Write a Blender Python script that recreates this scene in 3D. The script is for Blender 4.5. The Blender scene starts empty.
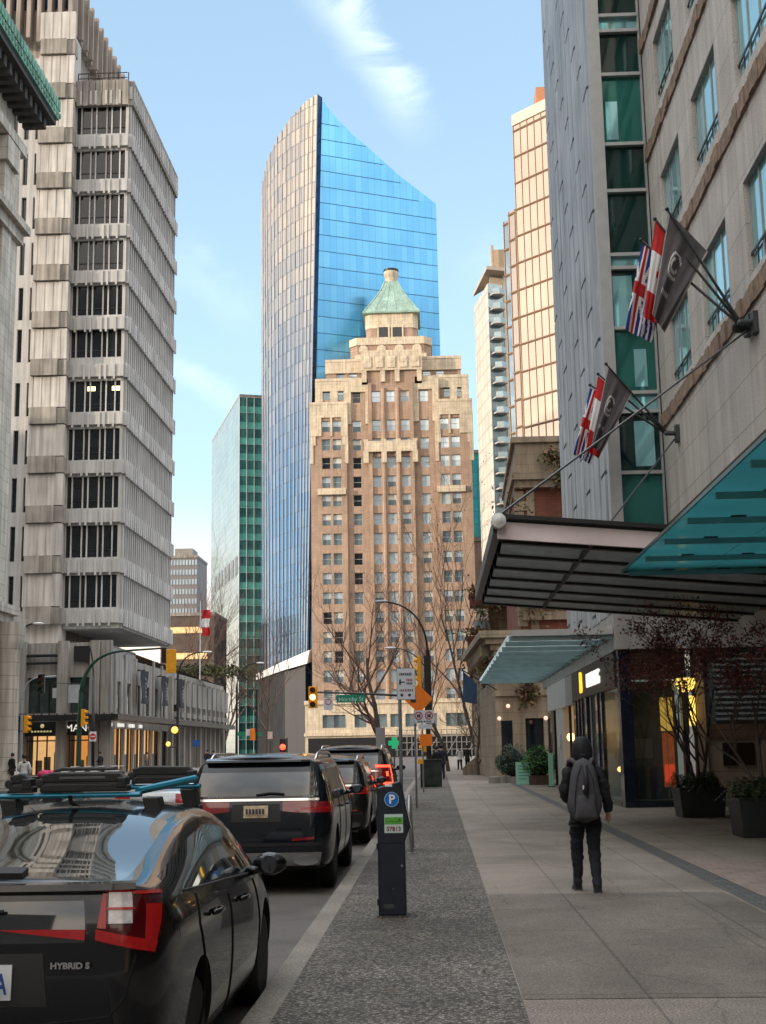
import bpy, bmesh, math, random
from math import radians, sin, cos, pi, sqrt
from mathutils import Vector, Matrix
from mathutils.bvhtree import BVHTree
random.seed(7)
SC = bpy.context.scene
COL = SC.collection

# ------------------------------------------------------------------ camera
FPX, CX, CY, EYE = 1300.0, 383.0, 512.0, 1.67
_F = Vector((54, -235, -FPX)).normalized()                       # street direction in camera space
_U = Vector((-122, (54 * -122 + FPX * FPX) / 235.0, -FPX)).normalized()
_R = _F.cross(_U)
WM = Matrix((_R, _F, _U))                                        # camera -> world
CAMP = Vector((0, 0, EYE))
def ray(px, py): return WM @ Vector((px - CX, -(py - CY), -FPX))
def aty(px, py, Y):
    d = ray(px, py); return CAMP + d * (Y / d.y)
def atx(px, py, X):
    d = ray(px, py); return CAMP + d * (X / d.x)
def atz(px, py, Z=0.0):
    d = ray(px, py); return CAMP + d * ((Z - EYE) / d.z)
cd = bpy.data.cameras.new('camera'); cam = bpy.data.objects.new('camera', cd); COL.objects.link(cam)
cam.matrix_world = Matrix.Translation(CAMP) @ WM.to_4x4()
cd.sensor_fit = 'VERTICAL'; cd.sensor_height = 36; cd.sensor_width = 27
cd.lens = FPX / 1024 * 36; cd.clip_start = .1; cd.clip_end = 8000
SC.camera = cam

# ------------------------------------------------------------------ materials
def _n(nt, t, **k):
    n = nt.nodes.new(t)
    for a, b in k.items(): setattr(n, a, b)
    return n
def mat(name, col, rough=.6, metal=0., var=.12, scale=3., bump=0., bscale=None, coat=0., spec=.5, emit=None, estr=0.,
        trans=0., alpha=1., streak=0., ior=1.45, detail=4):
    m = bpy.data.materials.new(name); m.use_nodes = True
    nt = m.node_tree; b = nt.nodes['Principled BSDF']
    b.inputs['Base Color'].default_value = (*col, 1); b.inputs['Roughness'].default_value = rough
    b.inputs['Metallic'].default_value = metal; b.inputs['Specular IOR Level'].default_value = spec
    b.inputs['Coat Weight'].default_value = coat; b.inputs['Coat Roughness'].default_value = .03
    b.inputs['Transmission Weight'].default_value = trans; b.inputs['Alpha'].default_value = alpha
    b.inputs['IOR'].default_value = ior
    if emit: b.inputs['Emission Color'].default_value = (*emit, 1); b.inputs['Emission Strength'].default_value = estr
    tc = _n(nt, 'ShaderNodeTexCoord')
    if var > 0:
        nz = _n(nt, 'ShaderNodeTexNoise'); nz.inputs['Scale'].default_value = scale; nz.inputs['Detail'].default_value = detail
        nt.links.new(tc.outputs['Object'], nz.inputs['Vector'])
        mr = _n(nt, 'ShaderNodeMapRange'); mr.inputs[1].default_value = .3; mr.inputs[2].default_value = .7
        mr.inputs[3].default_value = 1 - var; mr.inputs[4].default_value = 1 + var
        nt.links.new(nz.outputs['Fac'], mr.inputs[0])
        fac = mr.outputs[0]
        if streak > 0:      # vertical rain streaks
            mp = _n(nt, 'ShaderNodeMapping'); mp.inputs['Scale'].default_value = (2.2, 2.2, .12)
            nt.links.new(tc.outputs['Object'], mp.inputs[0])
            n2 = _n(nt, 'ShaderNodeTexNoise'); n2.inputs['Scale'].default_value = 1.5; n2.inputs['Detail'].default_value = 5
            nt.links.new(mp.outputs[0], n2.inputs['Vector'])
            m2 = _n(nt, 'ShaderNodeMapRange'); m2.inputs[1].default_value = .35; m2.inputs[2].default_value = .65
            m2.inputs[3].default_value = 1 - streak; m2.inputs[4].default_value = 1 + streak * .4
            nt.links.new(n2.outputs['Fac'], m2.inputs[0])
            mu = _n(nt, 'ShaderNodeMath', operation='MULTIPLY'); nt.links.new(fac, mu.inputs[0]); nt.links.new(m2.outputs[0], mu.inputs[1])
            fac = mu.outputs[0]
        vm = _n(nt, 'ShaderNodeVectorMath', operation='SCALE'); vm.inputs[0].default_value = col
        nt.links.new(fac, vm.inputs['Scale']); nt.links.new(vm.outputs[0], b.inputs['Base Color'])
        if metal < .5:
            mr2 = _n(nt, 'ShaderNodeMapRange'); mr2.inputs[3].default_value = max(.02, rough * .85); mr2.inputs[4].default_value = min(1, rough * 1.15)
            nt.links.new(nz.outputs['Fac'], mr2.inputs[0]); nt.links.new(mr2.outputs[0], b.inputs['Roughness'])
    if bump > 0:
        n3 = _n(nt, 'ShaderNodeTexNoise'); n3.inputs['Scale'].default_value = bscale or scale * 4; n3.inputs['Detail'].default_value = 5
        nt.links.new(tc.outputs['Object'], n3.inputs['Vector'])
        bp = _n(nt, 'ShaderNodeBump'); bp.inputs['Strength'].default_value = bump; bp.inputs['Distance'].default_value = .02
        nt.links.new(n3.outputs['Fac'], bp.inputs['Height']); nt.links.new(bp.outputs[0], b.inputs['Normal'])
    return m
def base_in(m): return m.node_tree, m.node_tree.nodes['Principled BSDF']
def mul_brick(m, axes, bw, rh, mortar=.02, dark=.6, c2=None, offset=.5, bump=0.):
    """multiply a brick/panel pattern (object space) into a material's base colour; axes = which coords are u,v"""
    nt, b = base_in(m)
    tc = _n(nt, 'ShaderNodeTexCoord'); sx = _n(nt, 'ShaderNodeSeparateXYZ'); cx = _n(nt, 'ShaderNodeCombineXYZ')
    nt.links.new(tc.outputs['Object'], sx.inputs[0])
    if axes[0] == 'S':
        ad = _n(nt, 'ShaderNodeMath', operation='ADD'); nt.links.new(sx.outputs[0], ad.inputs[0]); nt.links.new(sx.outputs[1], ad.inputs[1])
        nt.links.new(ad.outputs[0], cx.inputs[0])
    else: nt.links.new(sx.outputs['XYZ'.index(axes[0])], cx.inputs[0])
    nt.links.new(sx.outputs['XYZ'.index(axes[1])], cx.inputs[1])
    br = _n(nt, 'ShaderNodeTexBrick'); br.offset = offset
    br.inputs['Scale'].default_value = 1; br.inputs['Brick Width'].default_value = bw; br.inputs['Row Height'].default_value = rh
    br.inputs['Mortar Size'].default_value = mortar; br.inputs['Mortar Smooth'].default_value = .1
    br.inputs['Color1'].default_value = (1, 1, 1, 1); br.inputs['Color2'].default_value = (*(c2 or (.88, .88, .88)), 1)
    br.inputs['Mortar'].default_value = (dark, dark, dark, 1)
    nt.links.new(cx.outputs[0], br.inputs[0])
    mx = _n(nt, 'ShaderNodeMix', data_type='RGBA', blend_type='MULTIPLY'); mx.inputs[0].default_value = 1
    src = b.inputs['Base Color'].links[0].from_socket if b.inputs['Base Color'].links else None
    if src: nt.links.new(src, mx.inputs[6])
    else: mx.inputs[6].default_value = b.inputs['Base Color'].default_value
    nt.links.new(br.outputs['Color'], mx.inputs[7]); nt.links.new(mx.outputs[2], b.inputs['Base Color'])
    return m
def speckle(m, scale, lo, hi, a=.45, c=.62):
    nt, b = base_in(m)
    tc = _n(nt, 'ShaderNodeTexCoord'); v = _n(nt, 'ShaderNodeTexNoise'); v.inputs['Scale'].default_value = scale; v.inputs['Detail'].default_value = 2
    nt.links.new(tc.outputs['Object'], v.inputs['Vector'])
    mr = _n(nt, 'ShaderNodeMapRange'); mr.inputs[1].default_value = a; mr.inputs[2].default_value = c; mr.inputs[3].default_value = lo; mr.inputs[4].default_value = hi
    nt.links.new(v.outputs['Fac'], mr.inputs[0])
    mx = _n(nt, 'ShaderNodeVectorMath', operation='SCALE')
    nt.links.new(b.inputs['Base Color'].links[0].from_socket, mx.inputs[0]); nt.links.new(mr.outputs[0], mx.inputs['Scale'])
    nt.links.new(mx.outputs[0], b.inputs['Base Color'])
    return m

def pebbles(m, scale, lo=.35, hi=2.0, bump=.25):
    """exposed aggregate: every pebble its own tone"""
    nt, b = base_in(m); tc = _n(nt, 'ShaderNodeTexCoord'); vo = _n(nt, 'ShaderNodeTexVoronoi', feature='F1'); vo.inputs['Scale'].default_value = scale; nt.links.new(tc.outputs['Object'], vo.inputs['Vector'])
    sp = _n(nt, 'ShaderNodeSeparateColor'); nt.links.new(vo.outputs['Color'], sp.inputs[0])
    pw = _n(nt, 'ShaderNodeMath', operation='POWER'); nt.links.new(sp.outputs[0], pw.inputs[0]); pw.inputs[1].default_value = 2.2
    mr = _n(nt, 'ShaderNodeMapRange'); mr.inputs[3].default_value = lo; mr.inputs[4].default_value = hi; nt.links.new(pw.outputs[0], mr.inputs[0])
    ed = _n(nt, 'ShaderNodeMapRange'); ed.inputs[1].default_value = .25; ed.inputs[2].default_value = .6; ed.inputs[3].default_value = 1; ed.inputs[4].default_value = .55; nt.links.new(vo.outputs['Distance'], ed.inputs[0])
    mu = _n(nt, 'ShaderNodeMath', operation='MULTIPLY'); nt.links.new(mr.outputs[0], mu.inputs[0]); nt.links.new(ed.outputs[0], mu.inputs[1])
    sc = _n(nt, 'ShaderNodeVectorMath', operation='SCALE'); nt.links.new(b.inputs['Base Color'].links[0].from_socket, sc.inputs[0]); nt.links.new(mu.outputs[0], sc.inputs['Scale']); nt.links.new(sc.outputs[0], b.inputs['Base Color'])
    return m
def stains(m, spots=2.4, spot_r=.035, dark=.72, patch=.26, cracks=True):
    """gum spots, blotches and drips: marks with a shape of their own"""
    nt, b = base_in(m); tc = _n(nt, 'ShaderNodeTexCoord')
    vo = _n(nt, 'ShaderNodeTexVoronoi', feature='F1'); vo.inputs['Scale'].default_value = spots; nt.links.new(tc.outputs['Object'], vo.inputs['Vector'])
    a = _n(nt, 'ShaderNodeMapRange'); a.inputs[1].default_value = spot_r*spots*.8; a.inputs[2].default_value = spot_r*spots*1.15; a.inputs[3].default_value = dark; a.inputs[4].default_value = 1; nt.links.new(vo.outputs['Distance'], a.inputs[0])
    n1 = _n(nt, 'ShaderNodeTexNoise'); n1.inputs['Scale'].default_value = .45; n1.inputs['Detail'].default_value = 8; n1.inputs['Roughness'].default_value = .68; n1.inputs['Distortion'].default_value = .8; nt.links.new(tc.outputs['Object'], n1.inputs['Vector'])
    c = _n(nt, 'ShaderNodeMapRange'); c.inputs[1].default_value = .36; c.inputs[2].default_value = .6; c.inputs[3].default_value = 1-patch; c.inputs[4].default_value = 1+patch*.5; nt.links.new(n1.outputs['Fac'], c.inputs[0])
    mu = _n(nt, 'ShaderNodeMath', operation='MULTIPLY'); nt.links.new(a.outputs[0], mu.inputs[0]); nt.links.new(c.outputs[0], mu.inputs[1])
    if cracks:      # hairline cracks, only in some places
        nd = _n(nt, 'ShaderNodeTexNoise'); nd.inputs['Scale'].default_value = 3; nd.inputs['Detail'].default_value = 6; nt.links.new(tc.outputs['Object'], nd.inputs['Vector'])
        mv = _n(nt, 'ShaderNodeMix', data_type='RGBA'); mv.inputs[0].default_value = .16; nt.links.new(tc.outputs['Object'], mv.inputs[6]); nt.links.new(nd.outputs['Color'], mv.inputs[7])
        ve = _n(nt, 'ShaderNodeTexVoronoi', feature='DISTANCE_TO_EDGE'); ve.inputs['Scale'].default_value = .55; nt.links.new(mv.outputs[2], ve.inputs['Vector'])
        ce = _n(nt, 'ShaderNodeMapRange'); ce.inputs[1].default_value = .0015; ce.inputs[2].default_value = .006; ce.inputs[3].default_value = .72; ce.inputs[4].default_value = 1; nt.links.new(ve.outputs['Distance'], ce.inputs[0])
        gm = _n(nt, 'ShaderNodeMapRange'); gm.inputs[1].default_value = .5; gm.inputs[2].default_value = .56; nt.links.new(n1.outputs['Fac'], gm.inputs[0])
        mm = _n(nt, 'ShaderNodeMath', operation='MAXIMUM'); nt.links.new(ce.outputs[0], mm.inputs[0]); nt.links.new(gm.outputs[0], mm.inputs[1])
        m3 = _n(nt, 'ShaderNodeMath', operation='MULTIPLY'); nt.links.new(mu.outputs[0], m3.inputs[0]); nt.links.new(mm.outputs[0], m3.inputs[1]); mu = m3
    sc = _n(nt, 'ShaderNodeVectorMath', operation='SCALE'); nt.links.new(b.inputs['Base Color'].links[0].from_socket, sc.inputs[0]); nt.links.new(mu.outputs[0], sc.inputs['Scale']); nt.links.new(sc.outputs[0], b.inputs['Base Color'])
    return m
# ------------------------------------------------------------------ mesh builder
class MB:
    def __init__(s): s.v = []; s.f = []; s.m = []
    def add(s, vs, fs, mi=0):
        o = len(s.v); s.v += [Vector(p) for p in vs]
        for f in fs: s.f.append([i + o for i in f]); s.m.append(mi)
        return s
    def quad(s, a, b, c, d, mi=0): return s.add([a, b, c, d], [(0, 1, 2, 3)], mi)
    def box(s, x0, x1, y0, y1, z0, z1, mi=0):
        return s.add([(x0,y0,z0),(x1,y0,z0),(x1,y1,z0),(x0,y1,z0),(x0,y0,z1),(x1,y0,z1),(x1,y1,z1),(x0,y1,z1)],
                     [(3,2,1,0),(4,5,6,7),(0,1,5,4),(1,2,6,5),(2,3,7,6),(3,0,4,7)], mi)
    def cbox(s, c, sx, sy, sz, mi=0, rot=None):
        vs = [Vector((a*sx/2, b*sy/2, d*sz/2)) for d in (-1,1) for a, b in ((-1,-1),(1,-1),(1,1),(-1,1))]
        if rot is not None: vs = [rot @ v for v in vs]
        return s.add([v + Vector(c) for v in vs], [(3,2,1,0),(4,5,6,7),(0,1,5,4),(1,2,6,5),(2,3,7,6),(3,0,4,7)], mi)
    def prism(s, poly, z0, z1, mi=0, top=None):
        n = len(poly)
        def zz(i, z): return z[i] if isinstance(z, (list, tuple)) else z
        vs = [(p[0], p[1], zz(i, z0)) for i, p in enumerate(poly)] + [(p[0], p[1], zz(i, z1)) for i, p in enumerate(top or poly)]
        return s.add(vs, [tuple(range(n))[::-1], tuple(range(n, 2*n))] + [(i, (i+1) % n, n + (i+1) % n, n + i) for i in range(n)], mi)
    def ext(s, poly, vec, mi=0):
        n = len(poly); vec = Vector(vec); P = [Vector(p) for p in poly]
        return s.add(P + [p + vec for p in P], [tuple(range(n))[::-1], tuple(range(n, 2*n))] + [(i, (i+1) % n, n + (i+1) % n, n + i) for i in range(n)], mi)
    def tube(s, path, r, n=8, mi=0, cap=True):
        P = [Vector(p) for p in path]; k = len(P); vs = []
        up = None
        for i, p in enumerate(P):
            t = (P[min(i+1, k-1)] - P[max(i-1, 0)]).normalized()
            if up is None:
                a = Vector((0,0,1)) if abs(t.z) < .9 else Vector((1,0,0)); up = (a - t * a.dot(t)).normalized()
            else:
                up = (up - t * up.dot(t))
                up = up.normalized() if up.length > 1e-6 else t.orthogonal().normalized()
            b = t.cross(up)
            rr = r[i] if isinstance(r, (list, tuple)) else r
            for j in range(n):
                a = 2*pi*j/n; vs.append(p + (up*cos(a) + b*sin(a)) * rr)
        fs = [(i*n+j, i*n+(j+1) % n, (i+1)*n+(j+1) % n, (i+1)*n+j) for i in range(k-1) for j in range(n)]
        if cap: fs += [tuple(range(n))[::-1], tuple(range((k-1)*n, k*n))]
        return s.add(vs, fs, mi)
    def cyl(s, a, b, r0, r1=None, n=12, mi=0): return s.tube([a, b], [r0, r0 if r1 is None else r1], n, mi)
    def lathe(s, c, prof, n=20, mi=0, axis='Z', sq=1., ring=False):
        vs = []; k = len(prof); c = Vector(c)
        for r, h in prof:
            for j in range(n):
                a = 2*pi*j/n
                p = (r*cos(a), r*sin(a)*sq, h)
                if axis == 'X': p = (h, r*cos(a), r*sin(a))
                if axis == 'Y': p = (r*cos(a), h, r*sin(a))
                vs.append(c + Vector(p))
        fs = [(i*n+j, i*n+(j+1) % n, (i+1)*n+(j+1) % n, (i+1)*n+j) for i in range(k-1) for j in range(n)]
        if ring: fs += [((k-1)*n+j, (k-1)*n+(j+1) % n, (j+1) % n, j) for j in range(n)]
        else: fs += [tuple(range(n))[::-1], tuple(range((k-1)*n, k*n))]
        return s.add(vs, fs, mi)
    def ball(s, c, r, n=12, m=8, mi=0, jit=0.):
        if not isinstance(r, (tuple, list)): r = (r, r, r)
        vs = []; c = Vector(c)
        for i in range(m+1):
            t = pi*i/m
            for j in range(n):
                a = 2*pi*j/n; q = 1 + random.uniform(-jit, jit)
                vs.append(c + Vector((r[0]*sin(t)*cos(a)*q, r[1]*sin(t)*sin(a)*q, -r[2]*cos(t)*q)))
        return s.add(vs, [(i*n+j, i*n+(j+1) % n, (i+1)*n+(j+1) % n, (i+1)*n+j) for i in range(m) for j in range(n)], mi)
    def grid(s, fn, nu, nv, mi=0):
        vs = [fn(i/nu, j/nv) for i in range(nu+1) for j in range(nv+1)]
        return s.add(vs, [(i*(nv+1)+j, (i+1)*(nv+1)+j, (i+1)*(nv+1)+j+1, i*(nv+1)+j+1) for i in range(nu) for j in range(nv)], mi)
    def facade(s, O, U, N, W, H, holes, depth, mi=0, mr=None):
        """wall with real rectangular openings (u0,u1,v0,v1) and reveals running in by depth"""
        O, U, N = Vector(O), Vector(U), Vector(N); V = Vector((0,0,1))
        holes = [(max(0, a), min(W, b), max(0, c), min(H, d)) for a, b, c, d in holes]
        holes = [h for h in holes if h[1] - h[0] > .02 and h[3] - h[2] > .02]
        us = sorted({0., W} | {round(h[k], 4) for h in holes for k in (0, 1)}); vs = sorted({0., H} | {round(h[k], 4) for h in holes for k in (2, 3)})
        for i in range(len(us)-1):
            j = 0
            while j < len(vs)-1:
                uc = (us[i]+us[i+1])/2
                def hole(j): 
                    vc = (vs[j]+vs[j+1])/2
                    return any(h[0] < uc < h[1] and h[2] < vc < h[3] for h in holes)
                if hole(j): j += 1; continue
                k = j
                while k+1 < len(vs)-1 and not hole(k+1): k += 1
                a, b, c, d = us[i], us[i+1], vs[j], vs[k+1]
                s.quad(O+U*a+V*c, O+U*b+V*c, O+U*b+V*d, O+U*a+V*d, mi); j = k+1
        D = N * -depth; mr = mi if mr is None else mr
        for a, b, c, d in holes:
            q = [O+U*a+V*c, O+U*b+V*c, O+U*b+V*d, O+U*a+V*d]
            for k in range(4):
                p0, p1 = q[k], q[(k+1) % 4]; s.quad(p0, p1, p1+D, p0+D, mr)
        return s

LOC = {}
def tag(o, label=None, cat=None, group=None, kind=None):
    if label: o['label'] = label
    if cat: o['category'] = cat
    if group: o['group'] = group
    if kind: o['kind'] = kind
    return o
def thing(name, label, cat, loc=(0,0,0), rotz=0., group=None):
    o = bpy.data.objects.new(name, None); COL.objects.link(o); o.empty_display_size = .3
    o.location = loc; o.rotation_euler = (0, 0, rotz); LOC[o.name] = (Vector(loc), rotz)
    return tag(o, label, cat, group)
def to_mesh(name, mb, mats, smooth=False):
    me = bpy.data.meshes.new(name)
    me.from_pydata(mb.v, [], mb.f)
    if not isinstance(mats, (list, tuple)): mats = [mats]
    for m in mats: me.materials.append(m)
    me.polygons.foreach_set('material_index', mb.m)
    bm = bmesh.new(); bm.from_mesh(me); bmesh.ops.recalc_face_normals(bm, faces=bm.faces)
    bm.to_mesh(me); bm.free()
    if smooth:
        me.polygons.foreach_set('use_smooth', [True]*len(me.polygons))
        if smooth != 1: me.set_sharp_from_angle(angle=radians(smooth))
    me.update()
    return me
def part(name, mb, mats, parent=None, smooth=False, world=False, bevel=0., label=None):
    """ONE mesh object; world=True: mb is in world coordinates and the parent thing is unrotated"""
    if world and parent is not None:
        r = parent
        while r.parent: r = r.parent
        L, rz = LOC[r.name]
        if rz: 
            Mi = Matrix.Rotation(-rz, 3, 'Z'); mb.v = [Mi @ (v - L) for v in mb.v]
        else: mb.v = [v - L for v in mb.v]
    me = mb if isinstance(mb, bpy.types.Mesh) else to_mesh(name, mb, mats, smooth)
    o = bpy.data.objects.new(name, me); COL.objects.link(o)
    if parent is not None: o.parent = parent
    if bevel:
        b = o.modifiers.new('bevel', 'BEVEL'); b.width = bevel; b.segments = 2; b.limit_method = 'ANGLE'; b.angle_limit = radians(40)
    if label: o['label'] = label
    return o
def part_each(name, mb, mats, parent=None, **k):
    """like part(), but every separate piece of the builder becomes a mesh object of its own"""
    up = list(range(len(mb.v)))
    def find(i):
        while up[i] != i: up[i] = up[up[i]]; i = up[i]
        return i
    for f in mb.f:
        a = find(f[0])
        for q in f[1:]: up[find(q)] = a
    groups = {}
    for fi, f in enumerate(mb.f): groups.setdefault(find(f[0]), []).append(fi)
    out = []
    for fl in groups.values():
        b = MB(); idx = {}
        for fi in fl:
            for q in mb.f[fi]:
                if q not in idx: idx[q] = len(b.v); b.v.append(mb.v[q].copy())
            b.f.append([idx[q] for q in mb.f[fi]]); b.m.append(mb.m[fi])
        out.append(part(name, b, mats, parent, **k))
    return out
def inst(name, me, parent, loc, rotz=0., sc=None):
    o = bpy.data.objects.new(name, me); COL.objects.link(o); o.parent = parent
    o.location = Vector(loc) - (LOC[parent.name][0] if parent.name in LOC else Vector()); o.rotation_euler = (0, 0, rotz)
    if sc: o.scale = sc
    return o
def dup(root, loc, rotz=None, label=None, group=None, scale=None):
    r = root.copy(); COL.objects.link(r); r.location = loc
    if rotz is not None: r.rotation_euler = (0, 0, rotz)
    if scale: r.scale = (scale,)*3
    LOC[r.name] = (Vector(loc), rotz or 0)
    if label: r['label'] = label
    if group: r['group'] = group
    for ch in list(root.children):
        c = ch.copy(); COL.objects.link(c); c.parent = r
        for g in list(ch.children):
            d = g.copy(); COL.objects.link(d); d.parent = c
    return r
def struct(name, mb, m, smooth=False):
    o = part(name, mb, m, None, smooth); o['kind'] = 'structure'; return o
def text_mesh(txt, size, depth, M, align='CENTER', bold=0., mat_=None):
    """lettering as a real mesh, laid in its own XY plane and then moved by the matrix M"""
    cu = bpy.data.curves.new('lettering', 'FONT'); cu.body = txt; cu.size = size; cu.extrude = depth; cu.offset = bold
    cu.align_x = align; cu.align_y = 'CENTER'; cu.resolution_u = 3
    o = bpy.data.objects.new('lettering', cu); COL.objects.link(o)
    dg = bpy.context.evaluated_depsgraph_get(); me = bpy.data.meshes.new_from_object(o.evaluated_get(dg))
    bpy.data.objects.remove(o); bpy.data.curves.remove(cu)
    me.transform(M); me.materials.clear()
    if mat_: me.materials.append(mat_)
    return me
# frames for text: facing -Y (towards the camera), facing -X (right-hand buildings towards the street), facing +X
def face_my(p): return Matrix.Translation(p) @ Matrix.Rotation(pi/2, 4, 'X')
def face_mx(p): return Matrix.Translation(p) @ Matrix.Rotation(-pi/2, 4, 'Z') @ Matrix.Rotation(pi/2, 4, 'X')
def face_px(p): return Matrix.Translation(p) @ Matrix.Rotation(pi/2, 4, 'Z') @ Matrix.Rotation(pi/2, 4, 'X')
# ------------------------------------------------------------------ sky, sun
SUN = Vector((-.90, -.44, .0)).normalized(); SEL = radians(9)
sdir = Vector((SUN.x*cos(SEL), SUN.y*cos(SEL), sin(SEL)))
W = bpy.data.worlds.new('World'); SC.world = W; W.use_nodes = True
nt = W.node_tree; bg = nt.nodes['Background']
sky = _n(nt, 'ShaderNodeTexSky', sky_type='NISHITA'); sky.sun_disc = False
sky.sun_elevation = SEL; sky.sun_rotation = math.atan2(sdir.x, sdir.y); sky.altitude = 20; sky.dust_density = 1.2; sky.air_density = 1.0; sky.ozone_density = 1.5
# thin cirrus streaks, laid out by direction in the sky
geo = _n(nt, 'ShaderNodeTexCoord')
def vdot(vec):
    d = _n(nt, 'ShaderNodeVectorMath', operation='DOT_PRODUCT'); nt.links.new(geo.outputs['Generated'], d.inputs[0]); d.inputs[1].default_value = vec; return d.outputs['Value']
def mth(op, a, b=None):
    m = _n(nt, 'ShaderNodeMath', operation=op)
    for i, x in enumerate((a, b)):
        if x is None: continue
        if isinstance(x, (int, float)): m.inputs[i].default_value = x
        else: nt.links.new(x, m.inputs[i])
    return m.outputs[0]
def rng(x, a, b, c=0., d=1.):
    m = _n(nt, 'ShaderNodeMapRange', interpolation_type='SMOOTHSTEP'); nt.links.new(x, m.inputs[0])
    for i, v in enumerate((a, b, c, d)): m.inputs[i+1].default_value = v
    return m.outputs[0]
nz = _n(nt, 'ShaderNodeTexNoise'); nz.inputs['Scale'].default_value = 13; nz.inputs['Detail'].default_value = 8; nz.inputs['Roughness'].default_value = .6; nz.inputs['Distortion'].default_value = 1.1
mpn = _n(nt, 'ShaderNodeMapping'); mpn.inputs['Rotation'].default_value = (.3, .9, .2); mpn.inputs['Scale'].default_value = (1, 3.2, 1)
nt.links.new(geo.outputs['Generated'], mpn.inputs[0]); nt.links.new(mpn.outputs[0], nz.inputs['Vector'])
total = None
for (p1, p2, w, amt) in (((318, -20), (425, 130), .024, .5), ((170, 365), (262, 420), .016, .28), ((185, 265), (260, 325), .03, .16), ((480, 265), (545, 240), .03, .12)):
    d1, d2 = ray(*p1).normalized(), ray(*p2).normalized(); nn = d1.cross(d2).normalized(); tt = (d2 - d1).normalized()
    dist = mth('ADD', vdot(nn), mth('MULTIPLY', mth('SUBTRACT', nz.outputs['Fac'], .5), w * 1.6))
    band = rng(mth('ABSOLUTE', dist), 0, w, 1, 0)
    al = vdot(tt); a0, a1 = d1.dot(tt), d2.dot(tt)
    fade = mth('MULTIPLY', rng(al, a0 - .03, a0 + .01), rng(al, a1 - .03, a1 + .015, 1, 0))
    mk = mth('MULTIPLY', mth('MULTIPLY', band, fade), mth('MULTIPLY', rng(nz.outputs['Fac'], .15, .85), amt))
    total = mk if total is None else mth('ADD', total, mk)
mx = _n(nt, 'ShaderNodeMix', data_type='RGBA'); nt.links.new(total, mx.inputs[0]); nt.links.new(sky.outputs[0], mx.inputs[6]); mx.inputs[7].default_value = (7.5, 7.6, 7.8, 1)
# a high pale veil over the whole sky, and bright broken cloud added out of view behind as warm fill
vl = _n(nt, 'ShaderNodeMix', data_type='RGBA'); vl.inputs[7].default_value = (3.2, 4.6, 6.0, 1)
nt.links.new(rng(vdot((0, 0, 1)), -.02, .55, .66, .36), vl.inputs[0]); nt.links.new(mx.outputs[2], vl.inputs[6])
n2 = _n(nt, 'ShaderNodeTexNoise'); n2.inputs['Scale'].default_value = 3.2; n2.inputs['Detail'].default_value = 6; nt.links.new(geo.outputs['Generated'], n2.inputs['Vector'])
cl = _n(nt, 'ShaderNodeMix', data_type='RGBA'); cl.inputs[7].default_value = (9.6, 8.2, 6.8, 1)
nt.links.new(mth('MULTIPLY', rng(vdot((0, -1, .25)), -.05, .5), rng(n2.outputs['Fac'], .3, .62, .25, 1)), cl.inputs[0]); nt.links.new(vl.outputs[2], cl.inputs[6])
# warm glow low in the west
gl = _n(nt, 'ShaderNodeMix', data_type='RGBA'); gl.inputs[7].default_value = (7.6, 5.4, 3.9, 1)
wd = ray(150, 700).normalized()
nt.links.new(mth('MULTIPLY', mth('MULTIPLY', rng(vdot((0, 0, 1)), .02, .21, 1, 0), rng(vdot(wd), .84, .975)), .85), gl.inputs[0]); nt.links.new(cl.outputs[2], gl.inputs[6])
# bright overcast added overhead as unseen fill; dark skyline painted behind the viewer for reflections
zn = _n(nt, 'ShaderNodeMix', data_type='RGBA'); zn.inputs[7].default_value = (9.9, 10.3, 10.7, 1)
nt.links.new(mth('MULTIPLY', rng(vdot((0, 0, 1)), .56, .82), rng(n2.outputs['Fac'], .25, .6, .5, 1)), zn.inputs[0]); nt.links.new(gl.outputs[2], zn.inputs[6])
sk = _n(nt, 'ShaderNodeMix', data_type='RGBA'); sk.inputs[7].default_value = (.75, .72, .70, 1)
vo = _n(nt, 'ShaderNodeTexVoronoi', feature='F1'); vo.inputs['Scale'].default_value = 9; mpv = _n(nt, 'ShaderNodeMapping'); mpv.inputs['Scale'].default_value = (1, .2, 0); nt.links.new(geo.outputs['Generated'], mpv.inputs[0]); nt.links.new(mpv.outputs[0], vo.inputs['Vector'])
sp = _n(nt, 'ShaderNodeSeparateColor'); nt.links.new(vo.outputs['Color'], sp.inputs[0])
hgt = mth('ADD', mth('MULTIPLY', sp.outputs[0], .16), .20)
above = mth('LESS_THAN', vdot((0, 0, 1)), hgt)
nt.links.new(mth('MULTIPLY', above, rng(vdot((0, -1, 0)), .5, .62)), sk.inputs[0]); nt.links.new(zn.outputs[2], sk.inputs[6])
nt.links.new(sk.outputs[2], bg.inputs['Color']); bg.inputs['Strength'].default_value = .14
sl = bpy.data.lights.new('sun', 'SUN'); so = bpy.data.objects.new('sun', sl); COL.objects.link(so)
sl.energy = 2.0; sl.angle = radians(.5); sl.color = (1., .84, .67)
so.rotation_euler = sdir.to_track_quat('Z', 'Y').to_euler(); so.location = (-60, -30, 60)
SC.view_settings.view_transform = 'Standard'; SC.view_settings.look = 'None'; SC.view_settings.gamma = 1; SC.view_settings.use_curve_mapping = False
SC.view_settings.exposure = 1.02
SC.render.engine = 'CYCLES'; SC.cycles.max_bounces = 8; SC.cycles.glossy_bounces = 4; SC.cycles.transparent_max_bounces = 8
SC.cycles.use_denoising = True; SC.cycles.caustics_reflective = False; SC.cycles.caustics_refractive = False; SC.cycles.sample_clamp_indirect = 6

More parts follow.
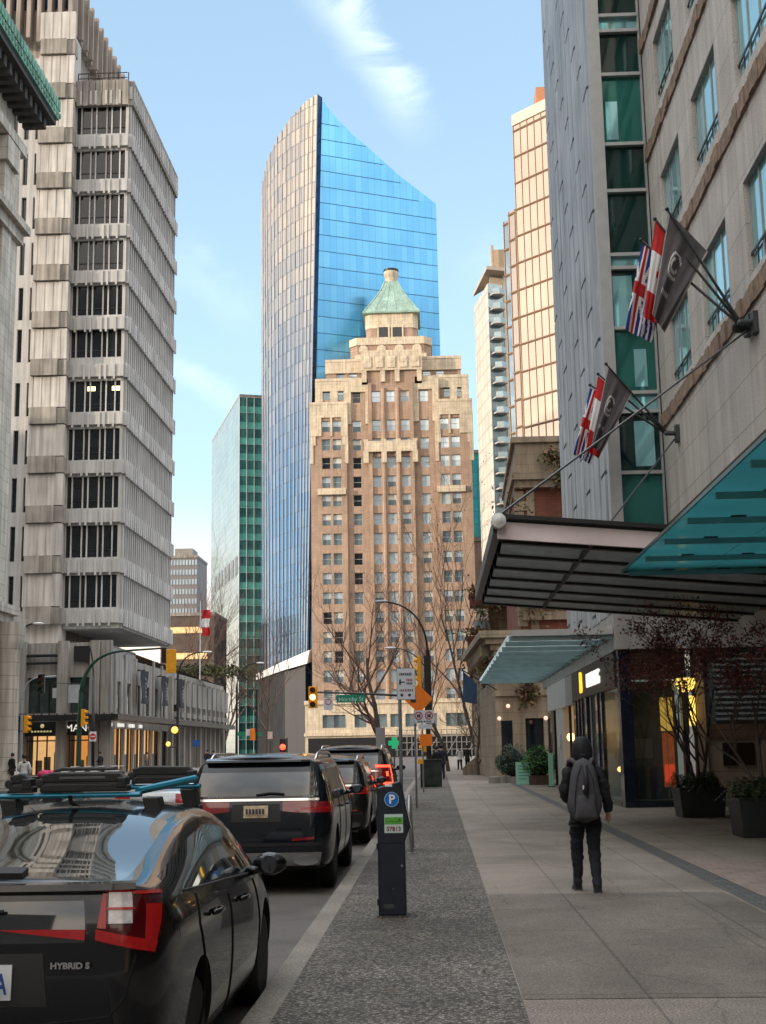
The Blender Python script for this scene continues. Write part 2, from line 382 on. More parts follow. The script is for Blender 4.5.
# ------------------------------------------------------------------ ground
M_asphalt = speckle(mat('asphalt', (.115, .103, .096), .8, var=.2, scale=.7, bump=.3, bscale=60), 70, .75, 1.3)
M_ground = mat('far_ground', (.12, .12, .115), .9, scale=.05)
M_agg = pebbles(mat('exposed_aggregate', (.165, .145, .125), .85, var=.2, scale=.9), 50, .32, 2.2)
M_walk = speckle(mat('brushed_concrete', (.262, .225, .187), .8, var=.13, scale=.8, bump=.15, bscale=60), 60, .62, 1.35)
mul_brick(M_walk, 'XY', 1.38, 3.1, .012, .6, (.93, .92, .9), 0)
M_walk2 = speckle(mat('older_concrete', (.168, .143, .119), .85, var=.16, scale=1.1, bump=.2, bscale=60), 60, .7, 1.25)
mul_brick(M_walk2, 'XY', 1.38, 3.1, .012, .6, (.96, .96, .96), 0)
stains(M_walk); stains(M_walk2, 3.1); stains(M_agg, 1.7, .05, .75, .3, False); stains(M_asphalt, 1.1, .06, .7, .25)
M_kerb = speckle(mat('kerb_concrete', (.24, .215, .185), .85, var=.2, scale=1.5, bump=.2, bscale=40), 50, .7, 1.2)
M_sett = mul_brick(mat('dark_setts', (.12, .115, .11), .75, var=.2, scale=6), 'XY', .18, .12, .012, .5, (.75, .75, .78))
M_pink = mul_brick(mat('pink_pavers', (.30, .22, .19), .8, var=.15, scale=3), 'XY', .3, .3, .008, .6, (.85, .88, .9))
M_pale = mul_brick(mat('pale_pavers', (.36, .36, .35), .75, var=.12, scale=3), 'XY', .6, .6, .008, .65)
M_paint = mat('road_paint', (.62, .6, .56), .7, var=.25, scale=6)

RZ = -.13      # road level
struct('ground', MB().quad((-3000,-3000,-.2), (3000,-3000,-.2), (3000,4000,-.2), (-3000,4000,-.2)), M_ground)
struct('road', MB().quad((-21,-80,RZ), (-1.25,-80,RZ), (-1.25,262,RZ), (-21,262,RZ)), M_asphalt)
struct('cross_road', MB().quad((-120,84,RZ+.004), (-21,84,RZ+.004), (-21,97,RZ+.004), (-120,97,RZ+.004)).quad((-160,234,RZ+.004), (160,234,RZ+.004), (160,252,RZ+.004), (-160,252,RZ+.004)), M_asphalt)
k = MB()
y = -60.
while y < 226:
    L = 3.0; k.box(-1.26, -1.075, y, y + L - .012, -.2, .002 + random.uniform(-.003, .003)); y += L
struct('kerb', k, M_kerb)
struct('left_kerb', MB().box(-21.15, -21, -80, 84, -.2, 0).box(-21.15, -21, 97, 232, -.2, 0), M_kerb)
struct('left_pavement', MB().quad((-40,-80,-.004), (-21.15,-80,-.004), (-21.15,84,-.004), (-40,84,-.004)).quad((-40,97,-.004), (-21.15,97,-.004), (-21.15,232,-.004), (-40,232,-.004)), M_walk)
struct('aggregate_strip', MB().quad((-1.075,-60,0), (.53,-60,0), (.53,226,0), (-1.075,226,0)), M_agg)
struct('pavement', MB().quad((.53,-60,0), (60,-60,0), (60,226,0), (.53,226,0)), M_walk)
struct('older_paving', MB().quad((.536,9.15,.004), (2.62,9.15,.004), (2.62,15.4,.004), (.536,15.4,.004)).quad((2.63,9.15,.004), (3.2,9.15,.004), (3.2,15.4,.004), (2.63,15.4,.004)), M_walk2)
struct('sett_band', MB().quad((3.25,4,.004), (3.52,4,.004), (3.52,62,.004), (3.25,62,.004)), M_sett)
struct('pink_paving', MB().quad((3.53,4,.004), (7.9,4,.004), (7.9,19.6,.004), (3.53,19.6,.004)), M_pink)
struct('pale_paving', MB().quad((4.6,4,.008), (7.9,4,.008), (7.9,18.4,.008), (4.6,18.4,.008)), M_pale)
lm = MB()
for y in range(34, 80, 9): lm.quad((-11.1,y,RZ+.004), (-10.98,y,RZ+.004), (-10.98,y+3,RZ+.004), (-11.1,y+3,RZ+.004))
for y in range(-20, 80, 9): lm.quad((-7.6,y,RZ+.004), (-7.48,y,RZ+.004), (-7.48,y+3,RZ+.004), (-7.6,y+3,RZ+.004))
for y in range(20, 76, 6): lm.quad((-3.62,y,RZ+.004), (-3.52,y,RZ+.004), (-3.52,y+.6,RZ+.004), (-3.62,y+.6,RZ+.004))
lm.quad((-11,79,RZ+.004), (-1.4,79,RZ+.004), (-1.4,79.5,RZ+.004), (-11,79.5,RZ+.004))
struct('road_marking', lm, M_paint)
# ------------------------------------------------------------------ shared building materials
M_brick = mul_brick(mat('buff_brick', (.42, .30, .225), .85, var=.14, scale=.35, streak=.18), 'SZ', .9, .32, .03, .78, (.86, .84, .82))
M_cream = mul_brick(mat('cream_terracotta', (.66, .56, .42), .7, var=.14, scale=.8, streak=.25), 'SZ', 1.2, .8, .03, .72)
M_frame_w = mat('pale_window_frame', (.5, .5, .47), .6, var=.05)
M_gl_sky = mat('sky_glass', (.58, .70, .78), .08, metal=.35, var=.15, scale=.2)
M_gl_mid = mat('grey_glass', (.24, .32, .36), .06, metal=.5, var=.25, scale=.3)
M_gl_dark = mat('dark_glass', (.012, .017, .022), .05, var=.3, scale=.5, spec=.7)
M_blind = mat('window_blind', (.55, .56, .52), .7, var=.1)
M_dark = mat('dark_metal', (.012, .013, .015), .45, var=.1)
M_blackp = mat('black_paint_metal', (.016, .018, .018), .4, var=.2, scale=4)
M_copper = mat('green_copper', (.16, .34, .27), .75, var=.3, scale=.6, streak=.3)
M_conc = mat('weathered_concrete', (.44, .44, .435), .88, var=.12, scale=.35, streak=.2, bump=.15, bscale=8)
M_conc2 = mat('ribbed_concrete', (.50, .50, .50), .88, var=.12, scale=.5, streak=.3)
M_concd = mat('stained_concrete', (.29, .27, .24), .9, var=.22, scale=.6, streak=.4)
M_lit = mat('lit_shop_interior', (.5, .22, .06), .6, var=.5, scale=1.1, emit=(1., .42, .09), estr=.26)
M_litw = mat('lit_shop_window', (.6, .4, .2), .6, var=.5, scale=1.4, emit=(1., .6, .25), estr=.32)
M_stone = mul_brick(mat('pale_limestone', (.52, .48, .42), .85, var=.14, scale=.5, streak=.35), 'YZ', 1.6, .75, .025, .62)
M_white = mat('white_paint', (.75, .75, .73), .5, var=.06)

def win_mesh(w, h, kind):
    """double-hung sash: frame, meeting rail, glass; local x along the wall, outward is -y"""
    b = MB(); t = .09
    b.box(-w/2, w/2, -.04, .06, -.06, .03, 0)
    b.box(-w/2, -w/2+t, 0, .07, .03, h, 0).box(w/2-t, w/2, 0, .07, .03, h, 0).box(-w/2+t, w/2-t, 0, .07, h-t, h, 0).box(-w/2+t, w/2-t, .0, .06, h*.48, h*.48+.07, 0)
    g = {'sky': (1, 1), 'mid': (1, 2), 'dark': (3, 3), 'blind': (4, 3), 'grey': (2, 2), 'half': (4, 2)}[kind]
    b.quad((-w/2+t,.03,.03), (w/2-t,.03,.03), (w/2-t,.05,h*.48), (-w/2+t,.05,h*.48), g[1])
    b.quad((-w/2+t,.02,h*.5), (w/2-t,.02,h*.5), (w/2-t,.045,h-t), (-w/2+t,.045,h-t), g[0])
    return to_mesh('window', b, [M_frame_w, M_gl_sky, M_gl_mid, M_gl_dark, M_blind])

# ------------------------------------------------------------------ art-deco brick tower at the end of the street
def build_deco():
    Y0 = 270.
    T = thing('brick_tower', 'stepped buff brick tower with cream crown and green pyramid roof at the street end', 'building', (-8.5, Y0, 0))
    X = lambda px, py=430: aty(px, py, Y0).x
    Z = lambda py, px=392, Y=Y0: aty(px, py, Y).z
    brick, cream, back = MB(), MB(), MB()
    colsx = [X(p, 518) for p in (326.8, 337.8, 357.9, 378, 392.6, 407.2, 426.6, 446.7, 457.7)]
    rows = [721, 695, 675.5, 656, 636.6, 617, 597.2, 577.6, 558, 538.2, 518.5, 499.5, 481, 462, 443.5, 425, 396, 376.5]
    zr = [Z(p) for p in rows]
    ww, wh = 1.85, 2.45
    strips = [(311, 347, 269.7, 405, [0, 1], 16), (347, 369, 270.35, 381, [2], 17), (369, 414.5, 270.0, 352, [3, 4, 5], 18),
              (414.5, 436, 270.35, 378.5, [6], 17), (436, 472, 269.7, 401.5, [7, 8], 16)]
    wins = []
    for i, (a, b, Y, top, cols, nr) in enumerate(strips):
        xa, xb = X(a, 470), X(b, 470); zt = Z(top, (a+b)/2)
        holes = []
        for c in cols:
            for r in range(nr):
                z = zr[r]
                holes.append((colsx[c]-ww/2-xa, colsx[c]+ww/2-xa, z-wh/2, z+wh/2)); wins.append((colsx[c], Y+.35, z-wh/2, c, r))
        brick.facade((xa, Y, 0), (1,0,0), (0,-1,0), xb-xa, zt, holes, .42)
        for xs in (xa, xb): brick.quad((xs, Y, 0), (xs, 285, 0), (xs, 285, zt), (xs, Y, zt))
        brick.quad((xa, Y, zt), (xb, Y, zt), (xb, 285, zt), (xa, 285, zt))
        # shallow brick piers between the window columns
        for c0, c1 in zip(cols[:-1], cols[1:]):
            xm = (colsx[c0]+colsx[c1])/2; hw = (colsx[c1]-colsx[c0]-ww)/2 - .12
            if len(cols) == 3: brick.prism([(xm-hw, Y), (xm-.18, Y-.45), (xm+.18, Y-.45), (xm+hw, Y)], 10, zt-8)
        if len(cols) == 3:
            for xm in (xa+.4, xb-.4): brick.box(xm-.4, xm+.4, Y-.5, Y, 10, zt-7)
    # stepped shoulders behind the front wings
    def tier(a, b, Y, p_bot, p_top, wcols, wrow_px, mb=brick, cr=None):
        xa, xb = X(a, p_top+10), X(b, p_top+10); z0, z1 = Z(p_bot, (a+b)/2, Y)-.5, Z(p_top, (a+b)/2, Y)
        holes = []
        for c in wcols:
            z = Z(wrow_px, c, Y); xc = X(c, wrow_px)*Y/Y0
            holes.append((xc-ww/2-xa, xc+ww/2-xa, z-wh/2-z0, z+wh/2-z0)); wins.append((xc, Y+.35, z-wh/2, -1, 0))
        mb.facade((xa, Y, z0), (1,0,0), (0,-1,0), xb-xa, z1-z0, holes, .42)
        for xs in (xa, xb): mb.quad((xs, Y, z0), (xs, 286, z0), (xs, 286, z1), (xs, Y, z1))
        mb.quad((xa, Y, z1), (xb, Y, z1), (xb, 286, z1), (xa, 286, z1))
        return xa, xb, z0, z1
    def crown(xa, xb, Y, z1, h, teeth, mi=0, jag=1.6):
        """cream terracotta coping with a jagged lower edge running down between the windows"""
        cream.box(xa-.15, xb+.15, Y-.3, Y-.003, z1-h, z1+.35)
        for t in teeth:
            cream.prism([(t-.75, Y-.26), (t+.75, Y-.26), (t+.75, Y-.004), (t-.75, Y-.004)], z1-h-jag, z1-h+.05)
            cream.prism([(t-.42, Y-.24), (t+.42, Y-.24), (t+.42, Y-.004), (t-.42, Y-.004)], z1-h-jag*1.9, z1-h-jag+.05)
    def coping(xa, xb, Y, z1, h):
        cream.box(xa-.2, xb+.2, Y-.35, Y+.5, z1-.1, z1+.5); cream.box(xa-.2, xb+.2, Y-.28, Y-.003, z1-h, z1)
    # wings
    for (a, b, top, cols) in ((311, 347, 405, (0, 1)), (436, 472, 401.5, (7, 8))):
        xa, xb = X(a, 430), X(b, 430); z1 = Z(top, (a+b)/2); cc = [colsx[c] for c in cols]
        coping(xa, xb, 269.7, z1, 2.9)
        zw = zr[15]
        for x0, x1 in ((xa-.16, cc[0]-ww/2-.05), (cc[0]+ww/2+.05, cc[1]-ww/2-.05), (cc[1]+ww/2+.05, xb+.16)):
            cream.box(x0, x1, 269.43, 269.697, zw-2.2, z1-2.85)
        for x0, x1, zz in ((xa-.2, xa+1.0, 9), (xb-1.0, xb+.2, 9), (xa-.24, xa+.5, 13), (xb-.5, xb+.24, 13)): cream.box(x0, x1, 269.47 + zz*.003, 269.699, z1-zz, z1-2.86)
        # small balcony band half way up
        zb = (zr[11]+zr[12])/2
        cream.box(cc[0]-ww/2-.9, cc[1]+ww/2+.9, 269.1, 269.69, zb-.75, zb+.55)
    # second and third shoulders
    for (a, b, wl, top, wrow, wc) in ((315.5, 369, 347, 381, 394.5, (327, 340)), (414.5, 468, 436, 377.5, 391, (448, 459))):
        xa, xb, z0, z1 = tier(a, b, 271.4, 405, top, wc, wrow)
        coping(xa, xb, 271.4, z1, 2.3)
        for t in (xa+.6, (X(wc[0], 393)+X(wc[1], 393))/2, xb-.6, X(wl, 393)): cream.box(t-.8, t+.8, 271.13, 271.397, z1-5.6, z1-2.2)
    for xx, zt in ((X(347.6, 400), Z(381, 358)), (X(368.4, 400), Z(381, 358)), (X(415.2, 400), Z(378, 425)), (X(435.4, 400), Z(378, 425))): cream.box(xx-.7, xx+.7, 270.03, 270.33, zt-9.5, zt)
    cream.box(X(347.6, 400), X(368.4, 400), 270.02, 270.345, Z(381, 358)-2.4, Z(381, 358)+.4); cream.box(X(415.2, 400), X(435.4, 400), 270.02, 270.345, Z(378, 425)-2.4, Z(378, 425)+.4)
    for (a, b, top, wrow, wc) in ((325, 366, 362, 376, (340.5, 353)), (419, 461, 358.5, 373, (426.5, 440))):
        xa, xb, z0, z1 = tier(a, b, 273.2, 382, top, wc, wrow)
        coping(xa, xb, 273.2, z1, 2.6)
    # centre bay crown
    xa, xb = X(361.5, 362), X(421.5, 362); z1 = Z(352)
    brick.box(xa, xb, 270.02, 284, Z(384), z1-.05)
    cream.box(xa-.1, xb+.1, 269.45, 270.0, Z(370.5), z1+.3)
    for t in [xa+.55] + [(colsx[3]+colsx[4])/2, (colsx[4]+colsx[5])/2] + [xb-.55]: cream.box(t-.5, t+.5, 269.5, 269.99, Z(382), Z(370)); 
    for k in range(5):      # raised ornament panels
        x = xa + (xb-xa)*(k+.5)/5; cream.box(x-.8, x+.8, 269.25, 269.46, Z(368), Z(357)); cream.lathe((x, 269.25, Z(360)), [(.0,-.12),(.6,-.06),(.75,.0)], 10, axis='Y')
    # cream band low in the centre bay
    xa, xb = X(364.5, 450), X(417, 450)
    cream.box(xa, xb, 269.15, 269.52, Z(452), Z(441.5))
    for t in [xa+.35] + [(colsx[3]+colsx[4])/2, (colsx[4]+colsx[5])/2] + [xb-.35]: cream.box(t-.55, t+.55, 269.18, 269.515, Z(463), Z(451)); cream.box(t-.5, t+.5, 269.16, 269.5, Z(442), Z(439.5))
    # upper stages
    def stage(a, b, Y, p0, p1, cr):
        xa, xb = aty(a, (p0+p1)/2, Y).x, aty(b, (p0+p1)/2, Y).x; z0, z1 = aty((a+b)/2, p0, Y).z-1, aty((a+b)/2, p1, Y).z
        c = (xb-xa)*.09; d = xb-xa
        poly = [(xa+c, Y), (xb-c, Y), (xb, Y+c), (xb, Y+d-c), (xb-c, Y+d), (xa+c, Y+d), (xa, Y+d-c), (xa, Y+c)]
        brick.prism(poly, z0, z1)
        q = [((x-(xa+xb)/2)*1.025+(xa+xb)/2, (y-(Y+d/2))*1.025+Y+d/2) for x, y in poly]
        cream.prism(q, z1-cr, z1+.3)
        return xa, xb, z0, z1
    xa, xb, z0, z1 = stage(350, 431, 274.2, 356, 338.5, 1.4)
    for k in range(4):
        x = xa + (xb-xa)*(.17+.22*k); cream.lathe((x, 274.0, z1-2.4), [(.0,-.1),(.9,-.05),(1.1,.25)], 12, axis='Y', sq=1)
    cream.box(xa+1.0, xb-1.0, 273.85, 274.15, z1-4.6, z1-3.6)
    xa2, xb2, z02, z12 = stage(365.8, 417, 277.2, 340, 313.5, 3.4)
    lant = []
    for px in (383.5, 397.3):
        x = aty(px, 333, 277.2).x; zb, zt = aty(px, 339.5, 277.2).z, aty(px, 327.5, 277.2).z
        lant.append((x, zb, zt))
        cream.box(x-1.35, x-1.05, 276.85, 277.19, zb-.4, zt+.6); cream.box(x+1.05, x+1.35, 276.85, 277.19, zb-.4, zt+.6); cream.box(x-1.05, x+1.05, 276.85, 277.19, zt, zt+.6)
    w = part('wall', brick, M_brick, T, world=True)
    part('terracotta_trim', cream, M_cream, w, world=True)
    for x, zb, zt in lant:
        part('lantern_window', MB().box(x-1.04, x+1.04, 277.0, 277.19, zb-.4, zt-.01), M_gl_dark, w, world=True)
    # roof: flared copper pyramid with a chimney-like finial
    cxm, cym = (xa2+xb2)/2, 277.2+(xb2-xa2)/2; R0 = (xb2-xa2)/2+.5
    rf = MB(); prof = [(R0, aty(391, 312, 277.2).z), (R0*.62, aty(391, 300, 280).z), (R0*.38, aty(391, 291, 281.5).z), (R0*.235, aty(391, 282, 282).z)]
    for (r0, h0), (r1, h1) in zip(prof[:-1], prof[1:]):
        for k in range(4):
            a0, a1 = pi/4 + k*pi/2, pi/4 + (k+1)*pi/2; s2 = sqrt(2)
            P = lambda r, a, h: (cxm + r*s2*cos(a), cym + r*s2*sin(a), h)
            rf.quad(P(r0, a0, h0), P(r0, a1, h0), P(r1, a1, h1), P(r1, a0, h1))
            for q in range(1, 5):
                t = q/5; A = Vector(P(r0, a0, h0)).lerp(Vector(P(r0, a1, h0)), t); B = Vector(P(r1, a0, h1)).lerp(Vector(P(r1, a1, h1)), t); rf.tube([A, B], .09, 4)
            rf.tube([P(r0, a0, h0), P(r1, a0, h1)], .16, 5)
        
    rf.box(cxm-R0-.2, cxm+R0+.2, cym-R0-.2, cym+R0+.2, prof[0][1]-.35, prof[0][1])
    r = part('roof', rf, mat('pale_roof_copper', (.27, .40, .34), .75, var=.25, scale=.4, streak=.3), T, world=True)
    fz = prof[-1][1]; ft = aty(391, 271, 282).z
    part('finial', MB().lathe((cxm, cym, 0), [(R0*.24, fz-.3), (R0*.235, ft-1.2), (R0*.27, ft-.9), (R0*.27, ft)], 16), M_cream, r, smooth=40, world=True)
    part('finial_cap', MB().lathe((cxm, cym, 0), [(R0*.28, ft+.003), (R0*.28, ft+.5)], 16), M_dark, r, world=True)
    # windows: one mesh per look, 100 as parts, the rest as one
    kinds = ['sky', 'mid', 'dark', 'blind', 'grey', 'half']
    protos = {k: win_mesh(ww, wh, k) for k in kinds}
    rest = MB(); n = 0
    order = sorted(range(len(wins)), key=lambda i: (wins[i][3] in (0, 1, 7, 8), i))
    for i in order:
        x, y, z, c, r_ = wins[i]
        rr = random.random()
        if c in (3, 4, 5) or c == 6: k = 'sky' if rr < .72 else ('half' if rr < .85 else 'mid')
        elif c in (0, 1, 2): k = 'grey' if rr < .35 else ('dark' if rr < .6 else ('mid' if rr < .8 else 'half'))
        else: k = 'sky' if rr < .35 else ('mid' if rr < .6 else ('half' if rr < .8 else 'grey'))
        if n < 99: inst('window', protos[k], T, (x, y, z)); n += 1
        else:
            me = protos[k]; o = len(rest.v)
            rest.v += [v.co + Vector((x, y, z)) for v in me.vertices]
            for p in me.polygons: rest.f.append([q + o for q in p.vertices]); rest.m.append(p.material_index)
    rw = part('window', rest, [M_frame_w, M_gl_sky, M_gl_mid, M_gl_dark, M_blind], T, world=True); rw['kind'] = 'stuff'
    # stone base with an arched entrance, and the shop level
    base = MB(); xa, xb = X(306.5, 720)-.2, X(471, 720)+.2
    zb = Z(701)
    holes = []
    for c in range(9): holes.append((colsx[c]-1.2-xa, colsx[c]+1.2-xa, Z(727), Z(714)))
    base.facade((xa, 269.2, 0), (1,0,0), (0,-1,0), xb-xa, zb, holes, .5)
    base.quad((xa, 269.2, zb), (xb, 269.2, zb), (xb, 269.9, zb), (xa, 269.9, zb)); base.quad((xa, 269.2, 0), (xa, 272, 0), (xa, 272, zb), (xa, 269.2, zb))
    base.box(xa-.2, xb+.2, 268.8, 269.19, Z(735), Z(732)); base.box(xa-.2, xb+.2, 268.9, 269.19, zb-.5, zb+.3)
    part('stone_base', base, M_cream, T, world=True)
    part('base_glazing', MB().quad((xa, 269.65, 4), (xb, 269.65, 4), (xb, 269.65, zb-.4), (xa, 269.65, zb-.4)), M_gl_mid, T, world=True)
build_deco()

# scaffold covering its ground floor
def build_scaffold():
    T = thing('scaffold', 'dark hoarding with pale scaffold tubes along the foot of the brick tower', 'scaffold', (0, 264, 0))
    bx = MB().box(-26, 9, 266, 266.3, 0, aty(392, 737, 266).z); part('hoarding', bx, M_dark, T, world=True)
    b = MB()
    for i in range(18):
        x = -8 + i*1.0*17/17; b.cyl((x, 265.4, 0), (x, 265.4, 5.2), .09, n=6)
    for z in (1.2, 2.6, 4.0, 5.1): b.cyl((-8.4, 265.4, z), (9.4, 265.4, z), .08, n=6)
    for i in range(4): b.cyl((-6+i*4, 265.35, .3), (-3+i*4, 265.35, 4.9), .07, n=6)
    part_each('tube', b, mat('scaffold_grey', (.22, .22, .22), .5), T, world=True)
build_scaffold()

# ------------------------------------------------------------------ curved blue glass tower
def onplane(px, py, P, Q):
    P, Q = Vector((*P, 0)), Vector((*Q, 0)); n = (Q-P).cross(Vector((0,0,1))); d = ray(px, py); return CAMP + d * ((P - CAMP).dot(n) / d.dot(n))
def build_blue():
    Mb = mul_brick(mat('blue_curtain_glass', (.15, .47, .80), .2, metal=.72, var=.12, scale=.06), 'XZ', 1.5, 4.0, .04, .6, (.78, .86, .95), 0)
    Mg = mat('bronze_glass_painted_reflection', (.5, .5, .5), .16, metal=.6, var=.08, scale=.3)
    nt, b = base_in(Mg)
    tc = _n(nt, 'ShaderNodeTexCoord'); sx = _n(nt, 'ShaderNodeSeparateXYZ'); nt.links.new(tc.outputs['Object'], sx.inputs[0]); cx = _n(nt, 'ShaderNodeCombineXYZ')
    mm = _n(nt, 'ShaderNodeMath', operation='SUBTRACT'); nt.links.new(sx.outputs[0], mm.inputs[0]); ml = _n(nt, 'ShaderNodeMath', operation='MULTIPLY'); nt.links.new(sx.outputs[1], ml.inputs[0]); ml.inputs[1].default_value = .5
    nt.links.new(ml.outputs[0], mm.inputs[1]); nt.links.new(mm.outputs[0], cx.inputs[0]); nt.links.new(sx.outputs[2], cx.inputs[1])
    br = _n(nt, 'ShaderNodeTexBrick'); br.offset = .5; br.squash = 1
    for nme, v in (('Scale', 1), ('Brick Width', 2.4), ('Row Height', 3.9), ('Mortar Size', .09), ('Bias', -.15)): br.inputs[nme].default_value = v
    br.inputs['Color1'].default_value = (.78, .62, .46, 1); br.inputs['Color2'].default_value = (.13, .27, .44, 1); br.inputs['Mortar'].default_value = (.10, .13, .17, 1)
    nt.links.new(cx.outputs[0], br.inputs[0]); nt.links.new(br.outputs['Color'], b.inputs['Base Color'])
    bz = _n(nt, 'ShaderNodeMapRange'); bz.inputs[1].default_value = 50; bz.inputs[2].default_value = 125; bz.inputs[3].default_value = .62; bz.inputs[4].default_value = -.15; nt.links.new(sx.outputs[2], bz.inputs[0]); nt.links.new(bz.outputs[0], br.inputs['Bias'])  # more gold higher up: a warm reflection painted into the panels
    for sock, lo_, hi_ in (('Color1', (.34, .42, .50, 1), (.78, .62, .46, 1)), ('Color2', (.10, .24, .42, 1), (.50, .44, .40, 1))):  # panel tones fade from blue to gold upward, painted as reflected glow
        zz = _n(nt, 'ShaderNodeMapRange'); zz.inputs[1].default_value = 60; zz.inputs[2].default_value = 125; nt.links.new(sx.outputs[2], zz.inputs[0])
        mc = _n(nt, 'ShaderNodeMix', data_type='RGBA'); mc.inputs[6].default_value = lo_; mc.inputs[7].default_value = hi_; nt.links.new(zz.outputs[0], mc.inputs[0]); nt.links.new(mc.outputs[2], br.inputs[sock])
    Mn = mat('navy_glass', (.012, .03, .07), .12, metal=.7, var=.1)
    P0, P1 = (aty(306, 690, 285).x, 285.), (aty(450, 690, 299).x, 299.)
    T = thing('glass_tower', 'tall curved blue glass tower with sloping pointed top behind the brick tower', 'building', (P0[0], 285, 0))
    # camera-facing blue facade
    top = [(320.5, 97), (330, 110.5), (339, 121), (352, 134), (366, 145.5), (383, 161), (400.6, 176.5), (418, 190), (436, 204)]
    tp = [onplane(px, py, (P0[0], P0[1]), (P1[0], P1[1])) for px, py in top]
    n = len(top)-1; bp = [Vector((P0[0] + (P1[0]-P0[0])*i/n, P0[1] + (P1[1]-P0[1])*i/n, 0)) for i in range(n+1)]
    g = MB(); m = 24
    for i in range(n):
        for j in range(m):
            f = lambda q, t: bp[q].lerp(tp[q], t)
            g.quad(f(i, j/m), f(i+1, j/m), f(i+1, (j+1)/m), f(i, (j+1)/m))
    part('blue_facade', g, Mb, T, world=True, smooth=True)
    fins = MB()
    nrm = Vector((P1[1]-P0[1], -(P1[0]-P0[0]), 0)).normalized()
    for k in range(1, 40):           # thin floor lines
        z = 8 + k*4.0
        # intersect with the slanted sides
        A = bp[0].lerp(tp[0], z/tp[0].z)
        pts = []
        for i in range(n+1):
            if tp[i].z >= z: pts.append(bp[i].lerp(tp[i], z/tp[i].z))
        if len(pts) >= 2: fins.tube([p + nrm*.05 for p in pts], .06, 4)
    part('floor_line', fins, mat('blue_floor_line', (.02, .09, .2), .3), T, world=True)
    # curved left facade
    lt = [(317.5, 94), (305, 102), (291, 117.6), (277.6, 137), (267, 161), (261, 190)]; lb = [305, 298.5, 290, 280, 270, 261]; Ys = [285, 287.5, 291.5, 297, 305, 318]
    tpl = [aty(px, py, Y) for (px, py), Y in zip(lt, Ys)]; bpl = [aty(px, 690, Y) for px, Y in zip(lb, Ys)]
    for p in bpl: p.z = 0
    g2 = MB()
    for i in range(5):
        for j in range(m):
            f = lambda q, t: bpl[q].lerp(tpl[q], t)
            g2.quad(f(i, j/m), f(i+1, j/m), f(i+1, (j+1)/m), f(i, (j+1)/m))
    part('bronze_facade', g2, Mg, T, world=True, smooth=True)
    mf = MB()
    for i in range(5):
        for s in (0, .33, .66):
            A = bpl[i].lerp(bpl[i+1], s); B = tpl[i].lerp(tpl[i+1], s); d = (bpl[i+1]-bpl[i]); nn = Vector((d.y, -d.x, 0)).normalized()
            if nn.y > 0: nn = -nn
            mf.tube([A+nn*.1, B+nn*.1], .13, 4)
    part('mullion', mf, mat('bronze_fin', (.42, .40, .38), .3, metal=.7, var=.1), T, world=True)
    # dark glass edge where the two facades meet
    e = MB(); a0, a1 = bpl[0], tpl[0]; b0, b1 = bp[0], tp[0]
    e.quad(a0, b0 + nrm*.25, b1 + nrm*.25, a1); e.quad(b0 + nrm*.25, b0 + Vector((.4, .18, 0)), b1 + Vector((.4, .18, 0)), b1 + nrm*.25)
    part('edge_glazing', e, Mn, T, world=True)
    bk = MB(); Rb = [bp[n], tp[n], Vector((tp[n].x-4, 330, tp[n].z)), Vector((bp[n].x-4, 330, 0))]; bk.quad(*Rb)
    Lb = [bpl[5], tpl[5], Vector((tpl[5].x+4, 335, tpl[5].z)), Vector((bpl[5].x+4, 335, 0))]; bk.quad(*Lb); bk.quad(Rb[3], Rb[2], Lb[2], Lb[3])
    c = Vector((-20, 312, tp[0].z*.86))
    ring = tp + [Rb[2], Lb[2]] + tpl[::-1]
    for i in range(len(ring)): bk.add([ring[i], ring[(i+1) % len(ring)], c], [(0, 1, 2)])
    part('rear_wall', bk, mat('dark_rear_wall', (.02, .05, .09), .5), T, world=True)
    # dark street-level base with a folded white soffit
    Md = mul_brick(mat('charcoal_cladding', (.03, .031, .034), .5, var=.2, scale=.4), 'XZ', .55, 30, .05, .55, offset=0)
    q0, q1, q2 = aty(305.5, 700, 279), aty(285, 700, 283), aty(258.5, 700, 300)
    zt = lambda px, py, Y: aty(px, py, Y).z
    base = MB().prism([(q0.x, 279), (q0.x, 284.6), (q2.x+3, 302), (q2.x, 300), (q1.x, 283)], 0, [zt(305.5, 660, 279), zt(305, 662, 284), zt(262, 675, 302), zt(258.5, 676, 300), zt(285, 668, 283)])
    part('base', base, Md, T, world=True)
    pts = [(309.5, 650, 277.5), (284, 661, 281.5), (256, 674, 299)]; lo = [(307, 663.5, 277.6), (284, 670, 281.6), (256, 680, 299.1)]
    A = [aty(*p) for p in pts]; B = [aty(*p) for p in lo]; s = MB()
    for i in range(2):
        s.quad(A[i], A[i+1], B[i+1], B[i]); off = Vector((1.2, 5.5, 1.0)); s.quad(A[i], A[i+1], A[i+1]+off, A[i]+off); s.quad(B[i], B[i+1], B[i+1]+off, B[i]+off)
    s.quad(A[0], B[0], B[0]+Vector((1.2,5.5,1.0)), A[0]+Vector((1.2,5.5,1.0)))
    part('folded_canopy', s, mat('white_cladding', (.72, .73, .74), .5, var=.06), T, world=True)
build_blue()

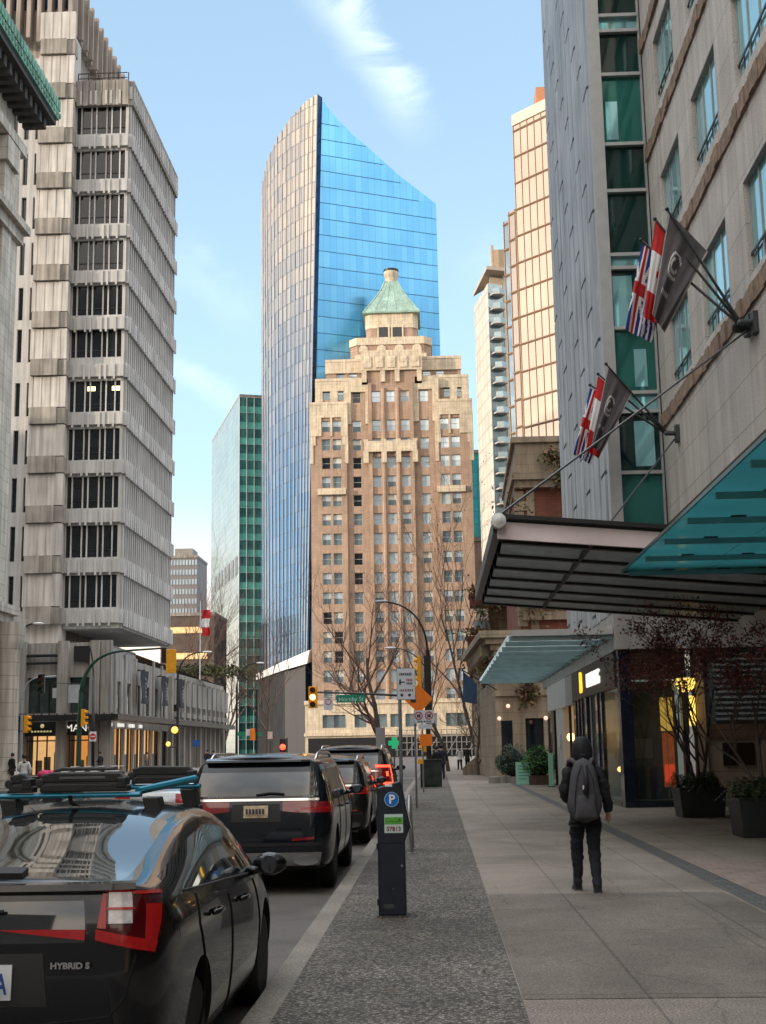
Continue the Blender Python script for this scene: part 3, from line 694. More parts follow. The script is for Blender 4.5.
# ------------------------------------------------------------------ green glass slab, rotated to the street
def build_green():
    C = aty(239, 600, 330); C.z = 0
    lu = Vector((-15.7, 50, 0)).normalized(); fu = Vector((50, 15.7, 0)).normalized()
    ztop = aty(239, 397, 330).z
    E_ = C + lu*54
    T = thing('green_glass_tower', 'pale green glass office slab left of the blue tower', 'building', tuple(C))
    Mp = mul_brick(mat('pale_green_panels', (.30, .37, .345), .22, metal=.1, var=.12, scale=.15), 'YZ', 2.6, 1.85, .07, .62, (.84, .88, .86), 0)
    Mt = mat('teal_spandrel', (.12, .44, .37), .15, metal=.3, var=.25, scale=.25)
    Mv = mat('teal_vision_glass', (.05, .17, .16), .06, metal=.4, var=.5, scale=.35)
    w = MB().quad(C, E_, E_ + Vector((0,0,ztop)), C + Vector((0,0,ztop))); part('pale_wall', w, Mp, T, world=True)
    g = MB(); nf = 22; fh = ztop/nf
    F2 = C + fu*34; nn = Vector((fu.y, -fu.x, 0))
    if nn.y > 0: nn = -nn
    v = MB()
    for k in range(nf):
        z = k*fh
        a, b = (C + Vector((0,0,z)), F2 + Vector((0,0,z)))
        g.quad(a, b, b + Vector((0,0,fh*.42)), a + Vector((0,0,fh*.42)))
        v.quad(a + Vector((0,0,fh*.42)), b + Vector((0,0,fh*.42)), b + Vector((0,0,fh)), a + Vector((0,0,fh)))
    part('spandrel', g, Mt, T, world=True); part('glazing', v, Mv, T, world=True)
    mu = MB()
    for k in range(18):
        p = C + fu*(k*1.95) + nn*.06; mu.tube([p, p + Vector((0,0,ztop))], .09, 4)
    for k in range(nf+1): mu.tube([C + nn*.05 + Vector((0,0,k*fh)), F2 + nn*.05 + Vector((0,0,k*fh))], .07, 4)
    part('mullion', mu, mat('pale_aluminium', (.5, .55, .53), .4, metal=.6), T, world=True)
    up = Vector((0,0,1)); top = MB(); Q = [C, F2, F2 + lu*54, E_]
    top.add([p + up*ztop for p in Q] + [p + up*(ztop+.8) for p in Q], [(0,1,2,3), (4,5,6,7), (0,1,5,4), (1,2,6,5), (2,3,7,6), (3,0,4,7)])
    top.quad(F2, Q[2], Q[2]+up*ztop, F2+up*ztop); top.quad(Q[2], E_, E_+up*ztop, Q[2]+up*ztop)
    part('roof', top, M_concd, T, world=True)
    # row of grey louvre panels two thirds down the pale wall
    lv = MB(); out = Vector((-lu.y, lu.x, 0)); out = out if out.x < 0 else -out
    zl = aty(239, 572, 330).z
    for k in range(7):
        p = C + lu*(3+k*6.6) + out*.1; q = C + lu*(7+k*6.6) + out*.1; lv.quad(p + up*zl, q + up*zl, q + up*(zl+4.6), p + up*(zl+4.6))
    part_each('louvre', lv, mat('grey_louvre', (.22, .23, .24), .5, metal=.3), T, world=True)
    part('antenna', MB().cyl(C + fu*10 + lu*10 + up*ztop, C + fu*10 + lu*10 + up*(ztop+7), .12, .04, 6), M_white, T, world=True)
build_green()

# ------------------------------------------------------------------ far towers on the right
def rot_block(T, name, C, ang, L, D, z0, z1, m):
    u = Vector((cos(ang), sin(ang), 0)); v = Vector((-sin(ang), cos(ang), 0)); C = Vector((C[0], C[1], 0))
    b = MB().prism([tuple((C)[:2]), tuple((C+u*L)[:2]), tuple((C+u*L+v*D)[:2]), tuple((C+v*D)[:2])], z0, z1)
    return part(name, b, m, T, world=True)
def build_gold():
    Cx = aty(519.5, 300, 200).x; ang = radians(-46)
    T = thing('gold_glass_tower', 'golden mirrored glass tower with stepped side glowing in the low sun', 'building', (Cx, 200, 0))
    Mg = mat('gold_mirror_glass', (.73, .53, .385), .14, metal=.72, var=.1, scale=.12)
    Mk = mat('gold_frame', (.30, .20, .13), .5, metal=.2, var=.1)
    zt = aty(519.5, 126, 200).z
    u = Vector((cos(ang), sin(ang), 0)); v = Vector((sin(ang), -cos(ang), 0)); v = v if v.y < 0 else -v   # outward normal of the sunny face
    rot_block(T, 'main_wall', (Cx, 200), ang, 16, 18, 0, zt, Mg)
    C = Vector((Cx, 200, 0)); fr = MB()
    for k in range(20):
        z = zt - 1.0 - k*4.55
        if z > 0: fr.tube([C + v*.06 + Vector((0,0,z)), C + u*16 + v*.06 + Vector((0,0,z))], .20, 4)
    for k in range(0, 11): fr.tube([C + u*(k*1.5) + v*.05 + Vector((0,0,0)), C + u*(k*1.5) + v*.05 + Vector((0,0,zt))], .07, 4)
    part('mullion', fr, Mk, T, world=True)
    part('parapet', MB().prism([tuple((C+v*.2-u*.1)[:2]), tuple((C+v*.2+u*16)[:2]), tuple((C-v*3+u*16)[:2]), tuple((C-v*3-u*.1)[:2])], zt+.003, zt+1.9), mat('pale_parapet', (.55, .48, .4), .6), T, world=True)
    q = C + u*3.5 - v*2; part('plant_room', MB().box(q.x, q.x+6, q.y, q.y+5, zt+1.9, zt+6.2), mat('orange_plant', (.45, .2, .1), .7), T, world=True)
    # stepped lower shafts on its left
    for (px0, py0, Y, L, m) in ((512.5, 212, 205, 3, Mg), (507, 222, 209, 3.2, mat('grey_mirror_glass', (.48, .50, .48), .12, metal=.8, var=.3, scale=.2))):
        p = aty(px0, 320, Y); z1 = aty(px0, py0, Y).z
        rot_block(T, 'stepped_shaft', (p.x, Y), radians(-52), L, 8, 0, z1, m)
        f2 = MB(); C2 = Vector((p.x, Y, 0)); a2 = radians(-52); u2 = Vector((cos(a2), sin(a2), 0)); v2 = Vector((sin(a2), -cos(a2), 0)); v2 = v2 if v2.y < 0 else -v2
        for k in range(18):
            z = z1 - .6 - k*4.55
            if z > 0: f2.tube([C2 + v2*.06 + Vector((0,0,z)), C2 + u2*L + v2*.06 + Vector((0,0,z))], .25, 4)
        for k in range(3): f2.tube([C2 + u2*(k*L/2) + v2*.05, C2 + u2*(k*L/2) + v2*.05 + Vector((0,0,z1))], .10, 4)
        part('shaft_mullion', f2, Mk, T, world=True)
build_gold()

def build_resid():
    Y = 245.
    C = aty(491.5, 400, Y); C.z = 0; L_ = aty(477, 400, Y+14); L_.z = 0; R_ = aty(524, 400, Y+3); R_.z = 0
    zt = aty(491.5, 283, Y).z; up = Vector((0,0,1))
    T = thing('residential_tower', 'slim pale apartment tower with a column of balconies and projecting flat roof', 'building', tuple(C))
    Mw = mul_brick(mat('pale_apartment_wall', (.62, .58, .50), .5, var=.1, scale=.3), 'YZ', 3.2, 3.0, .3, .72, (.8, .86, .9), 0)
    part('side_wall', MB().quad(C, L_, L_+up*zt, C+up*zt), Mw, T, world=True)
    du = (R_-C).normalized(); n = Vector((du.y, -du.x, 0)); n = n if n.y < 0 else -n
    Mg = mul_brick(mat('pale_blue_glazing', (.32, .42, .46), .1, metal=.6, var=.2, scale=.3), 'XZ', 1.3, 3.0, .12, .8, (.7, .75, .8), 0)
    part('front_wall', MB().quad(C, R_, R_+up*zt, C+up*zt).quad(L_, L_+Vector((9,10,0)), L_+Vector((9,10,zt)), L_+up*zt).quad(R_, R_+Vector((2,10,0)), R_+Vector((2,10,zt)), R_+up*zt), Mg, T, world=True)
    part('wall_panel', MB().quad(C+du*3.3+n*.1, C+du*6+n*.1, C+du*6+n*.1+up*(zt+3), C+du*3.3+n*.1+up*(zt+3)), mat('cream_render', (.62, .54, .42), .7), T, world=True)
    roof = MB().prism([tuple((C-du*1.0+n*1.6)[:2]), tuple((C+du*4+n*2.0)[:2]), tuple((C+du*4-n*8)[:2]), tuple((L_-du*.2)[:2])], zt+2.2, zt+2.9)
    roof.box(C.x+.5, C.x+5, Y+2, Y+9, zt, zt+2.2)
    part('roof', roof, mat('roof_slab', (.5, .42, .34), .7), T, world=True)
    part('plant_room', MB().box(C.x+1.5, C.x+9, Y+4, Y+14, zt+2.9, zt+8.5).cyl((C.x+1.2, Y+3, zt+2.9), (C.x+1.2, Y+3, zt+9), .3, n=6), mat('tan_plant_room', (.42, .32, .22), .8), T, world=True)
    slab = MB().prism([tuple((C+du*.4+n*.05)[:2]), tuple((C+du*3.1+n*.05)[:2]), tuple((C+du*2.9+n*1.5)[:2]), tuple((C+du*1.6+n*1.9)[:2]), tuple((C+du*.4+n*1.2)[:2])], 0, .28)
    rail = MB()
    Q = [C+du*.45+n*1.15, C+du*1.6+n*1.85, C+du*2.85+n*1.45]
    for a, b in zip(Q[:-1], Q[1:]): rail.quad(a+up*.3, b+up*.3, b+up*1.25, a+up*1.25)
    ms = None
    Mrail = mat('balcony_glass', (.35, .45, .47), .1, metal=.4)
    Msl = mat('balcony_slab', (.42, .40, .37), .7)
    for k in range(20):
        z = zt - 2.6 - k*3.0
        if z < 20: break
        if ms is None:
            o = part('balcony', slab, Msl, T, world=True); o2 = part('railing', rail, Mrail, o, world=True); ms, mr = o.data, o2.data; o.location = (0, 0, z)
        else:
            o = bpy.data.objects.new('balcony', ms); COL.objects.link(o); o.parent = T; o.location = (0, 0, z)
            o2 = bpy.data.objects.new('railing', mr); COL.objects.link(o2); o2.parent = o
build_resid()

def simple_far(name, label, px0, px1, ptop, Y, m, Dp=18, extra=None):
    a, b = aty(px0, ptop+60, Y), aty(px1, ptop+60, Y); z1 = aty((px0+px1)/2, ptop, Y).z
    T = thing(name, label, 'building', (a.x, Y, 0))
    part('wall', MB().box(a.x, b.x, Y, Y+Dp, 0, z1), m, T, world=True)
    part('roof', MB().box(a.x-.2, b.x+.2, Y-.25, Y+Dp+.2, z1+.003, z1+.8), M_concd, T, world=True)
    return T, a.x, b.x, z1
simple_far('teal_glass_tower', 'sliver of a teal glass tower between the brick tower and the apartment tower', 466, 480.5, 453, 330, mul_brick(mat('teal_curtain_wall', (.05, .36, .36), .1, metal=.5, var=.2, scale=.3), 'XZ', 1.6, 3.4, .1, .55, (.8, .85, .9), 0))
simple_far('low_brick_block', 'low pinkish brick block below the teal glass sliver', 468, 500, 541, 290, mul_brick(mat('pink_brick', (.38, .27, .22), .85, var=.2, scale=.4), 'XZ', 2.2, 3.3, .5, .75, (.5, .5, .55), 0))
# left: distant grey office block and a lower brown one
def distant_left():
    T, xa, xb, z1 = simple_far('grey_office_block', 'distant grey gridded office block beyond the concrete tower', 166, 197, 558, 420, mat('grey_precast', (.20, .19, .19), .8, var=.15))
    part('plant_room', MB().box(xa+2, xa+8.0, 423, 432, z1, z1+3.6), M_concd, T, world=True)
    n, m = 10, 14; fr = MB(); wx = (xb-xa)/n
    hs = []
    w = MB()
    for i in range(n):
        for j in range(m):
            x = xa + i*wx; z = z1 - 2.2 - j*3.2
            if z > 2: w.box(x+wx*.22, x+wx*.86, 419.86, 419.99, z-.2, z+1.5)
    o = part('window', w, M_gl_sky, T, world=True); o['kind'] = 'stuff'
    T, xa, xb, z1 = simple_far('brown_brick_block', 'low dark brown block behind the flagpole, beyond the podium', 160, 214, 616, 300, mat('brown_brick', (.10, .075, .065), .85, var=.25, scale=.5))
    b = MB()
    for j in range(2): b.box(xa+1, xb-1.5, 299.8, 299.99, z1-4-j*6, z1-2.6-j*6)
    part_each('window_band', b, M_litw, T, world=True)
distant_left()
# ------------------------------------------------------------------ left: classical stone building with a copper cornice
def build_classical():
    XF = -25.; zc = atx(53, 118, -23.5).z; yE = atx(7, 330, XF).y
    T = thing('classical_building', 'pale classical stone building with green copper cornice at the far left edge', 'building', (XF, yE, 0))
    w = MB(); Y0 = 16.
    bays = [yE - 2.6 - k*5.2 for k in range(24)]
    holes = []; wins = []
    levels = [(6.2, 9.2), (11, 14.5), (15.8, 19.4), (21.5, 25), (26.5, 30), (31.5, 35)]
    for yb in bays:
        if yb < Y0 + 3: continue
        for z0, z1 in levels:
            holes.append((yb-3.9-Y0, yb-2.3-Y0, z0, z1)); wins.append((yb-3.1, z0, z1))
    w.facade((XF, Y0, 0), (0,1,0), (1,0,0), yE-Y0, zc+2, holes, .6)
    w.quad((XF, yE, 0), (-120, yE, 0), (-120, yE, zc+2), (XF, yE, zc+2)); w.quad((XF, Y0, 0), (-120, Y0, 0), (-120, Y0, zc+2), (XF, Y0, zc+2)); w.quad((XF, Y0, zc+2), (-120, Y0, zc+2), (-120, yE, zc+2), (XF, yE, zc+2)); w.quad((-120, Y0, 0), (-120, yE, 0), (-120, yE, zc+2), (-120, Y0, zc+2))  # block extended far out of view, added to shade the street
    # giant pilasters and quoins
    for yb in bays:
        if yb < Y0+3: continue
        w.box(XF, XF+.45, yb-.1, yb+1.5, 11, zc-5.5); w.box(XF, XF+.6, yb-.3, yb+1.7, 10.2, 11); w.box(XF, XF+.7, yb-.4, yb+1.8, zc-5.5, zc-4.0)
    w.box(XF-.2, XF+.35, yE-1.0, yE+.25, 0, zc-4)
    wl = part('wall', w, M_stone, T, world=True)
    c = MB()
    c.box(XF, XF+.8, Y0, yE+.55, 9.0, 9.5).box(XF, XF+1.1, Y0, yE+.8, 9.5, 10.0)
    zm = atx(12, 226, XF).z
    c.box(XF, XF+.65, Y0, yE+.5, zm-1.2, zm-.5).box(XF, XF+1.0, Y0, yE+.75, zm-.5, zm)
    c.box(XF, XF+.7, Y0, yE+.5, zc-3.9, zc-3.2)
    part('string_course', c, M_stone, wl, world=True)
    # deep dark-soffited cornice, copper fascia and cresting
    s = MB().box(XF, XF+1.75, Y0, yE+2.7, zc-.6, zc-.2)
    for k in range(50): s.box(XF, XF+1.4, yE+1.4-k*.95, yE+1.85-k*.95, zc-1.3, zc-.6)
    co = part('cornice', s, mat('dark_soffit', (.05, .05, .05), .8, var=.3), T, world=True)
    g = MB().box(XF-.5, XF+1.9, Y0, yE+2.85, zc-.195, zc+.35)
    for k in range(110):
        y = yE + 2.6 - k*.55; g.box(XF+1.5, XF+2.0, y-.17, y+.17, zc+.35, zc+1.0); g.ball((XF+1.91, y+.27, zc+.1), (.12,.14,.2), 6, 4)
    g.box(XF+1.45, XF+1.85, Y0, yE+2.8, zc+.353, zc+.75)
    part('copper_cresting', g, M_copper, co, world=True)
    # ground-floor columns
    for k in range(5):
        y = yE - .55 - k*5.2
        b = MB().lathe((XF+.9, y, 0), [(.95, -.004), (.95, .5), (.78, .8), (.72, 1.2), (.66, 7.3), (.78, 7.6), (.9, 8.1), (.95, 8.99)], 20)
        part('column', b, M_stone, T, smooth=40, world=True)
    lw = MB(); hs = [(k*4.6+1.5, k*4.6+3.3, z, z+2.4) for k in range(16) for z in (5, 9.5, 14, 18.5, 23)]  # wing added out of view, height set to keep sun off the street
    lw.facade((XF, -50, 0), (0,1,0), (1,0,0), 65.9, 28, hs, .5); lw.quad((XF, -50, 28), (XF, 15.9, 28), (-120, 15.9, 28), (-120, -50, 28)); lw.quad((XF, -50, 0), (-120, -50, 0), (-120, -50, 28), (XF, -50, 28))
    lo = part('unseen_shade_wing', lw, M_stone, T, world=True); part('shade_wing_glazing', MB().quad((XF-.45, -50, 0), (XF-.45, 15.9, 0), (XF-.45, 15.9, 27), (XF-.45, -50, 27)), M_gl_dark, lo, world=True)
    for yb, z0, z1 in wins[:36]:
        b = MB(); b.quad((XF-.5, yb-.8, z0), (XF-.5, yb+.8, z0), (XF-.5, yb+.8, z1), (XF-.5, yb-.8, z1), 0)
        b.box(XF-.49, XF-.42, yb-.05, yb+.05, z0, z1, 1).box(XF-.49, XF-.42, yb-.8, yb+.8, (z0+z1)/2-.05, (z0+z1)/2+.05, 1)
        part('window', b, [M_gl_dark, M_blackp], T, world=True)
build_classical()

# ------------------------------------------------------------------ left: concrete office tower over a shopping podium
def build_concrete():
    X0, Y0, Y1 = -27.15, 111., 132.
    T = thing('concrete_office_tower', 'banded concrete office tower cantilevered over a podium of lit shops', 'building', (X0, Y0, 0))
    zr = [aty(100, p, Y0).z for p in (591, 541, 492, 444, 396, 342, 300, 255, 209, 165, 119.6)]
    ztop = aty(100, 84, Y0).z; zbot = aty(115, 628, Y0).z
    fh = (zr[10]-zr[0])/10
    xl = aty(70, 350, Y0).x
    W = X0 - xl
    # front: window openings with pairs of thin concrete fins between panes
    holes = [(.05, W-.28, z-1.42-zbot, z+1.42-zbot) for z in zr]
    f = MB().facade((xl, Y0, zbot), (1,0,0), (0,-1,0), W, ztop-zbot, holes, .28)
    f.quad((xl, Y0, zbot), (X0, Y0, zbot), (X0, Y1, zbot), (xl, Y1, zbot)); f.quad((xl-6, Y1, zbot), (X0, Y1, zbot), (X0, Y1, ztop), (xl-6, Y1, ztop)); f.quad((xl, Y0, ztop), (X0, Y0, ztop), (X0, Y1, ztop), (xl, Y1, ztop))
    for z in zr:        # projecting spandrel with small teeth
        pass
    for i in range(12):
        zc = (zr[0]-fh/2 + i*fh) if i < 11 else ztop - .2
        zc = zr[0] - fh/2 + i*fh
        if i < 11: f.box(xl, X0+.02, Y0-.32, Y0-.002, zc-.58, zc+.58)
        for u in (.10, .29, .385, .58, .675, .84):
            x = xl + W*u; f.box(x-.09, x+.09, Y0-.42, Y0-.33, zc-.85, zc+.5)
    wl = part('tower_wall', f, M_conc, T, world=True)
    pr = MB()
    for k in range(8):
        a = xl + k*W/8; pr.box(a+.03, a+W/8-.03, Y0-.35, Y0+.1, ztop-2.3, ztop+.2)
    for k in range(22):
        a = Y0 + k*(Y1-Y0)/22; pr.box(X0-.1, X0+.42, a+.08, a+.9, ztop-2.2, ztop+.25)
    part('parapet', pr, M_concd, wl, world=True)
    rl = MB()
    for z in (ztop+.8, ztop+1.3): rl.cyl((xl, Y0+.4, z), (X0-.3, Y0+.4, z), .05, n=6)
    for k in range(6): rl.cyl((xl+k*W/5.2, Y0+.4, ztop), (xl+k*W/5.2, Y0+.4, ztop+1.3), .05, n=6)
    part('roof_railing', rl, M_dark, T, world=True)
    Mgl = mat('office_glass', (.012, .016, .02), .06, var=.4, scale=.6, spec=.6)
    ml_ = mat('office_ceiling_light', (.8, .7, .4), .5, var=0, emit=(1., .8, .35), estr=1.6)
    for i, z in enumerate(zr):
        b = MB(); b.quad((xl, Y0+.26, z-1.5), (X0-.2, Y0+.26, z-1.5), (X0-.2, Y0+.26, z+1.5), (xl, Y0+.26, z+1.5), 0)
        for u in (.01, .20, .295, .49, .585, .75): 
            x = xl + W*(u+.09); b.box(x-.055, x+.055, Y0+.1, Y0+.25, z-1.42, z+1.42, 1)
        b.box(xl, X0-.3, Y0+.20, Y0+.25, z-.75, z-.68, 2)
        if i == 4:
            for u in (.4, .85): b.box(xl+W*u-.35, xl+W*u+.35, Y0+.22, Y0+.255, z+.55, z+.95, 3)
        part('window_band', b, [Mgl, M_conc2, M_dark, ml_], T, world=True)
    # right flank: deep spandrels and closely set fins
    Mfl = mat('flank_glass', (.05, .055, .06), .15, var=.3, scale=.4, metal=.2)
    part('flank_glazing', MB().quad((X0-.35, Y0+.2, zbot), (X0-.35, Y1, zbot), (X0-.35, Y1, ztop), (X0-.35, Y0+.2, ztop)), Mfl, T, world=True)
    nfin = 26
    for i in range(12):
        zc = zr[0] - fh/2 + i*fh
        if i == 11: zc += .4
        b = MB().box(X0-.3, X0+.30, Y0+.01, Y1, zc-.62, zc+.62)
        for k in range(nfin):
            y = Y0 + .35 + k*(Y1-Y0-.6)/(nfin-1)
            b.box(X0+.30, X0+.46, y-.16, y+.16, zc-.86, zc+.62)
        part('spandrel', b, M_conc2, T, world=True)
    b = MB()
    for k in range(nfin):
        y = Y0 + .35 + k*(Y1-Y0-.6)/(nfin-1); b.box(X0-.3, X0+.2, y-.13, y+.13, zbot, ztop-1)
    part('fin', b, M_conc, T, world=True)
    # stair tower: white ribbed panels and stained blocks, one pair per storey
    xs0, xs1 = aty(28, 350, Y0-2).x, xl
    zs = aty(50, 660, Y0).z; zt2 = aty(60, 36, Y0-1).z
    st, bl = MB(), MB()
    st.box(xs0, xs1-.05, Y0-1.0, Y0+1.2, 9, zt2)
    for i in range(13):
        zc = zr[0] - fh/2 + i*fh
        bl.box(xs0+.15, xs1-.6, Y0-1.75, Y0-1.0, zc-.75, zc+.75); bl.box(xs1-.62, xs1+.12, Y0-1.5, Y0-.4, zc-.7, zc+.7)
        st.box(xs0, xs1+.1, Y0-1.45, Y0-1.002, zc+.8, zc+fh-.8)
        for k in range(4): st.box(xs0+.3+k*.78, xs0+.36+k*.78, Y0-1.49, Y0-1.45, zc+.8, zc+fh-.8)
    s = part('stair_tower', st, mat('white_precast', (.5, .48, .45), .8, var=.1, scale=.6, streak=.3), T, world=True)
    part_each('landing_block', bl, M_concd, s, world=True)
    # recessed bay left of the stair tower, with slit windows
    lb = MB(); x2 = aty(-25, 350, Y0).x; holes = []
    for z in zr:
        for k in range(8): holes.append((xs0-x2-.75-k*1.05, xs0-x2-.3-k*1.05, z-1.6, z+1.5))
    lb.facade((x2, Y0+.3, 0), (1,0,0), (0,-1,0), xs0-x2, ztop+3, holes, .35); lb.quad((x2, Y0+.3, ztop+3), (xs0, Y0+.3, ztop+3), (xs0, Y1, ztop+3), (x2, Y1, ztop+3))
    part('side_wall', lb, M_conc, T, world=True); part('slit_glazing', MB().quad((x2, Y0+.62, 10), (xs0, Y0+.62, 10), (xs0, Y0+.62, ztop), (x2, Y0+.62, ztop)), Mgl, T, world=True)
    # taller fin-clad block behind
    X2 = -33.0; Yb0, Yb1 = 112.9, 134.
    zt = atx(118, 72, X2).z; zb = aty(62, 36, Yb0).z+1.6
    u = MB().box(-120, X2-.5, Yb0+.5, Yb1, 10, zt)  # extended westward out of view to block the low sun
    for k in range(46):
        x = X2 - .2 - k*1.0; u.box(x-.28, x+.1, Yb0-.7, Yb0+.5, zb-2.0 - (k % 2)*.5, zt)
    for k in range(23):
        y = Yb0 + .2 + k*.92; u.box(X2-.5, X2+.15+.35*(k % 2), y-.2, y+.22, zb-1.5, zt+.2)
    part('upper_block', u, mat('brown_precast', (.32, .275, .24), .85, var=.15, scale=.4, streak=.35), T, world=True)
    ug = MB().quad((-80, Yb0+.45, zb+1.5), (X2-.5, Yb0+.45, zb+1.5), (X2-.5, Yb0+.45, zt-.2), (-80, Yb0+.45, zt-.2))
    part('upper_glazing', ug, mat('blue_office_glass', (.03, .06, .10), .06, metal=.4, var=.3), T, world=True)
    # ---- podium
    XP, YP0, YP1 = -26., 101., 160.
    p = MB(); hs = []
    xa = -60.
    pil = [aty(q, 700, YP0).x for q in (21.5, 63.5, 107)]
    step = pil[1]-pil[0]
    pil = [pil[0]-k*step for k in range(6, 0, -1)] + pil + [XP-.4]
    bays = [(pil[i]+.42, pil[i+1]-.42) for i in range(len(pil)-1)]
    fx = lambda z: z
    for a, b in bays:
        if b-a > .6: hs += [(a-xa, b-xa, .05, 3.0), (a-xa, b-xa, 4.75, 7.5)]
    p.facade((xa, YP0, 0), (1,0,0), (0,-1,0), XP-xa, 10.2, hs, .6)
    hs2 = []; sb = []
    yb = YP0 + .9
    while yb + 3.2 < YP0+29: hs2 += [(yb-YP0, yb-YP0+3.0, .05, 3.6), (yb-YP0+.2, yb-YP0+1.9, 4.75, 7.4)]; sb.append(yb); yb += 3.6
    p.facade((XP, YP0, 0), (0,1,0), (1,0,0), YP1-YP0, 9.4, hs2, .16)
    p.quad((xa, YP0, 10.2), (XP, YP0, 10.2), (XP, YP1, 9.4), (xa, YP1, 9.4)); p.quad((xa, YP1, 0), (XP, YP1, 0), (XP, YP1, 9.4), (xa, YP1, 9.4)); p.quad((XP, YP0, 9.4), (XP, YP0, 10.2), (XP-.1, YP0+12, 10.2), (XP-.1, YP0+12, 9.4))
    for x in pil: p.box(x-.40, x+.40, YP0-.55, YP0-.003, 0, 10.3)
    for y in sb: p.box(XP+.003, XP+.16, y-.62, y-.12, 4.6, 9.4 + random.uniform(-.3, .5))
    y = sb[-1] + 3.5
    while y < YP1-1:       # blind ribbed bays further on
        p.box(XP+.003, XP+.4, y-.35, y+.35, 0, 8.9); p.box(XP+.002, XP+.5, y+.6, y+2.2, 6.2, 8.6); p.box(XP+.002, XP+.62, y+.45, y+2.35, 5.0, 5.5); y += 3.1
    pw = part('podium_wall', p, mat('shade_darkened_concrete', (.30, .285, .265), .88, var=.18, scale=.4, streak=.38), T, world=True)  # darker copy of the concrete, the podium's shade put into its colour
    part('terrace_railing', MB().cyl((pil[-4], YP0-.3, 9.2), (pil[-3], YP0-.3, 9.2), .12, n=6).cyl((pil[-4], YP0-.3, 8.6), (pil[-3], YP0-.3, 8.6), .1, n=6).box(pil[-3]+.8, pil[-2]-.5, YP0-.3, YP0-.2, 8.7, 9.9), M_dark, pw, world=True)
    # windows of the first floor, shopfronts
    for i, (a, b) in enumerate(bays):
        if b-a < .6 or b < -45: continue
        g = MB().quad((a, YP0+.5, 4.75), (b, YP0+.5, 4.75), (b, YP0+.5, 7.5), (a, YP0+.5, 7.5), 0)
        for q in (.33, .66): g.box(a+(b-a)*q-.04, a+(b-a)*q+.04, YP0+.4, YP0+.49, 4.75, 7.1, 1)
        part('window', g, [mat('greenish_glass', (.05, .075, .07), .08, metal=.3, var=.3), M_dark], T, world=True)
        s = MB().quad((a, YP0+2.0, .05), (b, YP0+2.0, .05), (b, YP0+2.0, 3.0), (a, YP0+2.0, 3.0), 0)
        s.quad((a, YP0+.5, 3.3), (b, YP0+.5, 3.3), (b, YP0+2.0, 3.0), (a, YP0+2.0, 3.0), 0)
        for q in (.0, .31, .62, .97): s.box(a+(b-a)*q, a+(b-a)*q+.08, YP0+.35, YP0+.5, .05, 3.0, 1)
        s.box(a, b, YP0+.35, YP0+.5, 2.6, 2.7, 1)
        for q in (.15, .42, .74): s.box(a+(b-a)*q, a+(b-a)*q+.45, YP0+1.5, YP0+1.8, .05, 1.0+q, 2)
        part('shopfront', s, [M_lit if i % 3 else M_litw, M_blackp, M_concd], T, world=True)
    for i, y in enumerate(sb):
        part('window', MB().quad((XP-.12, y+.1, 4.75), (XP-.12, y+2, 4.75), (XP-.12, y+2, 7.4), (XP-.12, y+.1, 7.4)), M_gl_dark, T, world=True)
        s = MB().quad((XP-.5, y, .05), (XP-.5, y+3.1, .05), (XP-.5, y+3.1, 3.6), (XP-.5, y, 3.6), 0)
        for q in (.0, 1.25, 2.5): s.box(XP-.15, XP-.06, y+q, y+q+.08, .05, 3.6, 1)
        for q in (.4, 1.6): s.box(XP-.45, XP-.3, y+q, y+q+.5, .05, 1.5, 2)
        part('shopfront', s, [(M_lit if i in (1, 3, 5) else M_litw) if 0 <= i < 6 else M_gl_dark, M_blackp, M_concd], T, world=True)
    # black canopy that wraps the corner, and sign fascia below it
    cn = MB().prism([(xa, YP0-2.2), (XP+1.9, YP0-2.2), (XP+1.9, YP1-3), (XP+.5, YP1-3), (XP+.5, YP0-.57), (xa, YP0-.57)], 4.12, 4.56)
    for k in range(60): cn.box(xa+k*.6, xa+k*.6+.1, YP0-2.3, YP0-2.2, 4.3, 4.66)
    c = part('canopy', cn, M_blackp, T, world=True)
    te = MB()
    for k in range(38):
        y = YP0-1.5 + k*1.5; te.box(XP+1.91, XP+1.96, y, y+1.2, 4.50, 4.60)
    part_each('canopy_trim', te, mat('canopy_trim', (.16, .14, .12), .7), c, world=True)
    fa = MB()
    for a, b in bays:
        if b-a > .6 and b > -45: fa.box(a, b, YP0-.16, YP0-.01, 3.02, 4.1)
    fs = part('sign_fascia', fa, M_blackp, T, world=True)
    Mlet = mat('pale_lettering', (.75, .72, .66), .5, var=0, emit=(1., .95, .85), estr=.35)
    a, b = bays[-2]
    inst_ = part('lettering', text_mesh('MANGO', .78, .02, face_my(Vector(((a+b)/2, YP0-.19, 3.56))), mat_=Mlet), None, fs); inst_.data.transform(Matrix.Translation(-LOC[T.name][0]))
    a, b = bays[-3]; em = MB().ball(((a+b)/2+.1, YP0-.2, 3.78), (.16,.05,.16), 10, 6)
    for k in range(7): em.box((a+b)/2-.75+k*.24, (a+b)/2-.6+k*.24, YP0-.2, YP0-.165, 3.3, 3.42)
    part('emblem', em, mat('gold_emblem', (.6, .5, .25), .4, var=0, emit=(1,.8,.4), estr=.2), fs, world=True)
    em2 = MB()
    for k, y in enumerate((YP0+1.6, YP0+4.6, YP0+5.6, YP0+8.5, YP0+9.4, YP0+12.3)): em2.box(XP+.2, XP+.3, y, y+1.0, 3.72, 4.0)
    part_each('shop_sign', em2, Mlet, fs, world=True)
build_concrete()

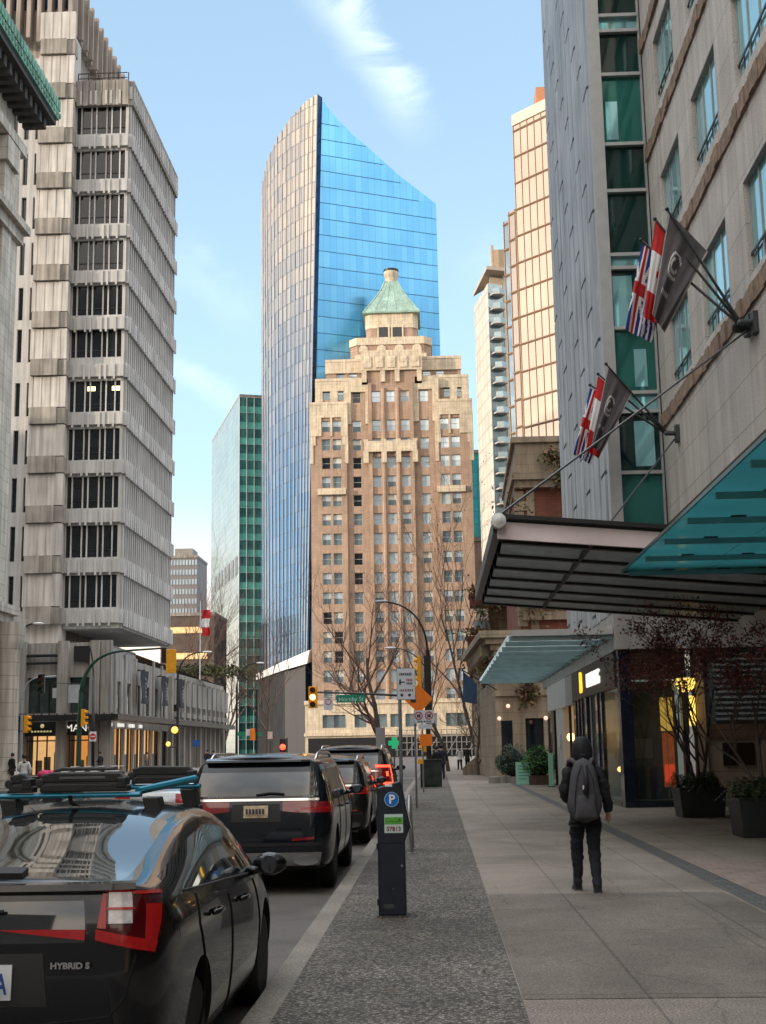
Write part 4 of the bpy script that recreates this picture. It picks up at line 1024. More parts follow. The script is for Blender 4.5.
# dark banners on the podium wall
def banners():
    Mb = mat('black_banner_cloth', (.022, .024, .03), .7, var=.15); Ml = mat('banner_lettering', (.3, .31, .34), .6, var=0)
    ws = ['nearest of the three dark vertical banners on the podium wall', 'middle one of the three dark vertical banners on the podium wall', 'farthest of the three dark vertical banners on the podium wall']
    for k, (px, py0, py1) in enumerate(((145, 671, 704), (165.5, 677, 706), (182, 680, 708))):
        Xp = -25.2; p0, p1 = atx(px, py0, Xp), atx(px, py1, Xp)
        T = thing('banner', ws[k], 'banner', (Xp, p0.y, p1.z), group='dark banners on the podium')
        b = MB()
        b.grid(lambda u, v: (Xp + .08*sin(v*6+u*2), p0.y-1.15+u*2.3, p1.z + v*(p0.z-p1.z)), 6, 10); n = len(b.v)
        b.grid(lambda u, v: (Xp -.05 + .08*sin(v*6+u*2), p0.y-1.15+u*2.3, p1.z + v*(p0.z-p1.z)), 6, 10)
        part('cloth', b, Mb, T, world=True)
        part('pole', MB().cyl((Xp-.3, p0.y-1.2, p0.z+.05), (Xp-.3, p0.y+1.2, p0.z+.05), .05).cyl((Xp-.8, p0.y, p0.z+.05), (Xp, p0.y, p0.z+.05), .05), M_dark, T, world=True)
        q = MB()
        for i in range(5): 
            z = p1.z + (p0.z-p1.z)*(.2+.13*i); q.box(Xp+.1, Xp+.13, p0.y-.28, p0.y+.28, z, z+.06); q.box(Xp+.1, Xp+.13, p0.y-.28+.2*(i % 2), p0.y-.18+.2*(i % 2), z, z+.22)
        part('lettering', q, Ml, T, world=True)
banners()
# flag on the podium roof
def podium_flag():
    b = aty(200, 650, 140); T = thing('flagpole', 'slim flagpole with a limp red and white flag on the podium roof', 'flagpole', (b.x, 140, 9.4))
    zt = aty(200, 610, 140).z
    part('pole', MB().cyl((b.x, 140, 9.2), (b.x, 140, zt+1), .07, .04, 8), M_white, T, world=True)
    f = MB(); z0 = aty(200, 636, 140).z; H_ = zt - z0
    for j in range(6):
        for i in range(4):
            P = lambda u, v: (b.x + .12 + u*.9 + .1*sin(v*9), 140 + .22*sin(u*7+v*3), zt - v*H_)
            f.quad(P(i/4, j/6), P((i+1)/4, j/6), P((i+1)/4, (j+1)/6), P(i/4, (j+1)/6), 1 if 2 <= j < 4 else 0)
    part('flag', f, [mat('red_flag_cloth', (.5, .02, .025), .8, var=.1), mat('white_flag_cloth', (.75, .74, .73), .8, var=.05)], T, world=True)
podium_flag()
# ------------------------------------------------------------------ right: stone hotel with canopies and a corner watch shop
def glass_shader(name, tint, transp=.2, gloss=.15, rough=.1, var=.15, scale=1.5):
    m = bpy.data.materials.new(name); m.use_nodes = True; nt = m.node_tree; nt.nodes.remove(nt.nodes['Principled BSDF']); out = nt.nodes['Material Output']
    tc = _n(nt, 'ShaderNodeTexCoord'); nz = _n(nt, 'ShaderNodeTexNoise'); nz.inputs['Scale'].default_value = scale; nt.links.new(tc.outputs['Object'], nz.inputs['Vector'])
    mr = _n(nt, 'ShaderNodeMapRange'); mr.inputs[3].default_value = 1-var; mr.inputs[4].default_value = 1+var; nt.links.new(nz.outputs['Fac'], mr.inputs[0])
    sc = _n(nt, 'ShaderNodeVectorMath', operation='SCALE'); sc.inputs[0].default_value = tint; nt.links.new(mr.outputs[0], sc.inputs['Scale'])
    tl = _n(nt, 'ShaderNodeBsdfTranslucent'); tp = _n(nt, 'ShaderNodeBsdfTransparent'); gl = _n(nt, 'ShaderNodeBsdfGlossy'); gl.inputs['Roughness'].default_value = rough
    nt.links.new(sc.outputs[0], tl.inputs[0]); tp.inputs[0].default_value = (*[min(1, t*1.5) for t in tint], 1); gl.inputs[0].default_value = (.8, .9, .9, 1)
    m1 = _n(nt, 'ShaderNodeMixShader'); m1.inputs[0].default_value = transp; nt.links.new(tl.outputs[0], m1.inputs[1]); nt.links.new(tp.outputs[0], m1.inputs[2])
    m2 = _n(nt, 'ShaderNodeMixShader'); m2.inputs[0].default_value = gloss; nt.links.new(m1.outputs[0], m2.inputs[1]); nt.links.new(gl.outputs[0], m2.inputs[2])
    nt.links.new(m2.outputs[0], out.inputs[0])
    return m
def build_hotel():
    XW, YC, XS = 6.5, 35.5, 4.95; ZS = 7.62; Y0 = -45.; ZT = 46.
    T = thing('stone_hotel', 'grey-beige stone hotel with green glass strip, metal fins, glass canopies and a corner watch shop', 'building', (XW, YC, 0))
    Mst = mul_brick(mat('grey_granite', (.57, .54, .505), .7, var=.1, scale=.8, streak=.15, bump=.08, bscale=30), 'YZ', 1.42, 1.0, .012, .55, (.92, .91, .9), 0)
    speckle(Mst, 30, .86, 1.12)
    Mrough = mat('rough_hewn_stone', (.25, .18, .13), .95, var=.35, scale=3.5, bump=1.0, bscale=9)
    Msof = mat('brown_soffit', (.10, .062, .042), .75, var=.2, scale=1.2)
    Mgt = mat('teal_glazing', (.30, .62, .66), .05, metal=.45, var=.25, scale=.35)
    Mgtd = mat('dark_green_glazing', (.006, .035, .032), .05, metal=.0, var=.4, scale=.4, spec=.6)
    Mgtm = mat('mid_green_glazing', (.03, .17, .15), .06, metal=.3, var=.3, scale=.4)
    Mal = mat('grey_aluminium', (.42, .43, .43), .45, metal=.4, var=.08)
    zc = [10.42, 14.36, 18.38, 21.8] + [21.8 + 3.95*k for k in range(1, 6)]
    holes = []; wins = []
    ycol = [31.15 - 4.3*k for k in range(17)]
    for k, z0 in enumerate([10.85, 14.95, 18.95, 22.4, 26.3, 30.3, 34.2, 38.2]):
        for y in ycol:
            holes.append((y-Y0, y+2.62-Y0, z0-ZS, z0+2.02-ZS)); wins.append((y, z0))
    w = MB().facade((XW, Y0, ZS), (0,1,0), (-1,0,0), YC-Y0, ZT-ZS, holes, .13)
    w.quad((XW, YC, ZS), (14, YC, ZS), (14, YC, ZT), (XW, YC, ZT)); w.quad((XW, Y0, ZS), (14, Y0, ZS), (14, Y0, ZT), (XW, Y0, ZT)); w.quad((XW, Y0, ZT), (14, Y0, ZT), (14, YC, ZT), (XW, YC, ZT))
    wl = part('wall', w, Mst, T, world=True)
    r = MB()
    for z in zc:
        n = 150
        for i in range(n):      # rough hewn band, stone by stone
            y = YC - .02 - i*.36; r.box(XW-.03-random.uniform(.0, .06), XW+.05, y-.355, y, z-.2+random.uniform(-.02, .02), z+.2+random.uniform(-.02, .02))
    part('rough_stone_band', r, Mrough, wl, world=True)
    part('soffit', MB().box(XW+.003, 14, Y0, YC-.003, ZS-.05, ZS+.42).box(XW+.12, XW+.5, Y0, YC-.05, ZS-.28, ZS-.05), Msof, T, world=True)
    for k, (y, z0) in enumerate(sorted(wins, key=lambda q: -q[0])[:56]):
        x = XW+.12; g = MB(); g.quad((x, y, z0), (x, y+2.62, z0), (x, y+2.62, z0+2.02), (x, y, z0+2.02), 0)
        for yy in (y+.04, y+.87, y+1.75, y+2.58): g.box(x-.025, x-.003, yy-.03, yy+.03, z0, z0+2.02, 1)
        g.box(x-.055, x-.03, y, y+2.62, z0+.0, z0+.05, 2); g.box(x-.055, x-.03, y, y+2.62, z0+.46, z0+.52, 2)
        for q in range(4): g.box(x-.052, x-.032, y+.3+q*.6, y+.33+q*.6, z0+.05, z0+.46, 2)
        part('window', g, [Mgt, Mal, M_blackp], T, world=True)
    # green glass strip facing up the street
    mz = [ZT, 41, 37, 33, 29, 26, 23.0, 22.5, 21.1, 18.9, 17.45, 15.5, 15.1, 13.3, 11.4, 10.85, 9.1, 5.2]
    gs = MB()
    for i in range(len(mz)-1):
        gs.quad((XS+.35, YC+.32, mz[i+1]), (XW, YC+.32, mz[i+1]), (XW, YC+.32, mz[i]), (XS+.35, YC+.32, mz[i]), 2 if mz[i]-mz[i+1] < .6 else (0, 1, 0, 1, 0)[i % 5])
    part('glass_strip', gs, [Mgtd, Mgtm, Mgt], T, world=True)
    fr = MB().box(XS+.02, XS+.35, YC+.1, YC+.55, 5.2, ZT).box(XS+.3, XS+.36, YC+.22, YC+.3, 5.2, ZT).box(XW-.06, XW+.0, YC+.2, YC+.3, 5.2, ZT)
    for z in mz[1:-1]: fr.box(XS+.1, XW-.06, YC+.15, YC+.31, z-.05, z+.05)
    part('strip_frame', fr, Mal, T, world=True)
    bl = MB()   # blinds and ceilings seen behind the glass
    for z0, z1, x0, x1 in ((13.4, 14.9, XS+.4, XS+.95), (9.3, 10.6, XS+.8, XW-.2), (19.1, 20.3, XS+.45, XS+.8), (11.6, 12.7, XS+.9, XW-.3)): bl.box(x0, x1, YC+.305, YC+.317, z0, z1)
    part_each('blind', bl, Mgt, T, world=True)
    # angled metal fins up the street front
    Mfin = mat('zinc_fin', (.42, .45, .48), .5, metal=.25, var=.2, scale=.5, streak=.3)
    yf = YC + .6; n = 10; dy = (48.6 - yf)/n
    bk = MB().quad((XS+.32, yf, 5.2), (XS+.32, 48.6, 5.2), (XS+.32, 48.6, ZT), (XS+.32, yf, ZT)).quad((XS+.32, 48.6, 5.2), (14, 48.6, 5.2), (14, 48.6, ZT), (XS+.32, 48.6, ZT)); part('fin_backing', bk, M_dark, T, world=True)
    for k in range(n):
        b = MB(); y = yf + k*dy; z = 5.3 + (k*1.37) % 3.9 - 3.9
        while z < ZT:
            z0, z1 = max(5.25, z+.05), min(ZT, z+3.86)
            if z1 > z0:
                b.ext([(XS+.28, y+.05, z0), (XS+.04, y+.05, z0), (XS-.02, y+.16, z0), (XS-.02, y+dy-.14, z0), (XS+.06, y+dy-.08, z0), (XS+.28, y+dy-.08, z0)], (0, 0, z1-z0))
            z += 3.92
        part('metal_fin', b, Mfin, T, world=True)
    # ---- ground floor: grey fascia above the shop
    Mgr = mat('grey_fascia', (.35, .345, .335), .6, var=.1, scale=.6, streak=.15)
    f = MB().box(XS-.1, 9, YC-.12, YC+.2, 4.18, 5.15).box(XS-.1, XS+.5, YC+.2, 60, 4.55, 5.15).box(XS-.06, XS+.5, YC+.2, 60, 4.18, 4.546).box(XS+.5, 9, YC+.2, 60, 4.9, 5.15)
    f.box(XS-.14, 9, YC-.16, YC-.121, 4.18, 4.28)
    part('shop_fascia', f, Mgr, T, world=True)
    Mnavy = mat('navy_lacquer', (.006, .014, .032), .25, var=.15, coat=.4)
    Mwood = mul_brick(mat('brown_slat_panel', (.065, .035, .024), .5, var=.2, scale=2), 'YZ', 40, .085, .02, .3)
    Mwoodx = mul_brick(mat('brown_louvre_panel', (.085, .05, .036), .5, var=.2, scale=2), 'XZ', 40, .085, .02, .3)
    nv = MB().box(XS, XS+.32, YC-.02, YC+.62, 0, 4.177).box(XS+.32, XW+.45, YC-.02, YC+.1, 0, .16).box(6.58, 6.72, YC-.04, YC+.2, 0, 4.17)
    nv.box(XS-.01, XS+.12, 36.12, 47.4, 0, .14).box(XS, XS+.12, 39.6, 41.0, .14, 3.2).box(XS+.15, XS+.35, 41, 43.6, .14, 3.2).box(XS, XS+.12, 43.6, 47.4, .14, 3.2)
    for y in (40.3, 44.6, 45.6, 46.6): nv.box(XS-.05, XS-.003, y-.06, y+.06, .14, 3.2)
    part('shop_frame', nv, Mnavy, T, world=True)
    sg = part('sign_panel', MB().box(XS-.04, XS+.14, 36.16, 47.5, 3.203, 4.177), Mwood, T, world=True)
    part('louvre_panel', MB().box(XS+.325, 6.575, YC+.0, YC+.12, 3.36, 4.175), Mwoodx, T, world=True)
    Mlg = mat('lit_white_letter', (.9, .9, .85), .4, var=0, emit=(1, .96, .86), estr=.5); Mye = mat('lit_yellow_emblem', (.9, .6, .05), .4, var=0, emit=(1, .62, .05), estr=.6)
    off = Matrix.Translation(-LOC[T.name][0])
    me = text_mesh('BREITLING', .62, .03, off @ face_mx(Vector((XS-.07, 40.9, 3.66))) @ Matrix.Diagonal((1.12, 1, 1, 1)), mat_=Mlg); part('lettering', me, None, sg)
    me = text_mesh('B', .95, .03, off @ face_mx(Vector((XS-.07, 44.3, 3.68))), bold=.02, mat_=Mye); part('emblem', me, None, sg)
    # display window to the front
    Mdisp = mat('display_backdrop', (.075, .068, .045), .7, var=.3, scale=2)
    Mglas = glass_shader('shop_glass', (.5, .6, .6), .93, .12, .02)
    d = MB().quad((XS+.32, YC+1.1, .16), (6.6, YC+1.1, .16), (6.6, YC+1.1, 3.36), (XS+.32, YC+1.1, 3.36), 0); d.box(XS+.32, 6.6, YC+.15, YC+1.09, .1, .18, 0)
    for k, c in enumerate((1, 2, 3, 1, 4, 2, 1)): d.box(XS+.5+k*.11, XS+.6+k*.11, YC+.9, YC+1.05, .18, 1.05, c)
    d.box(XS+.42, XS+1.0, YC+.95, YC+1.06, 1.22, 1.85, 1); d.box(XS+.47, XS+.95, YC+.93, YC+.949, 1.27, 1.8, 3)
    dp = part('display', d, [Mdisp, mat('display_brown', (.06, .04, .025), .6), mat('display_green', (.03, .05, .04), .6), mat('display_tan', (.18, .12, .08), .6), mat('display_blue', (.03, .04, .07), .6)], T, world=True)
    og = MB().box(6.12, 6.45, YC+.7, YC+.8, 2.0, 2.9, 0).box(6.14, 6.44, YC+.7, YC+.8, .5, 1.95, 1).box(6.16, 6.42, YC+.66, YC+.699, .62, 1.1, 2)
    part('light_box', og, [mat('amber_light', (.8, .5, .1), .4, emit=(1, .5, .08), estr=.25, var=.4, scale=5), mat('orange_display', (.5, .1, .02), .4, emit=(1, .16, .03), estr=.08, var=.6, scale=4), mat('red_display', (.6, .04, .01), .4, emit=(1, .08, .02), estr=.3, var=0)], dp, world=True)
    part('display_glass', MB().quad((XS+.33, YC+.06, .17), (6.57, YC+.06, .17), (6.57, YC+.06, 3.35), (XS+.33, YC+.06, 3.35)), Mglas, T, world=True)
    # side windows: lit showcase, white piers
    s = MB().quad((XS+1.3, 36.1, .14), (XS+1.3, 39.6, .14), (XS+1.3, 39.6, 3.2), (XS+1.3, 36.1, 3.2), 0).quad((XS+.1, 39.6, .14), (XS+1.3, 39.6, .14), (XS+1.3, 39.6, 3.2), (XS+.1, 39.6, 3.2), 1)
    s.box(XS+.45, XS+.9, 37.2, 39.0, 1.72, 2.05, 2).box(XS+.45, XS+.9, 37.3, 38.9, 1.1, 1.7, 3).box(XS+.5, XS+.9, 37.0, 38.5, .9, 1.0, 3).box(XS+.45, XS+.95, 36.6, 39.4, .15, .9, 3).ball((XS+.3, 38.4, .95), .08, 8, 6, 2)
    s.box(XS+.5, XS+1.0, 37.4, 38.8, 2.5, 3.0, 3)
    part('showcase', s, [mat('showcase_wall', (.30, .30, .30), .5, var=.3, scale=1.5), mat('showcase_side', (.35, .34, .33), .4), mat('showcase_lamp', (.8, .45, .15), .4, emit=(1, .45, .12), estr=1.6, var=0), mat('showcase_furniture', (.04, .032, .028), .5)], T, world=True)
    part('showcase_glass', MB().quad((XS+.05, 36.12, .14), (XS+.05, 39.6, .14), (XS+.05, 39.6, 3.2), (XS+.05, 36.12, 3.2)), Mglas, T, world=True)
    Mwp = mat('white_stone_panel', (.56, .56, .54), .6, var=.08, scale=1.5)
    p = MB().box(XS-.05, XS+.2, 49.9, 58, 3.1, 4.177).box(XS-.03, XS+.3, 51.6, 54.4, 0, 3.097)
    p.box(XS-.08, XS-.031, 52.3, 53.1, 1.55, 2.1)
    part('white_pier', p, Mwp, T, world=True)
    part('grey_panel', MB().box(XS-.045, XS+.2, 47.51, 49.88, 3.1, 4.17), Mgr, T, world=True)
    part('lit_window', MB().quad((XS+.2, 47.5, .1), (XS+.2, 51.6, .1), (XS+.2, 51.6, 3.1), (XS+.2, 47.5, 3.1), 0).box(XS+.0, XS+.1, 47.5, 47.62, .1, 3.1, 1).box(XS+.0, XS+.1, 49.4, 49.5, .1, 3.1, 1).ball((XS+.1, 49.9, 1.95), .16, 8, 6, 2),
         [mat('warm_showroom', (.25, .16, .09), .5, var=.5, scale=1.2, emit=(1, .55, .2), estr=.12), M_dark, mat('warm_globe', (1, .6, .3), .4, emit=(1, .55, .2), estr=2.5, var=0)], T, world=True)
    part('dark_shopfront', MB().box(XS+.1, XS+.3, 54.4, 60, 0, 3.09).box(XS+.02, XS+.099, 56, 56.15, 0, 3.09), M_gl_dark, T, world=True)
    part('notice', MB().box(XS-.1, XS-.081, 52.4, 53.0, 1.6, 2.05), M_white, T, world=True)
    part('podium_end', MB().box(XS+.35, 12, 59.5, 60, 0, 4.9), M_conc, T, world=True)
    # recessed stone wall beside the shop
    Msw = mul_brick(mat('beige_stone', (.34, .275, .21), .85, var=.14, scale=1.0, bump=.2, bscale=20), 'XZ', 1.25, .9, .01, .6, (.93, .92, .9), .5)
    part('stone_wall', MB().box(6.95, 14, YC+.06, YC+.5, 0, 1.745).box(6.97, 7.18, YC-.1, YC+.06, 0, 4.2), Msw, T, world=True)
    part('brown_band', MB().box(7.18, 14, YC+.02, YC+.4, 1.75, 2.14), mul_brick(mat('brown_stone_band', (.15, .085, .055), .8, var=.25, scale=2), 'XZ', .9, .2, .015, .6), T, world=True)
    lv = MB().box(7.18, 14, YC+.2, YC+.4, 2.143, 4.17, 0)
    for k in range(13): lv.box(7.5, 14, YC+.08, YC+.19, 2.25+k*.145, 2.31+k*.145, 1)
    part('louvre_window', lv, [mat('slate_panel', (.16, .19, .21), .6, var=.15), mat('pale_slats', (.27, .31, .34), .5, var=.1)], T, world=True)
    part('plaque', MB().box(7.6, 8.43, YC+.01, YC+.055, 1.06, 1.65).box(7.64, 8.39, YC-.004, YC+.009, 1.1, 1.61), mat('bronze_plaque', (.035, .022, .015), .35, metal=.6, var=.3, scale=6), T, world=True)
    part('upper_panel', MB().box(XW+.003, 14, YC+.05, YC+.4, 5.153, ZS-.29), mat('brown_panel', (.16, .10, .07), .7, var=.15, scale=1, streak=.2), T, world=True)
    part('light_leak_blocker', MB().box(6.99, 14, YC+.52, YC+.7, 0, ZS), M_dark, T, world=True)  # dark box added behind the walls to stop light leaking through
    part('inner_wall', MB().box(13, 13.4, Y0, YC, 0, ZS-.3), Msw, T, world=True)
    # sconce
    sc = MB().lathe((6.65, YC-.28, 0), [(.08, 3.0), (.22, 3.1), (.27, 3.25), (.24, 3.36), (.05, 3.38)], 14)
    lp = part('wall_lamp', MB().cyl((6.65, YC-.28, 1.9), (6.65, YC-.28, 3.0), .05).box(6.6, 6.7, YC-.28, YC-.04, 2.7, 2.76), M_blackp, T, world=True)
    Mlamp = mat('amber_lamp_glass', (.9, .65, .2), .4, var=.6, scale=9, emit=(1, .66, .12), estr=.8)
    part('lamp_bowl', sc, Mlamp, lp, world=True, smooth=40)
    part('lamp_tube', MB().lathe((6.8, YC-.2, 0), [(.06, 2.1), (.1, 2.15), (.1, 2.85), (.06, 2.9)], 10), Mlamp, lp, world=True)
    # ---- steel louvred canopy
    Mste = mat('canopy_steel', (.60, .72, .78), .5, metal=.1, var=.15, scale=1.0, streak=.15)
    zs = lambda x: 5.5 - .09*(x-1.13)
    xa, xb, ya, yb = 1.13, 7.6, 22.3, 32.8
    lou = MB()
    for k in range(6):
        y0 = ya+.5 + k*(yb-ya-.5)/6; y1 = y0 + (yb-ya-.5)/6
        for x0, x1 in ((xa+.15, 2.75), (2.8, xb)):
            lou.add([(x0, y0+.16, zs(x0)-.10), (x1, y0+.16, zs(x1)-.10), (x1, y1-.0, zs(x1)-.24), (x0, y1-.0, zs(x0)-.24), (x0, y0+.16, zs(x0)-.07), (x1, y0+.16, zs(x1)-.07), (x1, y1-.0, zs(x1)-.20), (x0, y1-.0, zs(x0)-.20)],
                    [(3,2,1,0),(4,5,6,7),(0,1,5,4),(1,2,6,5),(2,3,7,6),(3,0,4,7)])
    cp = part('steel_canopy', lou, Mste, T, world=True)
    for k in range(7):
        yc_ = ya + .5 + k*(yb-ya-.5)/6; ch = MB().add([(x, y, zs(x)-d) for d in (.29, .0) for x, y in ((xa+.1, yc_-.02), (xb, yc_-.02), (xb, yc_+.14), (xa+.1, yc_+.14))], [(3,2,1,0),(4,5,6,7),(0,1,5,4),(1,2,6,5),(2,3,7,6),(3,0,4,7)]); part('louvre_shade_strip', ch, M_dark, cp, world=True)  # dark strips painted in as the shadow lines between louvres
    def beam(x0, y0, x1, y1, d, h, up=0.):
        b = MB(); dv = Vector((x1-x0, y1-y0, 0)).normalized(); n = Vector((-dv.y, dv.x, 0))*d/2
        q = [Vector((x0, y0, zs(x0)))-n, Vector((x1, y1, zs(x1)))-n, Vector((x1, y1, zs(x1)))+n, Vector((x0, y0, zs(x0)))+n]
        return b.ext([v+Vector((0,0,up-h)) for v in q], (0, 0, h))
    part('fascia', beam(xa, ya, xb, ya, .08, .30, .0), mat('pale_fascia', (.82, .71, .71), .5, var=.1, scale=1.2), cp, world=True)
    part('edge_beam', beam(xa-.05, ya-.1, xb, ya-.1, .1, .07, .12), M_blackp, cp, world=True)
    part('side_beam', beam(xa, ya, xa, yb, .14, .26, .06), M_blackp, cp, world=True)
    part('cross_beam', beam(2.775, ya+.1, 2.775, yb, .06, .3, .02), mat('dark_steel', (.03, .035, .04), .5), cp, world=True)
    tp = MB().add([(xa, ya, zs(xa)+.061), (xb, ya, zs(xb)+.061), (xb, yb, zs(xb)+.061), (xa, yb, zs(xa)+.061)], [(0,1,2,3)]); part('deck', tp, mat('canopy_deck', (.05, .055, .06), .6), cp, world=True)
    lt = MB()
    for k in range(9): x = xa+.4+k*.62; lt.lathe((x, yb-1.1, zs(x)-.2), [(.06, 0), (.06, .1)], 8)
    part_each('downlight', lt, M_dark, cp, world=True)
    part('beam_pin', MB().lathe((xa+.02, ya-.16, zs(xa)-.02), [(.03, -.14), (.13, -.1), (.13, .1), (.03, .14)], 12, axis='Y'), M_white, cp, world=True)
    Mcab = mat('steel_cable', (.10, .10, .105), .4, metal=.6, var=0)
    b1, b2 = atx(752, 327, XW), atx(677, 436, XW)
    a1 = Vector((xa+.05, ya, zs(xa)+.12)); a2 = aty(569, 521, 28.5); a2.z = zs(a2.x)+.06
    for a, b in ((a1, b1), (a2, b2)): part('stay_cable', MB().tube([a, a.lerp(b, .5), b], .022, 6), Mcab, cp, world=True)
    part('cable_anchor', MB().box(XW-.12, XW, b1.y-.25, b1.y+.25, b1.z-.15, b1.z+.2).lathe((XW-.2, b1.y, b1.z), [(.05,-.2),(.12,-.15),(.12,.15),(.05,.2)], 10, axis='X'), M_dark, cp, world=True)
    # ---- teal glass canopy, nearer
    Mtg = glass_shader('teal_canopy_glass', (.15, .36, .38), .3, .14, .12, .22, .8)
    zg = 4.64; x0, x1, y0, y1 = 3.32, 7.4, 5.0, 22.75
    g = MB(); ny = 10
    for i in range(ny):
        for j in range(3):
            a, b = y0 + (y1-y0)*i/ny, y0 + (y1-y0)*(i+1)/ny; c, d = x0 + (x1-x0)*j/3, x0 + (x1-x0)*(j+1)/3
            g.box(c+.006, d-.006, a+.006, b-.006, zg-.012, zg)
    gc = part('glass_canopy', g, Mtg, T, world=True)
    pu = MB(); fx = MB()
    for i in range(ny+1):
        y = y0 + (y1-y0)*i/ny - .25
        pu.box(x0+.08, x1, y-.03, y+.03, zg-.11, zg-.033)
        for x in (x0+.75, x0+1.7, x0+2.4, x0+3.3): fx.box(x-.1, x+.1, y-.04, y+.04, zg-.03, zg-.013); fx.cyl((x, y, zg+.002), (x, y, zg+.14), .03, n=6)
    part_each('purlin', pu, mat('teal_purlin', (.12, .32, .34), .5), gc, world=True); part_each('glass_clamp', fx, M_dark, gc, world=True)
    part('edge_trim', MB().box(x0-.02, x0, y0, y1, zg-.03, zg+.02).box(x0, x1, y1, y1+.02, zg-.03, zg+.02), mat('teal_edge', (.02, .10, .11), .3), gc, world=True)
    # ---- glass canopy over the shop side
    Mcg = glass_shader('pale_canopy_glass', (.75, .86, .86), .55, .16, .15, .2, .9)
    x0, x1, y0, y1, zg = 1.98, XS-.12, 35.5, 59.8, 4.62
    g = MB()
    for i in range(12): g.box(x0, x1, y0+(y1-y0)*i/12+.01, y0+(y1-y0)*(i+1)/12-.01, zg-.015, zg)
    sc_ = part('shop_canopy', g, Mcg, T, world=True)
    pu = MB()
    for i in range(13): y = y0 + (y1-y0)*i/12 + (.06 if i == 0 else -.06); pu.box(x0+.05, x1, y-.05, y+.05, zg-.15, zg-.02)
    part_each('purlin', pu, mat('teal_steel', (.22, .31, .32), .4, metal=.3), sc_, world=True)
    part('canopy_fascia', MB().box(x0+.1, x1, y0-.07, y0-.02, zg-.02, zg+.14).box(x1-.1, x1, y0, y1, zg+.005, zg+.2), mat('pale_grey_fascia', (.48, .48, .47), .5, var=.08), sc_, world=True)
build_hotel()

# ------------------------------------------------------------------ flags on the hotel wall
def build_flags():
    Mg = mat('grey_flag_cloth', (.085, .075, .082), .8, var=.15, scale=3); Mgb = mat('pale_flag_edge', (.45, .4, .36), .8); Mr = mat('red_flag', (.50, .02, .02), .8, var=.15); Mw = mat('white_flag', (.72, .71, .72), .8, var=.06)
    Mb = mat('blue_flag', (.02, .035, .22), .8, var=.1); My = mat('yellow_flag', (.75, .42, .02), .8, var=.1); Mlog = mat('flag_mark', (.5, .48, .47), .8, var=.0)
    def one(label, br, tips, hoists, flies, s, Yb):
        B = atx(*br, 6.5); B.x = 6.42
        T = thing('flag_bracket', label, 'flags', tuple(B), group='flag brackets on the hotel wall')
        part('bracket', MB().box(B.x-.02, B.x+.08, B.y-.13*s, B.y+.13*s, B.z-.24*s, B.z+.2*s).lathe((B.x-.16, B.y, B.z), [(.04,-.14),(.065,-.1),(.065,.14),(.03,.18)], 10, axis='X'), mat('bracket_steel', (.06, .065, .07), .5, metal=.4), T, world=True)
        for k, (tip, ho, fly) in enumerate(zip(tips, hoists, flies)):
            Yk = Yb + k*.32
            tp = aty(*tip, Yk); st = Vector((B.x-.22, B.y + (Yk-B.y)*.15, B.z+.02))
            pl = part('pole', MB().tube([st, tp], [.032, .022], 8).ball(tp, .045, 8, 6), M_dark, T, world=True)
            h0, h1 = aty(*ho[0], Yk-.02), aty(*ho[1], Yk-.02); f0, f1 = aty(*fly[0], Yk+.05), aty(*fly[1], Yk+.05)
            nu, nv = (64, 52) if k == 0 else (36, 28)
            def P(u, v):
                a = h0.lerp(h1, u); b = f0.lerp(f1, u); p = a.lerp(b, v)
                fold = (sin(u*11 + v*2.2 + k) * .06 + sin(u*23+1+v*3)*.025) * min(1, v*1.8+.1) * s
                sag = sin(v*pi)*.03*(u-.5)
                return Vector((p.x + sag + fold*.35, p.y + fold, p.z))
            def col(u, v):
                if k == 0:
                    if u < .035 or u > .965: return 1
                    du, dv = (u-.44)*1.05, (v-.40)*1.25
                    r = sqrt(du*du+dv*dv); an = math.atan2(dv, du)
                    if .135 < r < .175 and not (-.5 < an < .9): return 2
                    if .06 < r < .10 and (an > .2 or an < -1.6): return 2
                    return 0
                if k == 1: return 3 if v < .27 or v > .73 else (3 if (abs(v-.5)*1.6 + abs(u-.5)) < .2 else 4)
                if u < .42: return 3 if abs(u-.21) < .05 or abs(v-.5) < .06 else (4 if abs(u-.21) < .09 or abs(v-.5) < .11 or abs(abs(v-.5)*.84-abs(u-.21)) < .04 else 5)
                if (u-1)**2*1.3 + (v-.5)**2 < .04: return 6
                return 5 if int((u-.42)*13 + sin(v*12)*.5) % 2 else 4
            b = MB(); b.grid(P, nu, nv)
            n2 = 2
            b.m = [col((i//nv+.5)/nu, (i % nv+.5)/nv) for i in range(nu*nv)]
            fl = part('flag', b, [Mg, Mgb, Mlog, Mr, Mw, Mb, My], pl, world=True, smooth=True)
            if k == 0:
                q = MB()
                for i in range(5):   # small lettering under the mark
                    for sx in (-1, 1): 
                        c = [P(.30+.045*i + d_, .68 + e) for d_, e in ((0,0),(.028,0),(.028,.05),(0,.05))]
                    q.add([p + Vector((-.01,-.012,0)) for p in c], [(0,1,2,3)])
                part('lettering', q, Mlog, fl, world=True)
    one('upper wall bracket with three poles, its grey, red and striped flags hanging larger', (757, 322), [(667, 209), (655, 219), (641, 240)],
        [[(669, 212), (708, 252)], [(655, 221), (681, 246)], [(642, 243), (668, 258)]], [[(652, 314), (664, 332)], [(644, 318), (663, 326)], [(626, 330), (651, 342)]], 1.0, 25.4)
    one('lower wall bracket with three poles, its grey, red and striped flags hanging smaller', (679, 433), [(606, 364), (598, 374), (590, 385)],
        [[(608, 367), (633, 392)], [(598, 376), (622, 396)], [(590, 388), (614, 400)]], [[(591, 446), (601, 452)], [(586, 450), (598, 458)], [(574, 455), (590, 464)]], 1.0, 33.6)
build_flags()

